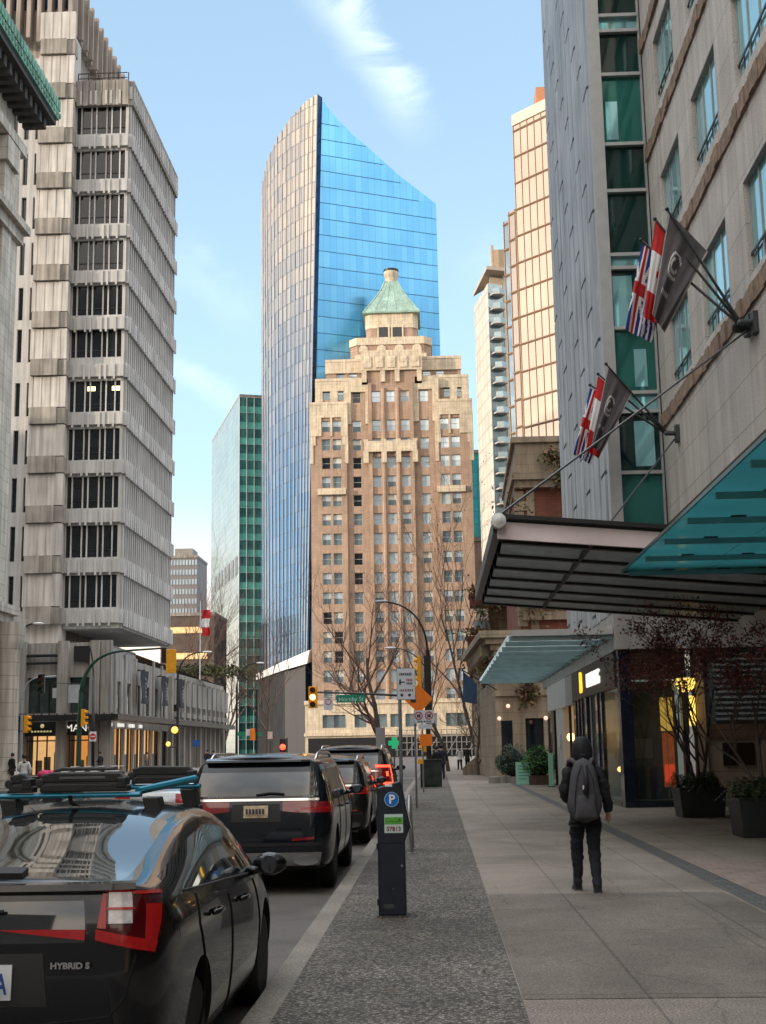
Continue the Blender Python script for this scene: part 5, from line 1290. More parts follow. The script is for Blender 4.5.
# ------------------------------------------------------------------ brick building with ivy further along
def leaf_cloud(b, pts, n, size, mi=None, flat=0.):
    for _ in range(n):
        c, r = random.choice(pts); 
        p = Vector(c) + Vector((random.gauss(0, .45)*r[0], random.gauss(0, .45)*r[1], random.gauss(0, .45)*r[2]))
        s = size*random.uniform(.6, 1.4); a = Vector((random.gauss(0,1), random.gauss(0,1), random.gauss(0,1)*(1-flat))).normalized(); t = a.orthogonal().normalized(); t = Matrix.Rotation(random.uniform(0, 6.28), 3, a) @ t; q = a.cross(t)
        b.add([p - t*s, p + q*s*.5, p + t*s, p - q*s*.5], [(0,1,2,3)], random.randrange(mi) if mi else 0)
M_ivy = [mat('ivy_leaf', (.07, .085, .025), .6, var=.35, scale=3), mat('dry_ivy_leaf', (.15, .10, .03), .7, var=.35, scale=3), mat('russet_ivy_leaf', (.13, .055, .03), .7, var=.3, scale=3)]
def build_brickb():
    Yb = 66.; Mbr = mul_brick(mat('red_brick', (.21, .075, .05), .85, var=.2, scale=.7, streak=.2), 'SZ', .5, .15, .02, .75, (.82, .8, .8))
    Mso = mul_brick(mat('tan_stone', (.33, .265, .19), .85, var=.16, scale=.7, streak=.3), 'SZ', 1.1, .55, .02, .7)
    T = thing('brick_club_building', 'red brick building with stone cornice and ivy beyond the watch shop', 'building', (4.4, Yb, 0))
    w = MB().prism([(4.4, Yb), (14, Yb), (14, 82), (4.6, 82)], 7.0, 14.7); wl = part('wall', w, Mbr, T, world=True)
    q = MB()
    for k in range(13): q.box(4.28, 4.75 + .2*(k % 2), Yb-.08, Yb+.5, 7.6+k*.54, 8.08+k*.54)
    q.box(4.9, 5.3, Yb-.07, Yb, 7.1, 14.6)
    part('quoin', q, Mso, wl, world=True)
    c = MB().prism([(4.3, Yb-.35), (14, Yb-.35), (14, 82), (4.5, 82)], 14.7, 15.1).prism([(4.15, Yb-.5), (14, Yb-.5), (14, 82.2), (4.3, 82.2)], 15.1, 15.5).prism([(4.4, Yb-.1), (14, Yb-.1), (14, 82), (4.6, 82)], 15.5, 17.1).prism([(4.2, Yb-.25), (14, Yb-.25), (14, 82), (4.5, 82)], 17.1, 17.4)
    c.box(4.5, 12, Yb-.25, Yb+.0, 7.9, 8.3)
    part('cornice', c, Mso, T, world=True)
    part('pinnacle', MB().lathe((4.9, 80, 17.4), [(.3, 0), (.25, .4), (.1, .6), (.02, 2.6)], 6), mat('red_pinnacle', (.3, .1, .06), .8), T, world=True)
    # stone ground storey with a deep cornice towards the street
    hs = [(1.45, 2.35, .05, 3.0)]
    s = MB().facade((2.95, Yb-.6, 0), (1,0,0), (0,-1,0), 3.0, 6.4, hs, .5)
    s.quad((2.95, Yb-.6, 0), (2.4, 84, 0), (2.4, 84, 6.4), (2.95, Yb-.6, 6.4)); s.quad((2.95, Yb-.6, 6.4), (5.95, Yb-.6, 6.4), (6, 84, 6.4), (2.4, 84, 6.4)); s.quad((5.95, Yb-.6, 0), (5.95, 84, 0), (5.95, 84, 6.4), (5.95, Yb-.6, 6.4))
    for z in (.9, 4.1, 4.9): s.box(2.85, 5.9, Yb-.72, Yb-.602, z, z+.25)
    part('stone_storey', s, Mso, T, world=True)
    k = MB()
    for i, (o, z0, z1) in enumerate(((.15, 6.4, 6.7), (.4, 6.7, 7.0), (.7, 7.0, 7.35))): k.prism([(2.95-o, Yb-.6-o*.5), (5.9, Yb-.6-o*.5), (5.9, 83.5), (2.4-o, 83.5)], z0, z1)
    for i in range(14): k.box(2.3-.02*i, 2.75, Yb+.2+i*1.2, Yb+.7+i*1.2, 6.15, 6.68)
    part('street_cornice', k, Mso, T, world=True)
    part('doorway', MB().box(4.42, 5.28, Yb-.12, Yb-.09, 0, 3.0).box(3.2, 3.75, Yb-.62, Yb-.598, 1.2, 2.9), M_gl_dark, T, world=True)
    lan = MB()
    for x, y, z in ((3.55, Yb-1.0, 3.6), (5.05, 61.0, 2.9), (3.1, Yb-1.0, 3.0)): lan.ball((x, y, z), .10, 8, 6)
    part_each('lantern', lan, mat('rosy_lantern', (1, .5, .4), .5, var=0, emit=(1, .5, .35), estr=.7), T, world=True)
    lf = MB(); pts = [((4.2, Yb-.5, 12), (1.0, .3, 3)), ((5.2, Yb-.3, 9), (1.4, .3, 1.4)), ((5.6, Yb-.25, 11), (1.2, .2, 2.4)), ((3.4, Yb-.6, 5.6), (1.0, .3, .7)), ((2.7, 70, 5.6), (.4, 4, 1)), ((4.6, Yb-.9, 4.2), (.6, .3, .7)), ((6.4, Yb-.6, 16.2), (.7, .2, .5)), ((6.8, Yb-.6, 15.0), (.5, .2, .8))]
    leaf_cloud(lf, pts, 2600, .11, 3); part('ivy', lf, M_ivy, T, world=True)
    # terraced block behind with planted balconies
    Y2 = 86.
    T2 = thing('terraced_building', 'stepped tan building with red-brown planted balconies behind the brick building', 'building', (3.4, Y2, 0))
    part('wall', MB().box(3.6, 14, Y2, 108, 0, 14.5), Mso, T2, world=True)
    Mrb = mat('red_brown_balcony', (.13, .04, .03), .7, var=.2, scale=1, streak=.2)
    vine = MB()
    for i, (px0, px1, py0, py1) in enumerate(((470, 500, 594, 605), (468, 496, 637, 655), (470, 497, 667, 680))):
        a, b = aty(px0, py0, Y2-2), aty(px1, py1, Y2-2)
        part('balcony', MB().box(a.x, 6, Y2-2, Y2, b.z, a.z).box(a.x-.08, 6, Y2-2.08, Y2, a.z-.15, a.z+.05), Mrb, T2, world=True)
        leaf_cloud(vine, [((a.x+1.0, Y2-2.1, b.z-.5), (1.0, .3, 1.0)), ((a.x+.6, Y2-2.0, a.z+.3), (.9, .4, .35))], 420, .12, 3)
    part('vine', vine, M_ivy, T2, world=True)
    g = MB()
    for px, py in ((481, 628), (490, 661), (488, 584), (486, 700)):
        a = aty(px, py, Y2); g.box(a.x-.5, a.x+.6, Y2-.06, Y2-.01, a.z-.5, a.z+.5)
    part_each('window', g, M_gl_sky, T2, world=True)
    T3 = thing('entrance_steps', 'pale stone steps with tan handrail walls at the foot of the terraced building', 'steps', (2.2, 84, 0))
    st = MB()
    for k in range(5): st.box(1.6+.25*k, 3.4, 80+.1*k, 84, .15*k, .15*(k+1))
    part('steps', st, M_conc2, T3, world=True); part('side_wall', MB().ext([(1.5, 79.5, 0), (3.3, 79.5, 0), (3.3, 79.5, 1.6), (3.0, 79.5, 1.6), (1.5, 79.5, .4)], (0, .35, 0)), Mso, T3, world=True)
build_brickb()
# ------------------------------------------------------------------ trees and planting
M_bark = mat('grey_brown_bark', (.11, .085, .07), .9, var=.3, scale=4, bump=.4)
M_twig = mat('reddish_twig', (.17, .105, .08), .9, var=.3, scale=2)
def tree(name, label, base, h, spread, seed, group=None, r0=.14, nl=5, first=.28, lean=0., buds=0, up=.55):
    rnd = random.Random(seed)
    T = thing(name, label, 'tree', tuple(base), group=group)
    tr, cr, pts = MB(), MB(), []
    def branch(p, d, L, r, lev):
        n = 5 if lev < 2 else 3
        P = [p]; R = [r]; q = p.copy(); dd = d.copy()
        for i in range(n):
            dd = (dd + Vector((rnd.gauss(0,.12), rnd.gauss(0,.12), rnd.gauss(.06,.07)))).normalized(); q = q + dd*L/n; P.append(q.copy()); R.append(max(.008, r*(1 - .62*(i+1)/n)))
        (tr if lev == 0 else cr).tube(P, R, 8 if lev == 0 else (5 if lev < 3 else 3), 0, cap=False)
        if lev >= nl - 1: pts.append(q); return
        k = rnd.randint(6, 8) if lev == 0 else rnd.randint(4, 5)
        for j in range(k):
            t = first + (1-first)*(j+rnd.random()*.8)/k if lev == 0 else .25 + .75*(j + rnd.random())/k
            i = min(n-1, int(t*n)); f = t*n - i; s = P[i].lerp(P[i+1], min(1, f)); rr = R[i]*(1-f) + R[i+1]*f
            a = rnd.uniform(0, 2*pi); o = Vector((cos(a), sin(a), 0)); o = (o - dd*o.dot(dd)).normalized()
            nd = (dd*up + o*rnd.uniform(.45, .8)*spread + Vector((0,0,.25))).normalized()
            branch(s, nd, L*rnd.uniform(.5, .72), rr*.68, lev+1)
    branch(Vector((0,0,0)), Vector((lean, 0, 1)).normalized(), h*.62, r0, 0)
    part('trunk', tr, M_bark, T, smooth=True); part('crown', cr, M_twig, T, smooth=True)
    if buds:
        b = MB(); leaf_cloud(b, [(p, (.25, .25, .25)) for p in pts], buds, .06, 3); part('leaves', b, M_ivy, T)
    return T
G0 = 'bare street trees'
gz = lambda px, Y: aty(px, 760, Y).x
tree('bare_tree', 'large bare street tree beyond the parked cars, spreading across the brick tower', (gz(386, 78), 78, 0), 11.5, 1.05, 11, G0, .2, 5, .2)
tree('bare_tree', 'bare tree with slanting limbs right of the tall street lamp', (gz(448, 92), 92, 0), 12, .8, 5, G0, .15, 5, .2, .0)
tree('bare_tree', 'small low bare tree in front of the tan building entrance', (gz(478, 78), 78, 0), 5.6, 1.2, 9, G0, .1, 5, .15)
tree('bare_tree', 'thin bare tree in front of the charcoal base of the glass tower', (gz(266, 135), 135, 0), 15, .7, 21, G0, .2, 5, .3)
tree('bare_tree', 'bare tree standing before the pale green slab, left of the curved lamp', (gz(222, 172), 172, 0), 17, .8, 32, G0, .22, 5, .3)
tree('bare_tree', 'bare tree rising behind the podium in front of the grey gridded block', (gz(186, 175), 175, 0), 24, .55, 45, G0, .3, 5, .45)
tree('sparse_tree', 'sparse tree with a few yellow-green leaves in front of the brick club building', (gz(480, 86), 86, 0), 17, .6, 17, None, .12, 4, .45, .0, 420)

def red_tree(label, base, h, seed, label2):
    rnd = random.Random(seed)
    T = thing('red_leaf_tree', label, 'tree', tuple(base), group='dark red trees in planters')
    tr, cr, lf, pts = MB(), MB(), MB(), []
    def br(p, d, L, r, lev):
        n = 4; P = [p]; R = [r]; q = p.copy(); dd = d.copy()
        for i in range(n):
            dd = (dd + Vector((rnd.gauss(0,.16), rnd.gauss(0,.16), rnd.gauss(.03,.08)))).normalized(); q = q + dd*L/n; P.append(q.copy()); R.append(max(.004, r*(1-.55*(i+1)/n)))
        (tr if lev == 0 else cr).tube(P, R, 6 if lev < 2 else 4, 0, cap=False)
        if lev >= 1: pts.extend([(P[-1], (.28, .28, .2)), (P[2], (.25, .25, .18))])
        if lev == 4: return
        for j in range(rnd.randint(2, 4)):
            i = rnd.randint(2, 4) if lev else rnd.randint(1, 4); a = rnd.uniform(0, 2*pi); o = Vector((cos(a), sin(a), .15))
            br(P[i].copy(), (dd*.8 + o*.62).normalized(), L*rnd.uniform(.55, .8), R[i]*.75, lev+1)
    for k in range(3): a = k*2.1 + rnd.random(); br(Vector((.06*cos(a), .06*sin(a), 0)), Vector((  .18*cos(a), .18*sin(a), 1)).normalized(), h*.40, .04, 0)
    part('trunk', tr, M_bark, T, smooth=True); part('branches', cr, M_bark, T, smooth=True)
    hi = [q for q in pts if q[0].z > h*.44]
    leaf_cloud(lf, hi, 6500, .036, 3)
    part('crown', lf, [mat('dark_red_leaf', (.20, .05, .05), .55, var=.3, scale=5), mat('maroon_leaf', (.11, .03, .038), .55, var=.3, scale=5), mat('rust_leaf', (.25, .085, .06), .55, var=.3, scale=5)], T)
def planter(label, c, sx, sy, h, seed):
    rnd = random.Random(seed)
    T = thing('planter', label, 'planter', tuple(c), group='square planters of evergreen by the hotel wall')
    b = MB(); t = .04; e = .9
    b.prism([(-sx/2*e,-sy/2*e),(sx/2*e,-sy/2*e),(sx/2*e,sy/2*e),(-sx/2*e,sy/2*e)], 0, h, top=[(-sx/2,-sy/2),(sx/2,-sy/2),(sx/2,sy/2),(-sx/2,sy/2)])
    part('pot', b, mat('charcoal_planter', (.022, .026, .028), .5, var=.2, scale=3), T, bevel=.012)
    part('rim', MB().box(-sx/2-.01, sx/2+.01, -sy/2-.01, -sy/2+t, h+.002, h+.03).box(-sx/2-.01, sx/2+.01, sy/2-t, sy/2+.01, h+.002, h+.03).box(-sx/2-.01, -sx/2+t, -sy/2+t, sy/2-t, h+.002, h+.03).box(sx/2-t, sx/2+.01, -sy/2+t, sy/2-t, h+.002, h+.03), M_blackp, T)
    part('soil', MB().box(-sx/2+t, sx/2-t, -sy/2+t, sy/2-t, h+.001, h+.015), mat('soil', (.03, .022, .016), .95), T)
    g = MB()
    for _ in range(130):       # arching sprays of leaflets
        a = rnd.uniform(0, 2*pi); R_ = rnd.uniform(.1, .5); o = Vector((rnd.uniform(-.4, .4)*sx, rnd.uniform(-.4, .4)*sy, h)); L = rnd.uniform(.25, .6); H_ = rnd.uniform(.1, .42)
        P = [o + Vector((cos(a)*L*t_, sin(a)*L*t_, H_*sin(min(1, t_*1.15)*pi*.8) - .3*max(0, t_-.5)**1.3)) for t_ in (0, .2, .4, .6, .8, 1)]
        mi = rnd.randrange(3)
        for i in range(5):
            d = (P[i+1]-P[i]).normalized(); s = d.cross(Vector((0,0,1))).normalized() if abs(d.z) < .98 else Vector((1,0,0))
            g.add([P[i]-s*.004, P[i]+s*.004, P[i+1]+s*.004, P[i+1]-s*.004], [(0,1,2,3)], mi)
            for sg in (-1, 1):
                for f in (0, .5):
                    q = P[i].lerp(P[i+1], f); w = .075*(1-i*.12); tip = q + s*sg*w + d*.05 + Vector((0,0,-.012)); g.add([q, q + d*.03 + s*sg*w*.4, tip, q - d*.004 + s*sg*w*.45], [(0,1,2,3)], mi)
    part('foliage', g, [mat('fern_green', (.035, .06, .02), .6, var=.3, scale=5), mat('cedar_green', (.05, .075, .025), .6, var=.3, scale=5), mat('dark_green', (.022, .04, .018), .6, var=.3, scale=5)], T)
planter('dark square planter of evergreen sprays beside the shop display window', (6.0, 30.9, 0), 1.05, 1.05, .62, 3)
planter('dark planter of ferny sprays cut by the right edge of the photo', (5.85, 24.2, 0), 1.1, 1.0, .66, 4)
red_tree('thinner dark red tree growing from the planter beside the shop window', (6.0, 30.9, .63), 5.9, 8, '')
red_tree('fuller dark red tree growing from the planter at the right edge', (5.85, 24.2, .67), 4.5, 15, '')

def bush(label, c, r, mats, seed, n=1500):
    T = thing('bush', label, 'bush', tuple(c), group='round clipped bushes beside the green board')
    random.seed(seed); b = MB()
    for _ in range(n):
        t, a = math.acos(random.uniform(-.75, 1)), random.uniform(0, 2*pi); q = random.uniform(.78, 1.06) * (1 + .1*sin(a*3+seed) + .08*sin(t*5))
        p = Vector((r*q*sin(t)*cos(a), r*q*sin(t)*sin(a), r*.85 + r*.95*q*cos(t))); s = .055*random.uniform(.6, 1.3); u = Vector((random.gauss(0,1), random.gauss(0,1), random.gauss(0,1))).normalized(); v = u.orthogonal().normalized()
        b.add([p-u*s, p+v*s*.5, p+u*s, p-v*s*.5], [(0,1,2,3)], random.randrange(2))
    part('leaves', b, mats, T); part('stem_and_shade_core', MB().ball((0,0,r*.85), (r*.72, r*.72, r*.8), 12, 8, jit=.06).cyl((0,0,0), (0,0,r*.4), .08), mat('shrub_shadow', (.012, .018, .008), .9), T)  # dark ball stands for the shade inside the leaves, around a short stem
bush('dark round bush left of the green pavement board', (aty(512, 760, 61).x, 61, .25), .78, [mat('dark_bush_leaf', (.025, .045, .02), .6, var=.3, scale=5), mat('dark_bush_leaf_two', (.035, .06, .025), .6, var=.3, scale=5)], 2)
bush('bright green round bush right of the green pavement board', (aty(539.5, 760, 57.5).x, 57.5, .3), .72, [mat('bright_bush_leaf', (.06, .16, .03), .6, var=.3, scale=5), mat('bright_bush_leaf_two', (.08, .2, .045), .6, var=.3, scale=5)], 3)
T_ = thing('wooden_tub', 'low brown wooden tub under the bright green bush', 'planter', (aty(539.5, 760, 57.5).x, 57.5, 0)); part('tub', MB().prism([(-.5,-.35),(.5,-.35),(.5,.35),(-.5,.35)], 0, .4), mat('brown_tub', (.12, .075, .05), .8, var=.25, scale=5), T_)
T_ = thing('low_kerb_planter', 'low stone edging under the dark round bush', 'planter', (aty(508, 760, 61).x, 61, 0)); part('edging', MB().box(-.9, .7, -.7, .7, 0, .28), M_concd, T_)
# roof garden on the podium
T_ = thing('roof_shrubs', 'yellow-green shrubs along the podium roof edge below the flag', 'shrubs', (aty(200, 655, 140).x, 140, 9.4)); random.seed(4); b = MB()
leaf_cloud(b, [((k*1.1-4, k*.8, .9), (1.0, 1.0, .9)) for k in range(9)], 1500, .2, 2); part('leaves', b, [mat('shrub_yellow_green', (.10, .10, .03), .7, var=.3), mat('shrub_green', (.06, .075, .025), .7, var=.3)], T_)

# ------------------------------------------------------------------ pay station
def paystation():
    Y = 13.5; P = [aty(px, py, Y) for px, py in ((378.6, 918.5), (406.5, 918.5), (404.6, 842), (410.4, 827), (400.0, 781), (376.8, 788))]
    for p in P[:2]: p.z = .02
    T = thing('pay_station', 'dark navy parking pay station with blue P disc and number sticker', 'pay station', (P[0].x+.14, Y, 0))
    M = mat('navy_powder_coat', (.010, .014, .024), .42, var=.2, scale=5, bump=.05, bscale=80)
    part('cabinet', MB().ext(P, (0, .30, 0)), M, T, world=True, bevel=.012)
    part('base_plate', MB().box(P[0].x-.01, P[1].x+.02, Y-.015, Y+.32, 0, .018), mat('base_steel', (.06, .055, .05), .6, var=.3, scale=9), T, world=True)
    c = aty(391.6, 799.4, Y-.004)
    d = part('parking_disc', MB().lathe((c.x, Y, c.z), [(.0, -.006), (.074, -.006), (.074, -.003)], 32, axis='Y'), mat('blue_disc', (.012, .16, .52), .5, spec=.2, var=.08), T, world=True)
    part('disc_ring', MB().lathe((c.x, Y, c.z), [(.069, -.0075), (.074, -.0075), (.074, -.0062), (.069, -.0062)], 32, axis='Y', ring=True), mat('pale_ring', (.4, .55, .7), .4, var=0), d, world=True)
    off = Matrix.Translation(-LOC[T.name][0])
    part('lettering', text_mesh('P', .125, .002, off @ face_my(Vector((c.x+.002, Y-.009, c.z-.002))), bold=.003, mat_=M_white), None, d)
    a, b = aty(384.6, 833, Y), aty(402.8, 814, Y)
    s = part('sticker', MB().box(a.x, b.x, Y-.005, Y-.002, a.z, b.z), mat('white_sticker', (.55, .68, .67), .45, var=.05), T, world=True)
    H_ = b.z-a.z
    part('green_band', MB().box(a.x+.003, b.x-.003, Y-.0075, Y-.0055, a.z+H_*.46, a.z+H_*.84), mat('green_print', (.10, .38, .05), .45, var=.2, scale=30), s, world=True)
    part('sticker_mark', MB().box(a.x+.02, b.x-.03, Y-.009, Y-.0077, a.z+H_*.6, a.z+H_*.64).lathe((b.x-.035, Y-.008, a.z+H_*.68), [(0, -.001), (.016, -.001), (.016, .0003)], 12, axis='Y'), mat('pale_green_print', (.03, .16, .02), .5, var=0), s, world=True)
    part('lettering', text_mesh('57813', .062, .001, off @ face_my(Vector(((a.x+b.x)/2, Y-.0075, a.z+H_*.2))) @ Matrix.Diagonal((.95, 1, 1, 1)), bold=.0018, mat_=mat('dark_red_print', (.22, .03, .035), .5, var=0)), None, s)
    part('top_label', MB().box(aty(385, 785, Y).x, aty(392, 785, Y).x, Y-.004, Y-.001, aty(388, 786.6, Y).z, aty(388, 784.2, Y).z), M_white, T, world=True)
    zl, zr_ = P[0], P[1]; M_line = mat('door_gap', (.002, .002, .003), .9, var=0)
    part('door_seam', MB().box(zl.x+.012, zr_.x-.008, Y-.0025, Y-.0005, .72, .727).box(zl.x+.012, zl.x+.017, Y-.0025, Y-.0005, .06, .72), M_line, T, world=True)
    part('key_lock', MB().lathe((zr_.x-.035, Y, .5), [(.0,-.006),(.012,-.006),(.014,-.001)], 14, axis='Y'), mat('lock_steel', (.3, .3, .3), .35, metal=.8), T, world=True)
    for z_ in (.12, .66): part('hinge', MB().cyl((zl.x-.004, Y+.01, z_), (zl.x-.004, Y+.01, z_+.06), .008, n=8), M_dark, T, world=True)
    for dx_ in (0.0, .19): part('anchor_bolt', MB().lathe((zl.x+.03+dx_, Y-.03, .0), [(.014, .0), (.014, .012), (.007, .013), (.007, .022)], 6), mat('rusty_bolt', (.14, .09, .06), .7, var=.3, scale=20), T, world=True)
    part_each('scuff', MB().box(zl.x+.05, zl.x+.16, Y-.0012, Y-.0006, .09, .13).box(zl.x+.14, zl.x+.17, Y-.0012, Y-.0006, .27, .285), mat('pale_scuff', (.05, .05, .055), .7, var=.5, scale=40), T, world=True)
    part('screen_panel', MB().ext([P[3] + Vector((.003, .04, -.03)), P[4] + Vector((.003, .04, -.05)), P[4] + Vector((.003, .26, -.05)), P[3] + Vector((.003, .26, -.03))], (.006, 0, 0)), M_gl_dark, T, world=True)
paystation()
# ------------------------------------------------------------------ bike hoop, cabinet
def hoop():
    T = thing('bike_rack', 'slim galvanised bike hoop seen edge-on behind the pay station', 'bike rack', (-.44, 21.9, 0)); r = .45; pts = [(0, -r, 0)] + [(-.035, -r*cos(t*pi/10), .62 + .26*sin(t*pi/10)) for t in range(0, 11)] + [(0, r, 0)]
    part('hoop', MB().tube(pts, .028, 10), mat('galvanised', (.35, .36, .36), .4, metal=.6, var=.15, scale=8), T, smooth=True)
    for y in (-r, r): part('foot', MB().lathe((0, y, 0), [(.07, .0), (.07, .012), (.03, .016)], 14), mat('galvanised_foot', (.28, .28, .27), .5, metal=.5), T)
hoop()
def cabinet():
    x0, x1 = aty(420.5, 780, 55).x, aty(442, 780, 55).x
    T = thing('utility_cabinet', 'dark green-black street cabinet with wavy reflections on the kerbside strip', 'cabinet', ((x0+x1)/2, 55, 0)); w = (x1-x0)/2
    part('body', MB().box(-w, w, 0, .7, .04, 1.12), mat('gloss_cabinet', (.03, .038, .032), .22, metal=.3, var=.5, scale=3, bump=.35, bscale=4), T, bevel=.02)
    part('plinth', MB().box(-w-.02, w+.02, -.02, .72, 0, .038), M_concd, T); part('lid', MB().box(-w-.02, w+.02, -.03, .73, 1.123, 1.17), M_blackp, T)
    part('door', MB().box(-w+.05, -.02, -.022, -.003, .12, 1.05).box(.02, w-.05, -.022, -.003, .12, 1.05), mat('cabinet_door', (.04, .05, .043), .2, metal=.4, var=.5, scale=3), T)
cabinet()
# fallen leaf litter by the kerb
b = MB(); random.seed(12)
for _ in range(420):
    x = -.55 + random.gauss(0, .33); y = 38.5 + random.gauss(0, 1.2)
    if random.random() < .25: x, y = random.uniform(-1.05, .5), random.uniform(9, 60)
    s = random.uniform(.02, .05); a = random.uniform(0, 6.28); z = .006 + random.uniform(0, .02)
    b.add([(x+s*cos(a+k*1.57)*(1 if k % 2 else .6), y+s*sin(a+k*1.57)*(1 if k % 2 else .6), z + (.008 if k == 1 else 0)) for k in range(4)], [(0,1,2,3)])
o = part('leaf_litter', b, mat('dead_leaf', (.10, .06, .035), .8, var=.4, scale=9)); tag(o, 'brown fallen leaves scattered on the kerbside strip', 'leaves', kind='stuff')

# ------------------------------------------------------------------ signs and signals
M_galv = mat('galvanised_post', (.22, .24, .25), .5, metal=.5, var=.15, scale=3)
M_signw = mat('white_sign', (.62, .66, .72), .45, var=.06); M_signk = mat('dark_sign_print', (.035, .045, .07), .5, var=0); M_signr = mat('red_sign_print', (.45, .06, .07), .5, var=0)
M_yel = mat('signal_yellow', (.80, .36, .015), .45, var=.12, scale=4); M_or = mat('construction_orange', (.85, .20, .01), .5, var=.08, scale=3)
M_amb = mat('amber_lamp', (1, .6, .2), .3, var=0, emit=(1, .55, .12), estr=5.); M_redl = mat('red_lamp', (1, .1, .05), .3, var=0, emit=(1, .05, .02), estr=2.5)
def plate(T, a, b, Y, m, name='plate', th=.012):
    return part(name, MB().box(a.x, b.x, Y, Y+th, a.z, b.z), m, T, world=True, bevel=0)
def parking_sign():
    Y = 34.; x = aty(400.5, 740, Y).x
    T = thing('parking_sign', 'tall grey post with a white parking sign, left arrow and two dots', 'sign', (x, Y, 0))
    part('post', MB().cyl((x, Y+.03, 0), (x, Y+.03, aty(400, 667, Y).z), .045, n=10), M_galv, T, world=True)
    a, b = aty(397.6, 699.5, Y), aty(414.6, 668.5, Y); p = plate(T, a, b, Y-.03, M_signw); W_, H_ = b.x-a.x, b.z-a.z
    k = MB(); r = MB(); B = lambda mb, u0, u1, v0, v1: mb.box(a.x+W_*u0, a.x+W_*u1, Y-.036, Y-.031, a.z+H_*v0, a.z+H_*v1)
    for i in range(7): B(k, .12+i*.105, .19+i*.105, .78, .86)
    B(k, .14, .2, .46, .66); B(k, .2, .42, .54, .58); B(k, .1, .14, .5, .62)
    for i in range(4): B(r, .52+i*.09, .58+i*.09, .59, .66); B(k, .52+i*.09, .58+i*.09, .48, .55)
    for i in range(8): B(k if i % 2 else r, .12+i*.1, .18+i*.1, .26, .33)
    for u in (.25, .68): k.lathe((a.x+W_*u, Y-.033, a.z+H_*.14), [(.0, -.002), (.04, -.002), (.04, .001)], 12, axis='Y')
    part('print', k, M_signk, p, world=True); part('red_print', r, M_signr, p, world=True)
    part('border', MB().box(a.x-.015, b.x+.015, Y-.018, Y-.005, a.z-.015, b.z+.015), M_galv, p, world=True)
parking_sign()
def pair_sign():
    Y = 37.; x = aty(415.3, 740, Y).x
    T = thing('no_stopping_sign', 'short thin post with a white sign bearing two ringed symbols below the orange diamond', 'sign', (x, Y, 0))
    part('post', MB().cyl((x, Y+.03, 0), (x, Y+.03, aty(415, 710, Y).z), .028, n=8), M_galv, T, world=True)
    a, b = aty(414.4, 723.5, Y), aty(434, 710, Y); p = plate(T, a, b, Y-.02, M_signw); k = MB(); r = MB()
    p2 = plate(T, aty(418.5, 729, Y), aty(432, 724, Y), Y-.02, M_signw, 'small_plate')
    for u in (.22, .74):
        c = (a.x+(b.x-a.x)*u, Y-.024, a.z+(b.z-a.z)*.58); r.lathe(c, [(.085, -.002), (.115, -.002), (.115, .002), (.085, .002)], 18, axis='Y', ring=True); r.cbox((c[0], c[1], c[2]), .02, .004, .2, rot=Matrix.Rotation(radians(45), 3, 'Y')); k.box(c[0]-.05, c[0]+.05, Y-.0225, Y-.0205, c[2]-.05, c[2]+.04)
    for i in range(5): k.box(a.x+.1+i*.08, a.x+.15+i*.08, Y-.024, Y-.021, a.z+.03, a.z+.07)
    part('print', k, M_signk, p, world=True); part('ring', r, M_signr, p, world=True)
pair_sign()
def works_sign():
    Y = 50.; c = aty(418.5, 699, Y)
    T = thing('roadworks_sign', 'orange diamond roadworks sign with dark arrow on a slim post', 'sign', (c.x+.1, Y, 0)); r = .56
    part('post', MB().cyl((c.x+.12, Y+.05, 0), (c.x+.12, Y+.05, c.z+.3), .03, n=8), M_galv, T, world=True)
    p = part('plate', MB().ext([(c.x-r, Y, c.z), (c.x, Y, c.z-r), (c.x+r*.98, Y-.02, c.z), (c.x, Y, c.z+r)], (0, .02, 0)), M_or, T, world=True)
    part('arrow', MB().ext([(c.x-.3, Y-.012, c.z-.12), (c.x-.1, Y-.012, c.z-.12), (c.x-.1, Y-.012, c.z+.2), (c.x-.2, Y-.012, c.z+.2), (c.x-.2, Y-.012, c.z-.02), (c.x-.3, Y-.012, c.z-.02)], (0, .006, 0)), M_dark, p, world=True)
    a, b = aty(420, 746, Y), aty(432, 734, Y); part('tab', MB().box(a.x, b.x, Y, Y+.02, a.z, b.z), M_or, T, world=True)
    a, b = aty(417.5, 764, Y), aty(423, 759, Y); part('small_tab', MB().box(a.x, b.x, Y, Y+.02, a.z, b.z), M_yel, T, world=True)
works_sign()
def sign_back():
    Y = 31.; a, b = aty(376, 748.5, 41), aty(385, 727.5, 41); Y = 41.
    T = thing('grey_sign', 'blank grey back of a road sign above the parked cars', 'sign', ((a.x+b.x)/2, Y, 0)); part('plate', MB().box(a.x, b.x, Y, Y+.02, a.z, b.z), mat('grey_sign_back', (.28, .29, .3), .5, metal=.2), T, world=True); part('post', MB().cyl(((a.x+b.x)/2, Y+.05, 0), ((a.x+b.x)/2, Y+.05, b.z), .03, n=8), M_galv, T, world=True)
sign_back()
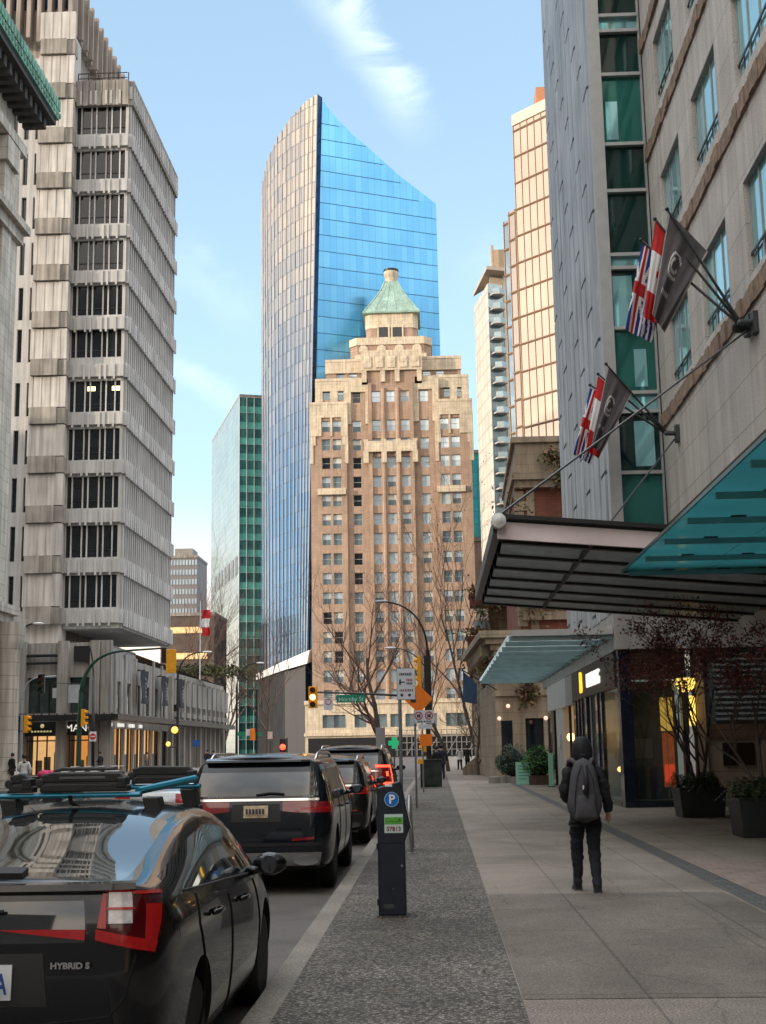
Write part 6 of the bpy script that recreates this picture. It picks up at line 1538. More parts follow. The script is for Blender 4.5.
def signal_head(T, c, h, n=3, lit=None, face='-Y', m=None, w=.36, d=.22):
    """yellow signal head: housing, visors, lenses"""
    m = m or M_yel; R = {'-Y': 0, '-X': -pi/2, 'X': pi/2, 'Y': pi}[face]; M3 = Matrix.Rotation(R, 3, 'Z'); c = Vector(c)
    def put(mb): mb.v = [M3 @ v + c for v in mb.v]; return mb
    hd = part('signal_head', put(MB().box(-w/2, w/2, -d/2, d/2, -h/2, h/2)), m, T, world=True, bevel=.02)
    s = h/n
    for i in range(n):
        z = h/2 - s*(i+.5); r = min(s*.40, w*.42)
        vz = MB(); 
        for k in range(11):
            a0, a1 = pi*(-.15 + 1.3*k/11), pi*(-.15 + 1.3*(k+1)/11)
            vz.quad((r*cos(a0), -d/2, z+r*sin(a0)), (r*cos(a1), -d/2, z+r*sin(a1)), (r*cos(a1), -d/2-.2, z+r*sin(a1)), (r*cos(a0), -d/2-.2, z+r*sin(a0)))
        part('visor', put(vz), m, hd, world=True)
        lm_ = {True: M_amb}.get(lit == i) or mat('unlit_lens', ((.10, .012, .01), (.12, .06, .01), (.01, .06, .05))[min(i, 2)], .25, var=0)
        part('lens', put(MB().lathe((0, -d/2-.012, z), [(0, -.03), (r*.7, -.02), (r*.97, .0), (r*.97, .01)], 16, axis='Y')), lm_, hd, world=True)
    return hd
def curve_arm(p0, p1, p2, n=10): return [Vector(p0)*(1-t)**2 + Vector(p1)*2*t*(1-t) + Vector(p2)*t*t for t in [i/n for i in range(n+1)]]
def right_signal():
    Y = 74.; A = lambda px, py: aty(px, py, Y); x = A(428, 720).x
    T = thing('signal_post', 'tall dark lamp post with curved arm, yellow signals and a green street name sign', 'signal post', (x, Y, 0))
    top = A(427.5, 650)
    part('pole', MB().tube([(x, Y, 0), (x, Y, 4), top], [.15, .13, .10], 10), M_blackp, T, world=True)
    arm = part('lamp_arm', MB().tube([top] + curve_arm(top, A(424, 606), A(385, 601.5)), .055, 8), M_blackp, T, world=True, smooth=True)
    e = A(381, 601.5); part('luminaire', MB().ball(e, (.42, .14, .09), 12, 6), mat('lamp_grey', (.3, .3, .3), .4), arm, world=True)
    arm2 = part('lamp_arm', MB().tube([A(428, 672)] + curve_arm(A(428, 672), A(415, 648), A(392, 648)), .03, 6), M_blackp, T, world=True, smooth=True)
    part('luminaire', MB().ball(A(390, 648), (.35, .12, .07), 12, 6), M_white, arm2, world=True)
    part('mast_arm', MB().tube([A(428, 697), A(372, 694), A(311, 692)], [.08, .06, .045], 8), M_blackp, T, world=True)
    part('control_box', MB().box(A(424.5, 690).x, A(431.5, 690).x, Y-.25, Y+.2, A(428, 712).z, A(428, 656).z), M_blackp, T, world=True)
    signal_head(T, A(419.5, 674.5) + Vector((0,-.2,0)), 2.05, 4, None, '-X')
    signal_head(T, A(313.5, 697.5) + Vector((0,-.3,0)), 1.2, 3, 1, '-Y', w=.5)
    signal_head(T, A(424.5, 744) + Vector((0,-.3,0)), .9, 2, None, '-X')
    a, b = A(337, 702.8), A(365.5, 694.5); s = part('street_sign', MB().box(a.x, b.x, Y-.14, Y-.1, a.z, b.z), mat('street_sign_green', (.01, .22, .14), .45, var=.08), T, world=True)
    off = Matrix.Translation(-LOC[T.name][0]); Mw_ = mat('street_sign_letter', (.45, .75, .65), .5, var=0)
    part('lettering', text_mesh('Hornby St', .34, .004, off @ face_my(Vector(((a.x+b.x)/2, Y-.145, a.z*.6+b.z*.4))), mat_=Mw_), None, s)
    a, b = A(324, 710), A(333, 697.5); t = part('turn_sign', MB().box(a.x, b.x, Y-.14, Y-.1, a.z, b.z), M_signw, T, world=True)
    part('ring', MB().lathe(((a.x+b.x)/2, Y-.145, (a.z+b.z)/2+.1), [(.13, -.003), (.18, -.003), (.18, .003), (.13, .003)], 16, axis='Y', ring=True), M_signr, t, world=True)
right_signal()
def blue_banner():
    Y = 64.; A = lambda px, py: aty(px, py, Y)
    T = thing('blue_banner', 'dark blue flag hanging from a short pole on the terraced building', 'flag', tuple(A(463, 672)))
    part('pole', MB().cyl(A(462, 670), A(497, 690), .03, n=6), M_dark, T, world=True)
    part('cloth', MB().grid(lambda u, v: A(463 + u*14, (671 + u*13) + v*(31 - u*11)) + Vector((0, .12*sin(u*7+v*3), 0)), 8, 8), mat('navy_banner', (.02, .05, .10), .8, var=.15, scale=2), T, world=True, smooth=True)
blue_banner()
def pharmacy():
    Y = 115.; c = aty(394, 743, Y)
    T = thing('green_cross_sign', 'lit green pharmacy cross low behind the bare tree', 'sign', tuple(c)); b = MB().box(c.x-.2, c.x+.2, Y, Y+.1, c.z-.5, c.z+.5).box(c.x-.5, c.x-.203, Y, Y+.1, c.z-.2, c.z+.2).box(c.x+.203, c.x+.5, Y, Y+.1, c.z-.2, c.z+.2)
    part('cross', b, mat('green_neon', (.02, .5, .2), .4, var=0, emit=(.02, .6, .25), estr=.1), T, world=True); part('post', MB().cyl((c.x, Y+.2, 0), (c.x, Y+.2, c.z+.5), .06), M_dark, T, world=True)
pharmacy()
def aboard():
    Y = 57.2; a, b = aty(516.5, 784.5, Y), aty(530, 762, Y)
    T = thing('pavement_board', 'mint green pavement board with pale lines of print', 'sign board', ((a.x+b.x)/2, Y, 0)); w = (b.x-a.x)/2; h = b.z
    M = mat('mint_board', (.26, .55, .43), .5, var=.05)
    p = part('panel', MB().ext([(-w, 0, .02), (w, 0, .02), (w, .22, h), (-w, .22, h)], (0, .03, 0)), M, T); part('rear_panel', MB().ext([(-w, .5, .02), (w, .5, .02), (w, .26, h), (-w, .26, h)], (0, .03, 0)), M, T)
    q = MB()
    for i in range(5): z = h*(.25+.14*i); y = .22*(z/h) - .012; q.box(-w*.7, w*.7*(1 if i % 2 else .6), y, y+.006, z, z+.035)
    part('print', q, mat('dark_green_print', (.08, .25, .18), .5, var=0), p)
    # the narrow second board by the shop pier
    x = 4.3; T2 = thing('narrow_board', 'narrow pale mint board standing against the shop pier', 'sign board', (aty(551, 770, 54).x, 54, 0)); part('panel', MB().box(-.1, .1, 0, .04, 0, 1.35), M, T2); part('foot', MB().box(-.14, .14, -.12, .16, 0, .03), M_blackp, T2)
aboard()

# ------------------------------------------------------------------ left side street furniture
M_grn = mat('green_pole_paint', (.012, .05, .035), .4, var=.2, scale=3)
def left_mast():
    Y = 80.; A = lambda px, py: aty(px, py, Y); x = A(79, 740).x
    T = thing('green_mast', 'dark green signal mast whose curved arm carries a yellow signal over the road', 'signal post', (x, Y, 0))
    part('pole', MB().tube([(x, Y, RZ), A(79.5, 720), A(81, 690)], [.17, .15, .13], 10), M_grn, T, world=True)
    part('mast_arm', MB().tube(curve_arm(A(81, 692), A(86, 654), A(122, 651)) + [A(165, 648)], [.13 - .006*i for i in range(12)], 8), M_grn, T, world=True, smooth=True)
    signal_head(T, A(172, 661.5) + Vector((0,-.25,0)), 1.45, 3, None, 'Y', w=.62, d=.12)
    part('hanger', MB().box(A(162, 655).x, A(166.5, 655).x, Y-.1, Y+.1, A(164, 663).z, A(164, 648).z), M_dark, T, world=True)
    signal_head(T, A(84, 718) + Vector((0,-.2,0)), 1.05, 3, None, 'X', w=.25)
left_mast()
def left_corner():
    Y = 76.; A = lambda px, py: aty(px, py, Y); x = A(16, 740).x
    T = thing('lamp_post', 'black lamp post at the far left with two yellow signals side by side', 'lamp post', (x, Y, 0))
    part('pole', MB().tube([(x, Y, 0), A(17, 690), A(18.5, 640)], [.14, .11, .09], 10), M_blackp, T, world=True)
    a = part('lamp_arm', MB().tube(curve_arm(A(18.5, 642), A(21, 624), A(36, 623)), .05, 8), M_blackp, T, world=True, smooth=True); part('luminaire', MB().ball(A(38, 623.5), (.35, .12, .08), 12, 6), M_white, a, world=True)
    signal_head(T, A(5.5, 724), 1.0, 3, None, '-X', w=.3); signal_head(T, A(26, 724), 1.0, 3, None, 'X', w=.3)
    p = MB().box(A(8.5, 730).x, A(14.5, 730).x, Y-.2, Y-.17, A(10, 733).z, A(10, 721).z); part('notice', p, M_signw, T, world=True)
    part('bracket', MB().cyl(A(5, 714), A(26, 714), .03, n=6).cyl(A(5, 731), A(26, 731), .03, n=6), M_blackp, T, world=True)
    part('pedestrian_signal', MB().box(A(8.5, 740).x, A(13, 740).x, Y-.2, Y, A(10, 746).z, A(10, 736).z), M_or, T, world=True)
    # silver mast arm with the dark signal
    Y2 = 90.; B = lambda px, py: aty(px, py, Y2); x2 = B(22, 740).x
    T2 = thing('silver_mast', 'thin pale signal mast with a dark signal head in front of the podium window', 'signal post', (x2, Y2, 0)); Mp = mat('pale_pole', (.30, .33, .34), .5, metal=.4)
    part('pole', MB().tube([(x2, Y2, 0), B(22, 700)], [.1, .08], 8), Mp, T2, world=True); part('mast_arm', MB().tube(curve_arm(B(22, 702), B(24, 681), B(36, 678)) + [B(56, 676)], .05, 8), Mp, T2, world=True, smooth=True)
    signal_head(T2, B(41.5, 684), 1.35, 3, None, '-Y', m=M_blackp, w=.45)
    for px0, px1, py0, py1 in ((53, 57, 688, 698), (69, 82, 685, 703)): part('sign_plate', MB().box(B(px0, py0).x, B(px1, py0).x, Y2-.1, Y2-.08, B(60, py1).z, B(60, py0).z), mat('grey_sign_plate', (.36, .40, .42), .5), T2, world=True)
    part('cross_wire', MB().cyl(B(53, 683), B(82, 684), .025, n=5), M_dark, T2, world=True)
left_corner()
def noentry():
    Y = 92.; A = lambda px, py: aty(px, py, Y); x = A(93.5, 740).x
    T = thing('no_entry_lamp', 'black lamp post carrying a red and white no-entry sign before the lit shop', 'lamp post', (x, Y, 0))
    part('pole', MB().tube([(x, Y, 0), A(93.5, 680)] + curve_arm(A(93.5, 680), A(93, 652), A(89, 645)), [.12, .1] + [.06]*11, 8), M_blackp, T, world=True, smooth=True)
    a, b = A(90, 741.5), A(97, 731.5); p = part('sign_plate', MB().box(a.x, b.x, Y-.16, Y-.13, a.z, b.z), M_white, T, world=True); c = ((a.x+b.x)/2, Y-.17, (a.z+b.z)/2)
    part('red_disc', MB().lathe(c, [(0, -.01), (.22, -.01), (.22, .005)], 20, axis='Y'), mat('noentry_red', (.6, .02, .03), .4, var=0), p, world=True); part('white_bar', MB().box(c[0]-.15, c[0]+.15, Y-.19, Y-.182, c[2]-.04, c[2]+.04), M_white, p, world=True)
noentry()
def lamp(label, Y, px, ytop, ex, ey, globes=(), extra=None, dim=.09):
    A = lambda px, py: aty(px, py, Y); x = A(px, 745).x
    T = thing('curved_lamp', label, 'lamp post', (x, Y, 0))
    part('pole', MB().tube([(x, Y, 0), A(px+.5, ytop+12)], [dim*1.5, dim], 8), M_blackp, T, world=True)
    a = part('lamp_arm', MB().tube(curve_arm(A(px+.5, ytop+13), A(px+3, ey), A(ex, ey)), dim*.6, 8), M_blackp, T, world=True, smooth=True); part('luminaire', MB().ball(A(ex+2, ey), (.4, .14, .09), 10, 6), M_white, a, world=True)
    for gx, gy, r in globes: part('globe', MB().ball(A(gx, gy) + Vector((0,-.3,0)), r, 12, 8), mat('orange_globe', (1, .5, .15), .4, var=0, emit=(1, .36, .05), estr=1.6), a if False else T, world=True)
    return T, A
T_, A_ = lamp('black lamp post with two glowing orange globes before the podium shops', 100, 177.5, 662, 205, 652, ((175.5, 730, .26), (169, 744, .18)))
part('globe_bracket', MB().cyl(A_(177.5, 733), A_(175, 733), .04, n=6).cyl(A_(177.5, 747), A_(169, 747), .04, n=6), M_blackp, T_, world=True)
lamp('black curved lamp post in front of the pale green slab', 120, 236.5, 672, 258, 663)
def small_signs():
    for label, Y, px, py0, py1, hw, m in (('small blue sign on a thin post at the podium end', 105, 196, 740, 746.5, 3.8, mat('blue_sign', (.02, .10, .30), .5)), ('small pale sign on a thin post before the charcoal base', 118, 270, 731.5, 739, 2.4, mat('peach_sign', (.6, .45, .38), .5)), ('small white sign on a thin post beside the parked cars at far left', 110, 222, 754, 762, 1.8, M_signw)):
        a, b = aty(px-hw, py1, Y), aty(px+hw, py0, Y); T = thing('small_sign', label, 'sign', ((a.x+b.x)/2, Y, 0)); part('plate', MB().box(a.x, b.x, Y, Y+.02, a.z, b.z), m, T, world=True); part('post', MB().cyl(((a.x+b.x)/2, Y+.05, 0), ((a.x+b.x)/2, Y+.05, b.z), .04, n=6), M_dark, T, world=True)
    Y = 118; A = lambda px, py: aty(px, py, Y)
    T = thing('far_signal', 'distant orange signal with green street name plates left of the glass tower base', 'signal post', (A(253, 745).x, Y, 0)); part('pole', MB().cyl((A(257, 740).x, Y, 0), A(257, 690), .08), M_blackp, T, world=True)
    signal_head(T, A(253, 734.5) + Vector((0,-.2,0)), 1.05, 3, None, 'Y', m=M_or, w=.42)
    for x0, x1 in ((237, 246), (256, 262)): part('name_plate', MB().box(A(x0, 735).x, A(x1, 735).x, Y-.05, Y-.02, A(x0, 736).z, A(x0, 732).z), mat('far_green_plate', (.02, .2, .12), .5), T, world=True)
    part('white_plate', MB().box(A(246.5, 735).x, A(250, 735).x, Y-.05, Y-.02, A(x0, 735.5).z, A(x0, 729).z), M_signw, T, world=True)
    T = thing('red_signal', 'distant signal showing a red light low over the road', 'signal post', (A(283, 750).x, Y, 0)); part('pole', MB().cyl((A(287, 750).x, Y, RZ), A(287, 738), .07), M_blackp, T, world=True)
    hd = part('signal_head', MB().box(A(280, 745).x, A(286, 745).x, Y-.2, Y, A(283, 754).z, A(283, 739).z), M_blackp, T, world=True); part('lens', MB().ball(A(283, 747) + Vector((0,-.22,0)), .26, 10, 8), M_redl, hd, world=True)
small_signs()
# ------------------------------------------------------------------ vehicles
def car_paint(name, col, metal=0.): return mat(name, col, .16, metal=metal, var=.06, scale=2, coat=.55, spec=.25)
M_cglass = mat('car_glass', (.010, .013, .014), .03, var=0, spec=.9, coat=.6)
M_tyre = mat('tyre_rubber', (.014, .014, .015), .75, var=.2, scale=12)
M_rim = mat('grey_alloy', (.42, .42, .43), .3, metal=.8, var=.08)
M_rimd = mat('dark_alloy', (.2, .2, .21), .3, metal=.7, var=.08)
M_trim = mat('black_plastic_trim', (.012, .012, .013), .5, var=.1)
M_chrome = mat('bright_chrome', (.62, .62, .62), .12, metal=1., var=0)
M_tail = mat('tail_light_red', (.17, .004, .007), .12, var=.1, coat=.5, spec=.3, emit=(1, .03, .03), estr=.05)
M_tailb = mat('bright_red_lens', (.22, .005, .008), .15, var=.12, scale=30, coat=.4, spec=.3, emit=(1, .04, .03), estr=.03)
M_taild = mat('dark_tail_light', (.10, .006, .010), .12, var=.1, coat=1., emit=(1, .03, .03), estr=.03)
M_lens = mat('clear_lamp_lens', (.45, .42, .42), .15, var=.25, scale=25, coat=1.)
M_seam = mat('panel_gap', (.002, .002, .002), .9, var=0)
M_plate = mat('pale_number_plate', (.60, .62, .64), .45, var=.06, scale=8)
def car(name, label, cat, loc, cols, glass, capglass, wheels, paint, wr=.34, group=None, rim=M_rim, lev=2, K=6, seams=(), rotz=0., handles=(), mirror=None, rails=None):
    """one closed smooth shell, wheel arches cut out of it, split into body and glass by its control cells.
    cols: [(y, [(x,z,dy) rows from underside to roof centre])]; glass(i, r): True where a cell is glass"""
    R = len(cols[0][1]); n = len(cols)
    bm = bmesh.new(); V = {}
    for i, (y, rows) in enumerate(cols):
        for r, (x, z, dy) in enumerate(rows):
            V[i, r, 1] = bm.verts.new((x, y+dy, z)); V[i, r, -1] = V[i, r, 1] if r == R-1 else bm.verts.new((-x, y+dy, z))
    def face(vs, mi):
        u = []
        for v in vs:
            if v not in u: u.append(v)
        if len(u) > 2:
            try: f = bm.faces.new(u); f.material_index = mi; f.smooth = True
            except ValueError: pass
    for i in range(n-1):
        for r in range(R-1):
            for s in (1, -1): face([V[i,r,s], V[i+1,r,s], V[i+1,r+1,s], V[i,r+1,s]][::s], 1 if glass(i, r) else 0)
        face([V[i,0,-1], V[i+1,0,-1], V[i+1,0,1], V[i,0,1]], 2)
    for end, sgn in ((0, 1), (n-1, -1)):
        g = {}
        for r in range(R-1):
            a, b = V[end,r,-1], V[end,r,1]
            for k in range(K+1): 
                t = k/K; bulge = -.035*sgn*(1-(2*t-1)**2)
                g[r,k] = a if k == 0 else (b if k == K else bm.verts.new(a.co.lerp(b.co, t) + Vector((0, bulge, 0))))
        for r in range(R-2):
            for k in range(K): face([g[r,k], g[r,k+1], g[r+1,k+1], g[r+1,k]][::sgn], 1 if end == 0 and capglass(r, k) else 0)
        for k in range(K): face([g[R-2,k], g[R-2,k+1], V[end,R-1,1]][::sgn], 0)
    me = bpy.data.meshes.new('shell'); bmesh.ops.recalc_face_normals(bm, faces=bm.faces); bm.to_mesh(me); bm.free()
    ob = bpy.data.objects.new('shell', me); COL.objects.link(ob)
    for m in (paint, M_cglass, M_trim): me.materials.append(m)
    ss = ob.modifiers.new('s', 'SUBSURF'); ss.levels = lev; ss.render_levels = lev
    def ev():
        dg = bpy.context.evaluated_depsgraph_get(); dg.update(); return bpy.data.meshes.new_from_object(ob.evaluated_get(dg))
    sm = ev(); bvh = BVHTree.FromPolygons([v.co for v in sm.vertices], [p.vertices for p in sm.polygons])
    W_ = max(abs(v.co.x) for v in sm.vertices)
    cut = MB()
    for y in wheels:
        for s in (1, -1): cut.lathe((0, y, wr), [(wr+.055, s*(W_-.30)), (wr+.055, s*(W_+.2))], 40, axis='X')
    cm = to_mesh('cut', cut, [M_trim, M_trim, M_trim]); 
    for p in cm.polygons: p.material_index = 2
    co = bpy.data.objects.new('cut', cm); COL.objects.link(co)
    b = ob.modifiers.new('b', 'BOOLEAN'); b.operation = 'DIFFERENCE'; b.object = co; b.solver = 'EXACT'
    fm = ev(); bpy.data.objects.remove(ob); bpy.data.objects.remove(co)
    T = thing(name, label, cat, loc, rotz, group)
    parts = {}
    for mi, nm, m in ((0, 'body', paint), (1, 'window', M_cglass), (2, 'underbody', M_trim)):
        bm = bmesh.new(); bm.from_mesh(fm)
        bmesh.ops.delete(bm, geom=[f for f in bm.faces if f.material_index != mi], context='FACES')
        m2 = bpy.data.meshes.new(nm); bm.to_mesh(m2); bm.free(); m2.materials.clear(); m2.materials.append(m)
        m2.polygons.foreach_set('material_index', [0]*len(m2.polygons)); m2.polygons.foreach_set('use_smooth', [True]*len(m2.polygons)); m2.set_sharp_from_angle(angle=radians(38))
        if len(m2.polygons): parts[nm] = part(nm, m2, None, T)
    def hit(o, d):
        h = bvh.ray_cast(Vector(o), Vector(d).normalized()); return h[0], h[1]
    def rear(x, z): return hit((x, -2, z), (0, 1, 0))
    def side(y, z, s=1): return hit((3*s, y, z), (-s, 0, 0))
    def top(x, y): return hit((x, y, 4), (0, 0, -1))
    def corner(a, z, s=1, c=(.45, .6)): 
        d = Vector((sin(a)*s, -cos(a), 0)); return hit(Vector((c[0]*s, c[1], z)) + d*3, -d)
    def patch(nm, fn, Q, m, parent=None, off=.012, nu=14, nv=6):
        """thin shaped piece lying on the shell; Q = four corners in the coordinates fn takes"""
        P = {}; N_ = {}
        for i in range(nu+1):
            for j in range(nv+1):
                u, v = i/nu, j/nv; a = [Q[0][k]*(1-u)*(1-v) + Q[1][k]*u*(1-v) + Q[2][k]*u*v + Q[3][k]*(1-u)*v for k in (0, 1)]
                h, nn = fn(*a)
                if h is None: return None
                P[i,j], N_[i,j] = h, nn
        b = MB(); idx = lambda i, j: i*(nv+1)+j
        vs = [P[i,j] + N_[i,j]*off for i in range(nu+1) for j in range(nv+1)]; fs = [(idx(i,j), idx(i+1,j), idx(i+1,j+1), idx(i,j+1)) for i in range(nu) for j in range(nv)]
        b.add(vs, fs); ring = [(i,0) for i in range(nu)] + [(nu,j) for j in range(nv)] + [(i,nv) for i in range(nu,0,-1)] + [(0,j) for j in range(nv,0,-1)]
        for k in range(len(ring)):
            p, q = ring[k], ring[(k+1) % len(ring)]; b.quad(P[p]+N_[p]*off, P[q]+N_[q]*off, P[q]-N_[q]*.01, P[p]-N_[p]*.01)
        return part(nm, b, m, parent or T, smooth=45)
    def seam(pts, fn, w=.007, m=None, nm='panel_gap'):
        P = []
        for k in range(len(pts)-1):
            for t in range(8):
                q = [pts[k][c]*(1-t/8)+pts[k+1][c]*t/8 for c in (0, 1)]; h, nn = fn(*q)
                if h is not None: P.append(h + nn*.0)
        h, nn = fn(*pts[-1]); 
        if h is not None: P.append(h)
        return part(nm, MB().tube(P, w, 6), m or M_seam, parts['body'])
    for y in wheels:
        for s in (1, -1):
            w = .215; xo = s*(W_-.035); b = MB(); prof = [(wr*.68, -w/2), (wr*.9, -w/2), (wr*.985, -w*.38), (wr, -w*.25), (wr, w*.25), (wr*.985, w*.38), (wr*.9, w/2), (wr*.68, w/2)]
            wo = part('wheel', MB().lathe((xo - s*w/2, y, wr), prof, 36, axis='X'), M_tyre, T, smooth=40)
            r = MB().lathe((xo - s*.07, y, wr), [(wr*.70, -s*.06), (wr*.70, s*.05), (wr*.66, s*.055), (wr*.64, s*.0), (wr*.60, -s*.06)], 36, axis='X')
            r.lathe((xo - s*.07, y, wr), [(.0, s*.02), (.07, s*.02), (.075, -s*.02)], 16, axis='X')
            for k in range(10):
                a = 2*pi*k/10; m3 = Matrix.Rotation(a, 3, 'X'); wd = .035
                q = [Vector((xo - s*.07 + s*dx, yy, zz)) for dx, yy, zz in ((.03, -wd*.6, .05), (.03, wd*.6, .05), (.05, wd, wr*.67), (.05, -wd, wr*.67))]
                c0 = Vector((0, y, wr)); r.ext([m3 @ v + c0 for v in q], (-s*.03, 0, 0))
            part('rim', r, rim, wo, smooth=30); part('brake_disc', MB().lathe((xo - s*.16, y, wr), [(0, -.01), (wr*.5, -.01), (wr*.5, .01), (0, .01)], 24, axis='X'), M_trim, wo)
    for s in (1, -1):
        for sm_ in seams: seam(sm_, lambda y, z: side(y, z, s))
        for y, z in handles: 
            h, nn = side(y, z, s)
            if h: part('door_handle', MB().tube([h + Vector((s*.012, -.10, 0)), h + Vector((s*.04, -.07, .004)), h + Vector((s*.042, .07, .004)), h + Vector((s*.012, .1, 0))], .014, 8), paint, parts['body'], smooth=True)
        if mirror:
            y, z = mirror; h, nn = side(y, z, s); c = h + Vector((s*.15, .02, .05))
            mo = part('door_mirror', MB().ball(c, (.118, .06, .072), 20, 12).tube([h - Vector((s*.02,0,0)), h + Vector((s*.1, 0, .02))], .03, 8), paint, T, smooth=True); part('mirror_glass', MB().lathe(c + Vector((0, -.056, 0)), [(.0001, -.004), (.055, -.004), (.058, .01)], 24, axis='Y', sq=1), mat('mirror_silver', (.12, .13, .15), .08, metal=.9, var=0), mo)
        if rails:
            y0, y1, x = rails; P = []
            for t in range(11):
                y = y0 + (y1-y0)*t/10; h, nn = top(s*x, y); P.append(h + Vector((0, 0, .055 if 0 < t < 10 else -.01)))
            part('roof_rail', MB().tube(P, .022, 8), M_chrome if rails else None, parts['body'], smooth=True)
    return T, parts, dict(rear=rear, side=side, top=top, corner=corner, patch=patch, seam=seam, W=W_)

def row(*a): return [(p[0], p[1], p[2] if len(p) > 2 else 0.) for p in a]
# ---- black hybrid hatchback in the foreground
def prius():
    cols = [
     (0.00, row((.58,.30,.10),(.70,.35,.03),(.745,.58,0),(.755,.92,.03),(.72,1.09,.08),(.68,1.12,.09),(.63,1.135,.095),(.36,1.15,.09),(0,1.155,.085))),
     (0.13, row((.66,.25),(.80,.30),(.855,.56),(.86,.90),(.80,1.075,.02),(.73,1.115,.0),(.675,1.14,-.01),(.38,1.16,-.02),(0,1.165,-.03))),
     (0.42, row((.70,.20),(.84,.25),(.88,.52),(.885,.88),(.83,1.05),(.735,1.13),(.675,1.16),(.38,1.19),(0,1.20))),
     (0.95, row((.70,.20),(.84,.24),(.885,.48),(.89,.84),(.84,1.025),(.71,1.215),(.65,1.255),(.36,1.30),(0,1.31))),
     (1.45, row((.70,.20),(.84,.23),(.885,.46),(.89,.81),(.845,1.0),(.685,1.295),(.625,1.345),(.34,1.395),(0,1.405))),
     (1.95, row((.70,.19),(.84,.22),(.88,.45),(.885,.78),(.845,.97),(.67,1.33),(.605,1.385),(.33,1.43),(0,1.44))),
     (2.05, row((.70,.19),(.84,.22),(.88,.45),(.885,.78),(.845,.965),(.67,1.332),(.605,1.387),(.33,1.432),(0,1.442))),
     (2.55, row((.70,.19),(.84,.22),(.88,.44),(.885,.77),(.845,.945),(.67,1.315),(.605,1.375),(.33,1.425),(0,1.435))),
     (3.00, row((.70,.19),(.84,.22),(.88,.44),(.885,.76),(.84,.925),(.695,1.23),(.635,1.285),(.35,1.345),(0,1.36))),
     (3.72, row((.70,.19),(.84,.23),(.88,.44),(.88,.73),(.82,.88),(.775,.92),(.72,.945),(.4,.985),(0,.995))),
     (4.15, row((.68,.20),(.82,.24),(.86,.44),(.85,.66),(.77,.775),(.70,.805),(.62,.825),(.35,.85),(0,.86))),
     (4.45, row((.60,.22),(.72,.27),(.76,.42),(.74,.55),(.66,.63),(.60,.655),(.52,.67),(.3,.685),(0,.69))),
     (4.57, row((.46,.25),(.55,.29),(.58,.42),(.56,.50),(.50,.56),(.46,.58),(.40,.59),(.24,.60),(0,.60)))]
    def glass(i, r):
        if r == 4: return i in (2, 3, 4, 6, 7, 8) 
        if r in (6, 7): return i in (1, 2, 3, 8)
        return False
    T, P, F = car('hatchback', 'black hybrid hatchback with a roof rack parked nearest at the lower left', 'car', (-2.15, 6.2, RZ), cols, glass, lambda r, k: r == 3 and 1 <= k <= 4, (.93, 3.63), car_paint('black_car_paint', (.004, .0045, .006)), wr=.325, rim=M_rim,
        seams=([(1.02,.30),(1.06,.62),(.92,.86),(.98,1.0)], [(1.98,.26),(2.0,.6),(1.99,.9)], [(3.18,.26),(3.24,.6),(3.12,.88)], [(1.35,.25),(2.4,.235),(3.2,.25)]), handles=((1.38,.87),(2.42,.83)), mirror=(3.0,.93))
    pa, rear, corner, side = F['patch'], F['rear'], F['corner'], F['side']
    for s in (1, -1):
        w = (lambda x, z, s=s: rear(s*x, z))
        cn = (lambda a, z, s=s: corner(a, z, s))
        t = pa('tail_light', cn, [(.17,.895),(.60,.835),(.82,1.08),(.24,1.112)], mat('dark_red_housing', (.055, .002, .004), .1, var=.1, coat=.4, spec=.3), None, .014, 20, 10)
        for Q in ([(.17,.90),(.60,.84),(.63,.885),(.17,.945)], [(.53,.893),(.62,.885),(.72,1.03),(.56,1.04)], [(.24,1.097),(.80,1.067),(.81,1.078),(.24,1.108)], [(.18,.95),(.25,.945),(.25,1.09),(.22,1.09)]): pa('light_guide', cn, Q, M_tailb, t, .019, 12, 4)
        pa('lens_divider', cn, [(.255,1.022),(.465,1.02),(.465,1.03),(.255,1.032)], M_tailb, t, .026, 8, 2)
        if t: pa('clear_lens', cn, [(.27,.965),(.45,.965),(.45,1.09),(.27,1.095)], M_lens, t, .022, 8, 6)
        t2 = pa('tail_light', w, [(.08,.948),(.50,.90),(.50,.945),(.30,.948)], M_tailb, None, .014, 14, 4)
        pa('reflector', w, [(.45,.40),(.66,.42),(.66,.45),(.45,.43)], M_taild, None, .01, 8, 2)
    # spoiler lip across the two-part rear window
    sp = MB(); pts = []
    for k in range(15):
        x = -.72 + 1.44*k/14; h, nn = rear(x, 1.10); pts.append(h)
    for k in range(14):
        a, b = pts[k], pts[k+1]; o = Vector((0, -.045, .012)); u = Vector((0, .02, .045)); sp.quad(a, b, b+o, a+o); sp.quad(a+o, b+o, b+o+Vector((0,.01,.028)), a+o+Vector((0,.01,.028))); sp.quad(a+o+Vector((0,.01,.028)), b+o+Vector((0,.01,.028)), b+u, a+u)
    part('spoiler', sp, P['body'].data.materials[0], T, smooth=40)
    pa('wiper_cover', lambda x, y: F['top'](x, y), [(-.16,.13),(.16,.13),(.15,.26),(-.15,.26)], M_trim, None, .02, 8, 4)
    pa('plate_recess', rear, [(-.34,.63),(.34,.63),(.31,.85),(-.31,.85)], M_trim, None, .004, 12, 6)
    pl = pa('number_plate', rear, [(-.13,.66),(.175,.66),(.175,.805),(-.13,.805)], M_plate, None, .016, 10, 4)
    M_pl = mat('navy_plate_print', (.02, .05, .22), .5, var=0); h, nn = rear(0, .73)
    part('lettering', text_mesh('82A', .12, .002, face_my(Vector((.168, h.y-.06, .73))) @ Matrix.Diagonal((.62, 1, 1, 1)), align='RIGHT', bold=.003, mat_=M_pl), None, pl)
    h, nn = rear(.445, .80)
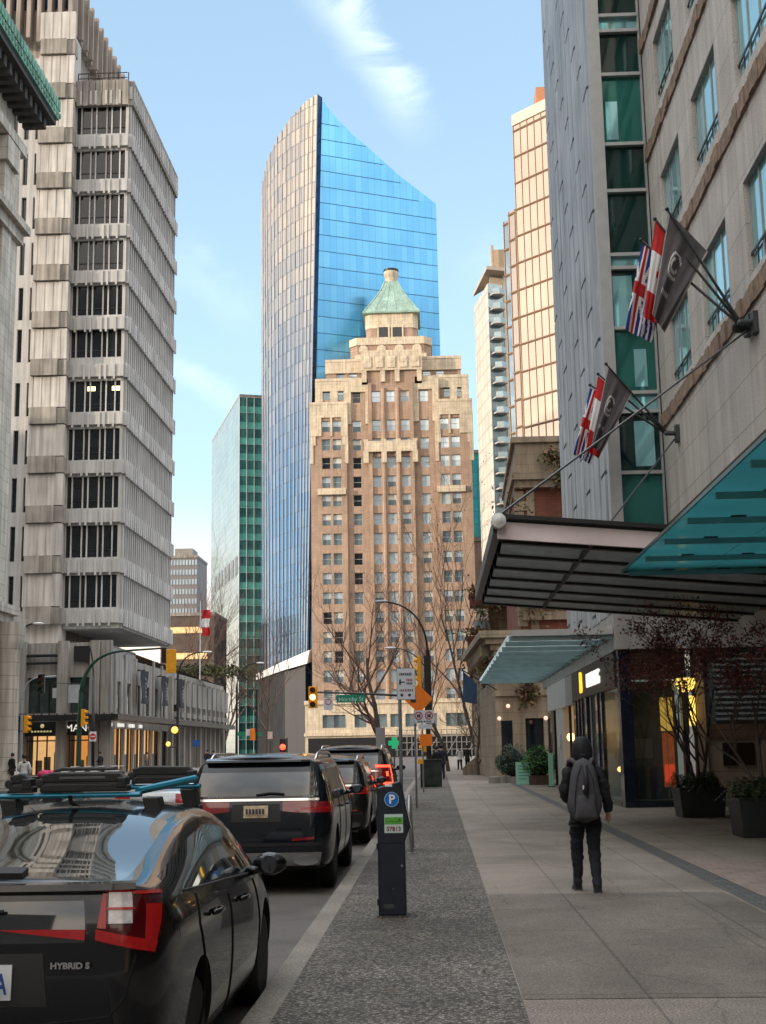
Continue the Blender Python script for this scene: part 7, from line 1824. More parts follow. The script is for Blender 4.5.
    part('badge', text_mesh('HYBRID S', .036, .003, face_my(Vector((.445, h.y-.03, .80))) @ Matrix.Diagonal((1.2,1,1,1)) @ Matrix.Rotation(0, 4, 'Z'), bold=.0016, mat_=M_chrome), None, P['body'])
    h, nn = rear(0, .88); part('emblem', MB().lathe((0, h.y-.0, .88), [(.035,-.012),(.045,-.016),(.05,-.004)], 24, axis='Y'), M_chrome, P['body'], smooth=True)
    pa('bumper_lip', rear, [(-.62,.28),(.62,.28),(.66,.37),(-.66,.37)], M_trim, None, .006, 16, 4)
    F['seam']([(-.70,.66),(-.62,.58),(-.3,.555),(.3,.555),(.62,.58),(.69,.66),(.735,.84)], rear, .005)
    part('rear_wiper', MB().tube([rear(-.3,.99)[0]+Vector((0,-.03,0)), rear(.12,1.03)[0]+Vector((0,-.03,0))], .008, 6), M_trim, T)
    part('roof_antenna', MB().ext([(-.02,1.62,1.42),(.02,1.62,1.42),(.012,1.52,1.44),(.012,1.49,1.48),(-.012,1.49,1.48),(-.012,1.52,1.44)], (0,.0,.004)), M_trim, T)
    for s in (1, -1):   # headrests behind the glass: dark shapes
        part_each('headrest', MB().ball((s*.36, 1.5, 1.13), (.13, .07, .10), 12, 8).ball((s*.36, 2.3, 1.15), (.13, .07, .11), 12, 8), M_trim, T, smooth=True)
    # window surround trim
    F['seam']([(.72,1.04),(1.4,1.005),(2.4,.955),(3.4,.90)], lambda y, z: F['side'](y, z, 1), .008, M_trim, 'window_trim')
    T.scale.z = 1.05      # the shell sits a little taller; keep the wheels round
    for c in T.children:
        if c.name.split('.')[0] == 'wheel': c.scale.z = 1/1.05
prius()
def rack():
    L = Vector((-2.15, 8.4, 0)); zb = 1.415
    T = thing('roof_rack', 'roof rack of two teal bars with black clamp carriers on the nearest car', 'roof rack', (L.x, L.y, zb-.06))
    Mt = mat('teal_bar_paint', (.02, .22, .34), .35, var=.12, scale=6); Mb = mat('black_carrier', (.014, .015, .016), .45, var=.15, scale=6, bump=.1)
    for Y, x0, x1, z in ((8.0, -2.66, -1.80, zb+.0), (8.9, -2.68, -1.60, zb+.02)):
        c = part('crossbar', MB().ext([(x0, Y-.035, z-.012), (x0, Y+.035, z-.012), (x0, Y+.045, z+.004), (x0, Y+.02, z+.018), (x0, Y-.03, z+.018), (x0, Y-.045, z+.004)], (x1-x0, 0, 0)), Mt, T, world=True, bevel=.004)
        for x in ((-1.73, -2.60) if Y < 8.5 else (-1.68, -2.62)):
            part('foot', MB().ext([(x-.05, Y-.07, z-.012), (x+.05, Y-.07, z-.012), (x+.075, Y-.07, z-.13), (x-.02, Y-.07, z-.13)], (0, .14, 0)).box(x+.03, x+.09, Y-.05, Y+.05, z-.16, z-.12), Mb, T, world=True, bevel=.008)
    for k, (Y, x0, x1, z) in enumerate(((8.0, -2.41, -1.87, zb+.024), (8.0, -2.60, -2.45, zb+.022), (8.9, -2.60, -2.12, zb+.044), (8.9, -2.06, -1.62, zb+.044))):
        w = x1-x0
        c = part('carrier', MB().ext([(x0, Y-.05, z), (x1, Y-.05, z), (x1, Y-.05, z+.035), (x1-.03, Y-.05, z+.05), (x0+.03, Y-.05, z+.05), (x0, Y-.05, z+.035)], (0, .10, 0)), Mb, T, world=True, bevel=.008)
        part('upper_jaw', MB().ext([(x0+.02, Y-.045, z+.056), (x1-.05, Y-.045, z+.056), (x1-.02, Y-.045, z+.08), (x1-.06, Y-.045, z+.112), (x0+.07, Y-.045, z+.118), (x0+.0, Y-.045, z+.10)], (0, .09, 0)).cyl((x0+.0, Y-.05, z+.055), (x0+.0, Y+.05, z+.055), .028, n=10).box(x1-.07, x1-.01, Y-.055, Y+.055, z+.02, z+.085), Mb, c, world=True, bevel=.008)
        part('rubber_pad', MB().box(x0+.03, x1-.06, Y-.052, Y+.052, z+.051, z+.0555), mat('grey_rubber', (.06, .06, .065), .7), c, world=True)
        if k in (0, 2):
            mk = MB()
            for q in range(4): mk.box(x0+.12+q*.09, x0+.17+q*.09 + (.04 if q == 3 else 0), Y-.03, Y+.03, z+.1185, z+.123)
            part('white_mark', mk, M_white, c, world=True)
            part('jaw_slot', MB().box(x0+.12, x1-.14, Y-.049, Y-.0455, z+.078, z+.092), mat('grey_slot', (.10, .10, .105), .5), c, world=True)
    part('teal_pole', MB().tube([(-1.84, 8.1, zb+.02), (-1.62, 8.8, zb+.075)], .024, 8), Mt, T, world=True)
rack()

# ---- tall dark sport-utility cars
def suv_cols(L=5.1, w=.97, H=1.74, s=0.):
    def R(y, wf, zb, belt, gt, rail, roof, xr, dy=(0,)*9, wb=1.):
        W = w*wf
        return (y, row((W*.8, zb, dy[0]), (W*.955, zb+.05, dy[1]), (W, .62, dy[2]), (W*.995, .96, dy[3]), (W*.955, belt, dy[4]), (w*xr*1.10, gt, dy[5]), (w*xr, rail, dy[6]), (w*.43, roof-.008, dy[7]), (0, roof, dy[8])))
    return [R(0, .90, .30, 1.20, H*.895, H*.955, H*.985, .72, (.16,.03,0,.03,.07,.22,.28,.26,.25)),
            R(.17, .995, .27, 1.20, H*.905, H*.965, H*.998, .75, (0,0,0,0,.02,.1,.14,.14,.14)),
            R(.75, 1., .25, 1.19, H*.915, H*.972, H*1.008, .77), R(.86, 1., .25, 1.19, H*.915, H*.972, H*1.008, .77), R(1.55, 1., .25, 1.17, H*.92, H*.975, H*1.012, .77), R(1.66, 1., .25, 1.17, H*.92, H*.975, H*1.012, .77),
            R(2.6, 1., .25, 1.15, H*.92, H*.975, H*1.012, .77), R(2.7, 1., .25, 1.15, H*.92, H*.975, H*1.012, .77), R(3.25, 1., .25, 1.14, H*.90, H*.955, H*.995, .77),
            R(4.0, 1., .25, 1.12, 1.15, 1.17, 1.20, .84), R(4.6, .97, .26, 1.03, 1.05, 1.07, 1.09, .8), R(L-.1, .90, .28, .86, .90, .92, .94, .74), R(L, .8, .32, .80, .82, .83, .84, .66)]
def suv_glass(i, r):
    if r == 4: return i in (1, 3, 5, 7, 8)
    if r in (6, 7): return i == 8
    return False
def suv(label, loc, paint, sc=1., style=0, group='dark cars parked along the kerb'):
    seams = ([(1.15,.32),(1.5,.62),(1.62,1.15)], [(2.65,.3),(2.66,1.13)], [(3.72,.3),(3.78,.7),(3.70,1.1)], [(1.5,.33),(3.7,.33)])
    T, P, F = car('parked_suv', label, 'car', loc, suv_cols(), suv_glass, lambda r, k: r == 4, (1.0, 4.1), paint, wr=.385, group=group, rim=M_rimd, seams=seams, handles=((1.85,1.02),(2.9,1.0)), mirror=(3.5,1.14), rails=(.75, 3.2, .70))
    pa, rear, corner, side = F['patch'], F['rear'], F['corner'], F['side']
    for s in (1, -1):
        cn = (lambda a, z, s=s: corner(a, z, s, (.5, .75))); w = (lambda x, z, s=s: rear(s*x, z))
        if style == 3: pa('tail_light', cn, [(.1,1.24),(.9,1.22),(.9,1.40),(.1,1.42)], M_tail, None, .014, 12, 5); pa('brake_light', cn, [(.2,1.28),(.7,1.27),(.7,1.36),(.2,1.37)], mat('brake_glow', (.7, .03, .02), .3, var=0, emit=(1, .10, .03), estr=4.), None, .022, 8, 3)
        elif style < 2:
            t = pa('tail_light', cn, [(.02,1.01),(1.0,1.0),(1.0,1.13),(.02,1.15)], M_taild if style == 0 else M_tail, None, .014, 20, 5); pa('light_bar', cn, [(.10,1.045),(.9,1.04),(.9,1.07),(.10,1.07)], M_tail, t, .02, 16, 2)
            pa('tail_light', w, [(.34,1.03),(.52,1.01),(.52,1.15),(.34,1.145)], M_taild if style == 0 else M_tail, None, .014, 8, 4)
        else:
            Mn = mat('glowing_tail_light', (.6, .02, .02), .3, var=0, emit=(1, .07, .03), estr=1.7); t = pa('tail_light', cn, [(.1,.86),(.9,.84),(.9,1.30),(.1,1.32)], M_taild, None, .014, 16, 10)
            for Q in ([(.12,1.25),(.85,1.24),(.85,1.29),(.12,1.30)], [(.78,.90),(.88,.90),(.88,1.28),(.78,1.28)], [(.35,.87),(.85,.86),(.85,.91),(.35,.92)], [(.45,1.05),(.52,1.05),(.52,1.15),(.45,1.15)]): pa('light_tube', cn, Q, Mn, t, .024, 8, 2)
        pa('reflector', w, [(.46,.66),(.74,.68),(.74,.71),(.46,.69)], M_taild, None, .01, 8, 2)
        ex = MB(); h, nn = rear(s*.64, .42)
        part('exhaust', MB().tube([(s*.64, h.y+.05, .42), (s*.64, h.y-.03, .42)], .06, 16), M_trim, T); part('exhaust_trim', MB().ext([(s*.64 + .13*cos(a)*(1.25 if abs(cos(a)) > .5 else 1), h.y-.035, .42 + .06*sin(a)) for a in [2*pi*k/20 for k in range(20)]], (0, .02, 0)), M_chrome, T)
    pa('chrome_strip', rear, [(-.80,1.155),(.80,1.155),(.80,1.185),(-.80,1.185)], M_chrome, P['body'], .014, 20, 2)
    pa('lower_bumper', rear, [(-.80,.36),(.80,.36),(.83,.52),(-.83,.52)], mat('silver_skid', (.30, .30, .30), .35, metal=.6) if style == 0 else M_trim, None, .008, 20, 4)
    pa('bumper_groove', rear, [(-.84,.60),(.84,.60),(.84,.64),(-.84,.64)], M_trim, None, .006, 20, 2)
    pa('plate_recess', rear, [(-.32,.90),(.32,.90),(.30,1.12),(-.30,1.12)], M_trim, None, .004, 12, 4)
    pl = pa('number_plate', rear, [(-.155,.95),(.155,.95),(.155,1.10),(-.155,1.10)], mat('sunset_plate', (.52, .42, .26), .45, var=.35, scale=14), None, .016, 10, 4)
    h, nn = rear(0, 1.02); k = MB()
    for q in range(6): k.box(-.125+q*.042, -.095+q*.042, h.y-.055, h.y-.051, 1.0, 1.065)
    part('plate_print', k, mat('plate_print', (.06, .05, .09), .5, var=0), pl)
    if style == 0:
        for x, n_ in ((-.62, 6), (.6, 4)):
            b = MB()
            for q in range(n_): h, nn = rear(x+q*.035, 1.215); b.box(x+q*.035, x+q*.035+.022, h.y-.012, h.y-.004, 1.20, 1.228)
            part('badge', b, M_chrome, P['body'])
    part('rear_wiper', MB().tube([rear(.0,1.235)[0]+Vector((0,-.03,0)), rear(.18,1.26)[0]+Vector((0,-.035,0)), rear(.36,1.245)[0]+Vector((0,-.03,0))], .012, 6), M_trim, T)
    sp = MB(); pts = [rear(-.68+1.36*k/12, 1.645)[0] for k in range(13)]
    for a, b in zip(pts[:-1], pts[1:]):
        o = Vector((0,-.09,.0)); u = Vector((0,.06,.05)); sp.quad(a, b, b+o, a+o); sp.quad(a+o, b+o, b+o+Vector((0,.01,.025)), a+o+Vector((0,.01,.025))); sp.quad(a+o+Vector((0,.01,.025)), b+o+Vector((0,.01,.025)), b+u, a+u)
    part('spoiler', sp, P['body'].data.materials[0], T, smooth=40)
    part_each('headrest', MB().ball((.42,1.9,1.32),(.13,.06,.10),10,6).ball((-.42,1.9,1.32),(.13,.06,.10),10,6), M_trim, T)
    if sc != 1: T.scale = (sc,)*3
    return T
suv('dark blue-black sport-utility car with chrome strip and roof rails, second from the camera', (-2.32, 16.85, RZ), car_paint('midnight_paint', (.006, .0085, .013)), 1.0, 0)
suv('black sport-utility car with dim red tail lights, third in the parked row', (-2.22, 24.9, RZ), car_paint('graphite_paint', (.010, .011, .012)), .95, 1)
suv('tall black car with glowing neon-like red tail lights, farthest in the parked row', (-2.14, 32.2, RZ), car_paint('black_suv_paint', (.006, .006, .007)), 1.07, 2)

def sedan_cols(): 
    return [
     (0.00, row((.58,.27,.10),(.70,.32,.03),(.76,.52,0),(.76,.80,.03),(.72,.94,.06),(.66,.96,.07),(.60,.97,.075),(.36,.98,.07),(0,.985,.07))),
     (0.14, row((.66,.23),(.80,.28),(.86,.52),(.87,.80),(.80,.95),(.72,.975),(.66,.985),(.38,1.0),(0,1.005))),
     (0.60, row((.70,.20),(.84,.25),(.89,.50),(.90,.80),(.84,.955),(.76,.99),(.69,1.005),(.38,1.02),(0,1.025))),
     (1.15, row((.70,.20),(.84,.24),(.89,.48),(.90,.80),(.845,.955),(.69,1.30),(.63,1.345),(.36,1.385),(0,1.395))),
     (1.60, row((.70,.20),(.84,.23),(.89,.46),(.90,.79),(.85,.945),(.675,1.36),(.61,1.41),(.34,1.445),(0,1.455))),
     (2.10, row((.70,.19),(.84,.22),(.89,.45),(.90,.78),(.85,.935),(.67,1.37),(.605,1.42),(.33,1.455),(0,1.465))),
     (2.20, row((.70,.19),(.84,.22),(.89,.45),(.90,.78),(.85,.932),(.67,1.37),(.605,1.42),(.33,1.455),(0,1.465))),
     (2.70, row((.70,.19),(.84,.22),(.89,.44),(.90,.77),(.85,.92),(.675,1.33),(.61,1.385),(.34,1.42),(0,1.43))),
     (3.55, row((.70,.19),(.84,.23),(.89,.44),(.89,.76),(.83,.90),(.78,.93),(.73,.95),(.4,.985),(0,.995))),
     (4.20, row((.68,.20),(.82,.24),(.87,.44),(.86,.70),(.78,.80),(.71,.83),(.63,.85),(.35,.87),(0,.88))),
     (4.60, row((.60,.22),(.72,.27),(.76,.42),(.74,.57),(.66,.66),(.60,.68),(.52,.69),(.3,.70),(0,.70))),
     (4.70, row((.46,.25),(.55,.29),(.58,.42),(.56,.50),(.50,.58),(.46,.60),(.40,.61),(.24,.62),(0,.62)))]
def sedan(label, loc, paint, lit=False, rotz=0.):
    T, P, F = car('sedan', label, 'car', loc, sedan_cols(), lambda i, r: (r == 4 and i in (3, 4, 6, 7)) or (r in (6, 7) and i in (2, 7)), lambda r, k: False, (.98, 3.75), paint, wr=.33, group='cars in the far lane', seams=([(1.3,.3),(1.2,.8)], [(2.15,.3),(2.15,.92)]), handles=((1.5,.83),), mirror=(3.0,.95), rotz=rotz)
    for s in (1, -1):
        cn = (lambda a, z, s=s: F['corner'](a, z, s)); t = F['patch']('tail_light', cn, [(.05,.74),(1.0,.74),(1.05,.92),(.05,.93)], M_tail, None, .014, 14, 5)
        if lit: F['patch']('brake_light', cn, [(.15,.78),(.75,.78),(.8,.90),(.15,.90)], mat('brake_glow', (.7, .03, .02), .3, var=0, emit=(1, .12, .04), estr=5.), t, .022, 10, 4)
    F['patch']('number_plate', F['rear'], [(-.155,.58),(.155,.58),(.155,.72),(-.155,.72)], M_plate, None, .016, 8, 3)
suv('dark car with a glowing brake light in the lane beside the nearest parked car', (-4.9, 13.0, RZ), car_paint('charcoal_paint', (.012, .012, .014)), .86, 3, 'cars in the far lane')
sedan('silver car in the far lane behind the teal roof rack', (-5.95, 27.5, RZ), car_paint('silver_paint', (.42, .45, .48), .5))
# parked bicycle with a pink cover by the far kerb
def pinkbike():
    Y = 62.; c = aty(47, 772, Y)
    T = thing('cargo_bicycle', 'black bicycle with a bright pink cover over its carrier near the lit shops', 'bicycle', (c.x, Y, RZ)); Mp = mat('pink_cover', (.62, .04, .16), .6, var=.15, scale=8)
    part('cover', MB().ball((-.05, 0, .84), (.42, .3, .2), 16, 8, jit=.05).ball((.2, 0, .9), (.2, .24, .14), 12, 8), Mp, T, smooth=True)
    for x in (-.45, .9): part('wheel', MB().lathe((x, 0, .34), [(.30,-.02),(.34,-.02),(.34,.02),(.30,.02)], 24, axis='Y'), M_tyre, T)
    part('frame', MB().tube([(-.45,0,.34),(.05,0,.72),(.72,0,.8),(.9,0,.34)], .02, 6).tube([(.05,0,.72),(.25,0,.3),(.74,0,.75)], .02, 6).tube([(.72,0,.8),(.68,0,1.02)], .02, 6).tube([(.66,-.3,1.02),(.66,.3,1.02)], .018, 6).box(-.02,.2,-.08,.08,.98,1.04), M_blackp, T)
pinkbike()
# ------------------------------------------------------------------ people
def skin_mesh(verts, edges, radii, root=0, sub=2):
    me = bpy.data.meshes.new('figure'); me.from_pydata([Vector(v) for v in verts], edges, [])
    ob = bpy.data.objects.new('figure', me); COL.objects.link(ob)
    sk = ob.modifiers.new('skin', 'SKIN'); sk.branch_smoothing = .6
    lay = me.skin_vertices[0].data if me.skin_vertices else None
    if lay is None:
        bpy.context.view_layer.objects.active = ob
    for i, r in enumerate(radii):
        d = me.skin_vertices[0].data[i]; d.radius = r if isinstance(r, (tuple, list)) else (r, r); d.use_root = (i == root)
    ss = ob.modifiers.new('sub', 'SUBSURF'); ss.levels = sub; ss.render_levels = sub
    dg = bpy.context.evaluated_depsgraph_get(); dg.update(); out = bpy.data.meshes.new_from_object(ob.evaluated_get(dg)); bpy.data.objects.remove(ob)
    out.polygons.foreach_set('use_smooth', [True]*len(out.polygons)); return out
from mathutils import noise as mnoise
def folds(me, amp, sc, zlo=-9, zhi=9):
    """push cloth in and out into soft creases"""
    me.update(); N_ = [v.normal.copy() for v in me.vertices]
    for v, nn in zip(me.vertices, N_):
        if zlo < v.co.z < zhi:
            q = Vector((v.co.x*sc*.8, v.co.y*sc*.8, v.co.z*sc*1.5)); d = mnoise.noise(q) + .5*mnoise.noise(q*2.1); r = abs(mnoise.noise(Vector((v.co.x*4, v.co.y*4, v.co.z*22)) + Vector((3,7,1))))
            v.co += nn*(amp*(d - .7*r))
    me.update()
LIFT = [0]
class Sk:
    def __init__(s): s.v, s.e, s.r = [], [], []
    def p(s, co, r, par=None):
        s.v.append(co); s.r.append(r); i = len(s.v)-1
        if par is not None: s.e.append((par, i))
        return i
    def mesh(s, sub=2): return skin_mesh(s.v, s.e, s.r, 0, sub)
M_skin = mat('skin', (.42, .24, .17), .55, var=.08, scale=12); M_shoe = mat('dark_shoe', (.012, .012, .014), .5, var=.1)
M_hair = mat('dark_hair', (.012, .009, .008), .6, var=.2, scale=20)
def limbs(h=1.75, st=.16, bend=.0):
    k = h/1.75; Z = lambda z: z*k
    return dict(pel=(0,0,Z(.95)), wai=(0,.01,Z(1.08)), che=(0,.015,Z(1.30)), nec=(0,.01,Z(1.47)), hd0=(0,.03,Z(1.56)), hd1=(0,.045,Z(1.66)),
      lh=(-.088*k,0,Z(.90)), lk=(-.09*k,st*.75,Z(.49)), la=(-.09*k,st,Z(.09)), lt=(-.10*k,st+.16,Z(.035)), rh=(.088*k,0,Z(.90)), rk=(.088*k,-st*.05,Z(.48)), ra=(.09*k,-st*1.05,Z(.10)), rt=(.105*k,-st*1.05+.155,Z(.035)),
      ls=(-.175*k,0,Z(1.41)), le=(-.245*k,-.03,Z(1.13)), lw=(-.17*k,.17,Z(1.02)), rs=(.175*k,0,Z(1.41)), re=(.255*k,-.05,Z(1.13)), rw=(.275*k,.03,Z(.89)))
def hand(S, w, d, side, wi, curl=.3):
    """palm, four unequal fingers and a thumb leaving the side of the palm"""
    w = Vector(w); d = Vector(d).normalized(); up = Vector((0, 1, 0)); x = d.cross(up).normalized()*side; f = d.cross(x).normalized()
    p0 = S.p(tuple(w + d*.035), (.026,.018), wi); p1 = S.p(tuple(w + d*.075), (.034,.016), p0)
    for k, L in enumerate((.062, .072, .067, .052)):
        o = up*(.026 - .0175*k); a = w + d*.095 + o; i = S.p(tuple(a), .0095, p1); j = S.p(tuple(a + d*L*.5 - x*curl*.02), .0085, i); S.p(tuple(a + d*L - x*curl*.05), .007, j)
    a = w + d*.045 + up*.032; i = S.p(tuple(a), .011, p0); j = S.p(tuple(a + d*.03 + up*.012 - x*.01), .010, i); S.p(tuple(a + d*.058 + up*.013 - x*.018), .008, j)
def person(label, loc, rotz, jm, tm, h=1.75, st=.16, hood=False, hair=M_hair, detail=True, group=None, bag=False):
    J = limbs(h, st); k = h/1.75; T = thing('person', label, 'person', loc, rotz, group)
    S = Sk(); a = S.p(J['pel'], (.135*k,.105*k)); b = S.p(J['wai'], (.125*k,.095*k), a); c = S.p(J['che'], (.15*k,.11*k), b); n0 = S.p(J['nec'], .055*k, c); h0 = S.p(J['hd0'], (.07*k,.08*k), n0); h1 = S.p(J['hd1'], (.078*k,.095*k), h0); S.p((0,.05,1.735*k), (.05*k,.06*k), h1)
    for s in 'lr':
        p = S.p(J[s+'h'], .108*k, a); p = S.p(tuple((Vector(J[s+'h'])+Vector(J[s+'k']))/2), .100*k, p); p = S.p(J[s+'k'], .080*k, p); p = S.p(tuple(Vector(J[s+'k'])*.6+Vector(J[s+'a'])*.4), .078*k, p); q = S.p(J[s+'a'], .066*k, p); S.p(tuple(Vector(J[s+'a'])+Vector((0,-.06,-.04))*k), (.046*k,.04*k), q); m = S.p(tuple((Vector(J[s+'a'])+Vector(J[s+'t']))/2 + Vector((0,0,-.005))), (.056*k,.044*k), q); S.p(J[s+'t'], (.050*k,.034*k), m)
        p = S.p(J[s+'s'], .06*k, c); p = S.p(J[s+'e'], .045*k, p); wv = Vector(J[s+'w']); p = S.p(tuple(wv), (.028*k,.024*k), p)
        d = (wv - Vector(J[s+'e'])).normalized()
        if detail: hand(S, wv, d, 1 if s == 'r' else -1, p)
        else: S.p(tuple(wv + d*.09), (.03,.02), p)
    me = S.mesh(3 if detail else 1); me.materials.clear()
    if detail: folds(me, .016, 7, .13, .93)
    zmin = min(v.co.z for v in me.vertices); T.location.z = loc[2] - zmin + .003; LIFT[0] = -zmin
    for m in (M_skin, tm, M_shoe): me.materials.append(m)
    for p in me.polygons: z = p.center.z/k; p.material_index = 2 if z < .105 else (1 if z < 1.0 and abs(p.center.x) < .20*k and not (p.center.y > .12 and z > .9) else (1 if 1.0 <= z < 1.45 else 0))
    part('body', me, None, T)
    # face
    f = MB().ball((0, .135*k, 1.635*k), (.014,.02,.02), 8, 6)
    fo = part('nose', f, M_skin, T, smooth=True)
    if detail:
        part('eye', MB().ball((-.03, .128*k, 1.665*k), (.013,.008,.008), 8, 6).ball((.03, .128*k, 1.665*k), (.013,.008,.008), 8, 6), M_white, T, smooth=True); part('mouth', MB().ball((0, .122*k, 1.595*k), (.025,.01,.007), 10, 6), mat('lip', (.3, .10, .09), .5, var=0), T, smooth=True)
    # jacket: thicker torso and sleeves
    S = Sk(); a = S.p((0,.0,.93*k), (.185*k,.15*k)); b = S.p(J['wai'], (.165*k,.135*k), a); c = S.p(J['che'], (.185*k,.145*k), b); S.p((0,.0,1.45*k), (.095*k,.09*k), c); S.p((0,0,.80*k), (.19*k,.15*k), a)
    for s in 'lr':
        w_ = Vector(J[s+'w']); e_ = Vector(J[s+'e']); p = S.p(J[s+'s'], .092*k, c); p = S.p(tuple((Vector(J[s+'s'])+e_)/2), .078*k, p); p = S.p(tuple(e_), .068*k, p); p = S.p(tuple((e_+w_)/2), .06*k, p); S.p(tuple(w_ - (w_-e_).normalized()*.01), .048*k, p)
    me = S.mesh(3 if detail else 1); me.materials.clear(); me.materials.append(jm)
    if detail: folds(me, .022, 6)
    part('jacket', me, None, T)
    if detail:
        for s in 'lr':
            a_, t_ = Vector(J[s+'a']), Vector(J[s+'t']); dz = Vector((0,0,0)); b = MB(); sec = []
            for f, w, h0, h1 in ((-.34,.030,.0,.085),(-.25,.040,.0,.10),(-.05,.043,.0,.105),(.3,.044,.0,.085),(.65,.050,.0,.060),(.95,.046,.0,.048),(1.12,.028,.006,.035)):
                c = a_.lerp(t_, f); zb = -.012 + zmin*0
                sec.append([(c.x-w, c.y, zmin+.004+h0), (c.x-w*1.02, c.y, zmin+.022+h0), (c.x-w*.9, c.y, zmin+h1*.75), (c.x-w*.45, c.y, zmin+h1), (c.x+w*.45, c.y, zmin+h1), (c.x+w*.9, c.y, zmin+h1*.75), (c.x+w*1.02, c.y, zmin+.022+h0), (c.x+w, c.y, zmin+.004+h0)])
            for i in range(len(sec)-1):
                for q in range(8): b.add([sec[i][q], sec[i][(q+1) % 8], sec[i+1][(q+1) % 8], sec[i+1][q]], [(0,1,2,3)])
            b.add(sec[0], [tuple(range(8))]); b.add(sec[-1], [tuple(range(8))])
            me2 = to_mesh('shoe', b, [M_shoe]); bm = bmesh.new(); bm.from_mesh(me2); bmesh.ops.remove_doubles(bm, verts=bm.verts, dist=.0005); bm.to_mesh(me2); bm.free(); me2.polygons.foreach_set('use_smooth', [True]*len(me2.polygons))
            so_ = part('shoe', me2, None, T); sb_ = so_.modifiers.new('sub', 'SUBSURF'); sb_.levels = 2; sb_.render_levels = 2
            b2 = MB(); pr = [(p[0][0][0], p[0][0][1]) for p in [(x,) for x in sec]]; L_ = [(x[0][0]-.003, x[0][1]) for x in sec]; R_ = [(x[7][0]+.003, x[7][1]) for x in sec][::-1]
            b2.prism(L_ + R_, zmin+.0005, zmin+.014); part('sole', b2, mat('grey_sole', (.09, .09, .09), .7), so_)
    if hood:
        b = MB(); n, m = 24, 14
        def hp(u, v):      # hood: open towards the face (+y)
            t = v*pi*.98; a = -pi/2 + (u-.5)*2*pi*.80; rx, ry, rz = .122, .15, .19
            wob = 1 + .04*sin(a*3+v*5) ; z = 1.60 + rz*cos(t)*1.0; rr = sin(t)**.75 if sin(t) > 0 else 0
            flare = 1 + max(0, v-.62)*.55
            return Vector((rx*rr*cos(a)*wob*flare*k, (.0 + ry*rr*sin(a)*wob + .02)*k, (z - max(0, v-.7)*.08)*k))
        b.grid(hp, n, m); o = part('hood', b, jm, T, smooth=True); sm_ = o.modifiers.new('solid', 'SOLIDIFY'); sm_.thickness = .018
        part('hood_collar', MB().lathe((0,.01,1.42*k), [(.10,-.06),(.135,-.03),(.14,.03),(.11,.075),(.08,.08)], 20, sq=.85), jm, T, smooth=True)
    else:
        part('hair', MB().ball((0,.02*k,1.665*k), (.098*k,.108*k,.11*k), 14, 10, jit=.02), hair, T, smooth=True)
    return T
M_jblack = mat('black_jacket', (.008, .0085, .011), .75, var=.25, scale=9, bump=.5, bscale=14); M_jeans = mat('dark_navy_trousers', (.010, .012, .019), .8, var=.25, scale=8, bump=.5, bscale=16)
px_, py_ = 1.70, 15.6
person('person in a black hooded jacket walking away with a grey backpack', (px_, py_, 0), radians(1), M_jblack, M_jeans, 1.74, .17, True)
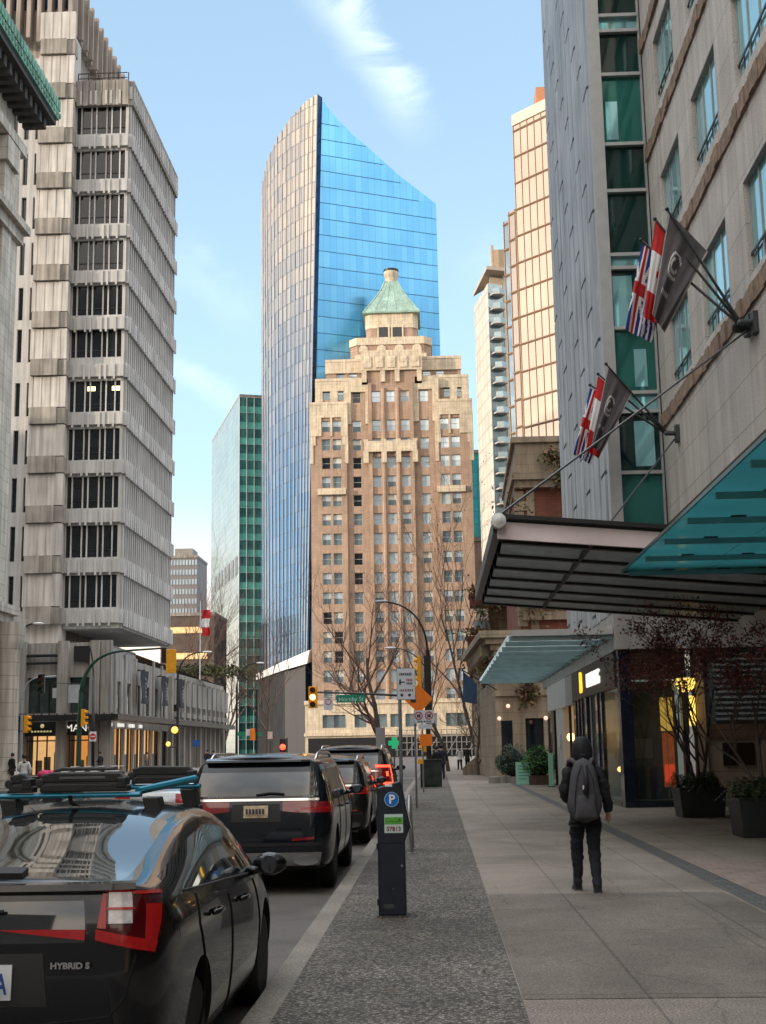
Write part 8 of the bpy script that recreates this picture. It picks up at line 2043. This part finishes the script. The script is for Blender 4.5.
def backpack():
    T = thing('backpack', 'dark grey teardrop backpack on the hooded walker', 'backpack', (px_-.02, py_-.16, .80 + LIFT[0])); Mg = mat('charcoal_pack_cloth', (.060, .058, .066), .8, var=.15, scale=9, bump=.35, bscale=20); Md = mat('dark_pack_webbing', (.02, .02, .024), .7, var=.1)
    b = MB(); n, m = 28, 18
    def P(u, v):
        a = u*2*pi; t = v; z = .74*t; e = (max(0., 1-abs(2*t-1)**3.2))**.42
        w = (.20 - .085*max(0, t-.25)**1.1*1.2)*e; d = (.135 - .05*t)*e; c, s_ = cos(a), sin(a)
        x = w*abs(c)**.65*(1 if c > 0 else -1); y = d*abs(s_)**.7*(1 if s_ > 0 else -1)
        return Vector((x*(1+.02*sin(9*t+a*2)), y - .06 - .02*sin(pi*t), z))
    b.grid(P, n, m); part('pack', b, Mg, T, smooth=True)
    q = MB(); q.grid(lambda u, v: Vector((( -.135+.27*u)*(1-.28*v), -.205 - .028*sin(pi*u)**.5*sin(pi*min(1, v*.92+.06))**.5 + .03*(v-.35)**2*4*.4, .05 + .27*v)), 12, 10); o = part('front_pocket', q, Mg, T, smooth=True); sm_ = o.modifiers.new('solid', 'SOLIDIFY'); sm_.thickness = .02
    for s in (-1, 1):
        part('zip', MB().tube([(s*.125, -.165, .10), (s*.12, -.19, .30), (s*.085, -.18, .52), (s*.03, -.15, .66)], .006, 6), Md, T)
        part('shoulder_strap', MB().tube([(s*.07, -.06, .66), (s*.115, .03, .71), (s*.135, .13, .70), (s*.145, .265, .60), (s*.15, .29, .42), (s*.165, .22, .22), (s*.16, .06, .12)], [.022,.03,.032,.03,.026,.02,.015], 8), Mg, T, smooth=True)
    part('centre_strip', MB().tube([(.0, -.235, .34), (.01, -.222, .5), (.005, -.18, .64)], [.035,.03,.02], 8), Md, T, smooth=True)
    part('haul_loop', MB().tube([(-.03, -.05, .72), (-.025, -.07, .77), (.025, -.07, .77), (.03, -.05, .72)], .008, 6), Md, T); part('tag', MB().box(-.035, -.018, -.252, -.242, .385, .43), M_white, T)
backpack()
C_ = lambda n, c: mat(n, c, .8, var=.15, scale=8)
def far(label, px, Y, jm, tm, rot=0., h=1.72, st=.18, hair=M_hair, z=0.):
    person(label, (aty(px, 765, Y).x, Y, z), rot, jm, tm, h, st, False, hair, False)
navy, white, black, grey = C_('navy_coat', (.012, .018, .04)), C_('white_jacket', (.55, .54, .52)), C_('black_coat', (.01, .01, .012)), C_('grey_coat', (.10, .10, .11))
far('person in a long navy coat standing right of the street cabinet', 441.5, 71, navy, navy, .1, 1.80)
far('person in dark clothes half hidden behind the street cabinet', 436.5, 69.5, black, navy, .5, 1.72)
far('person in a white top and dark trousers on the far pavement', 460, 96, white, black, .2, 1.75)
far('person in a black coat walking beside the one in white', 467.5, 95, black, black, -.1, 1.78)
far('person in a white jacket seen over the dark car at far left', 24, 58, white, black, .3, 1.80, z=RZ)
far('person in dark clothes near the far left signal pole', 12, 72, black, black, -.6, 1.75)
far('person in black standing before the lit shop window', 100, 96, black, black, 1.2, 1.78)
far('person in a grey coat on the pavement at the podium corner', 146, 94, grey, black, -1.2, 1.70)
far('person in a black coat on the pavement past the podium canopy', 207.5, 104, black, black, .2, 1.80)
far('person in navy standing just right of the one past the podium canopy', 213.5, 108, navy, grey, .6, 1.72)
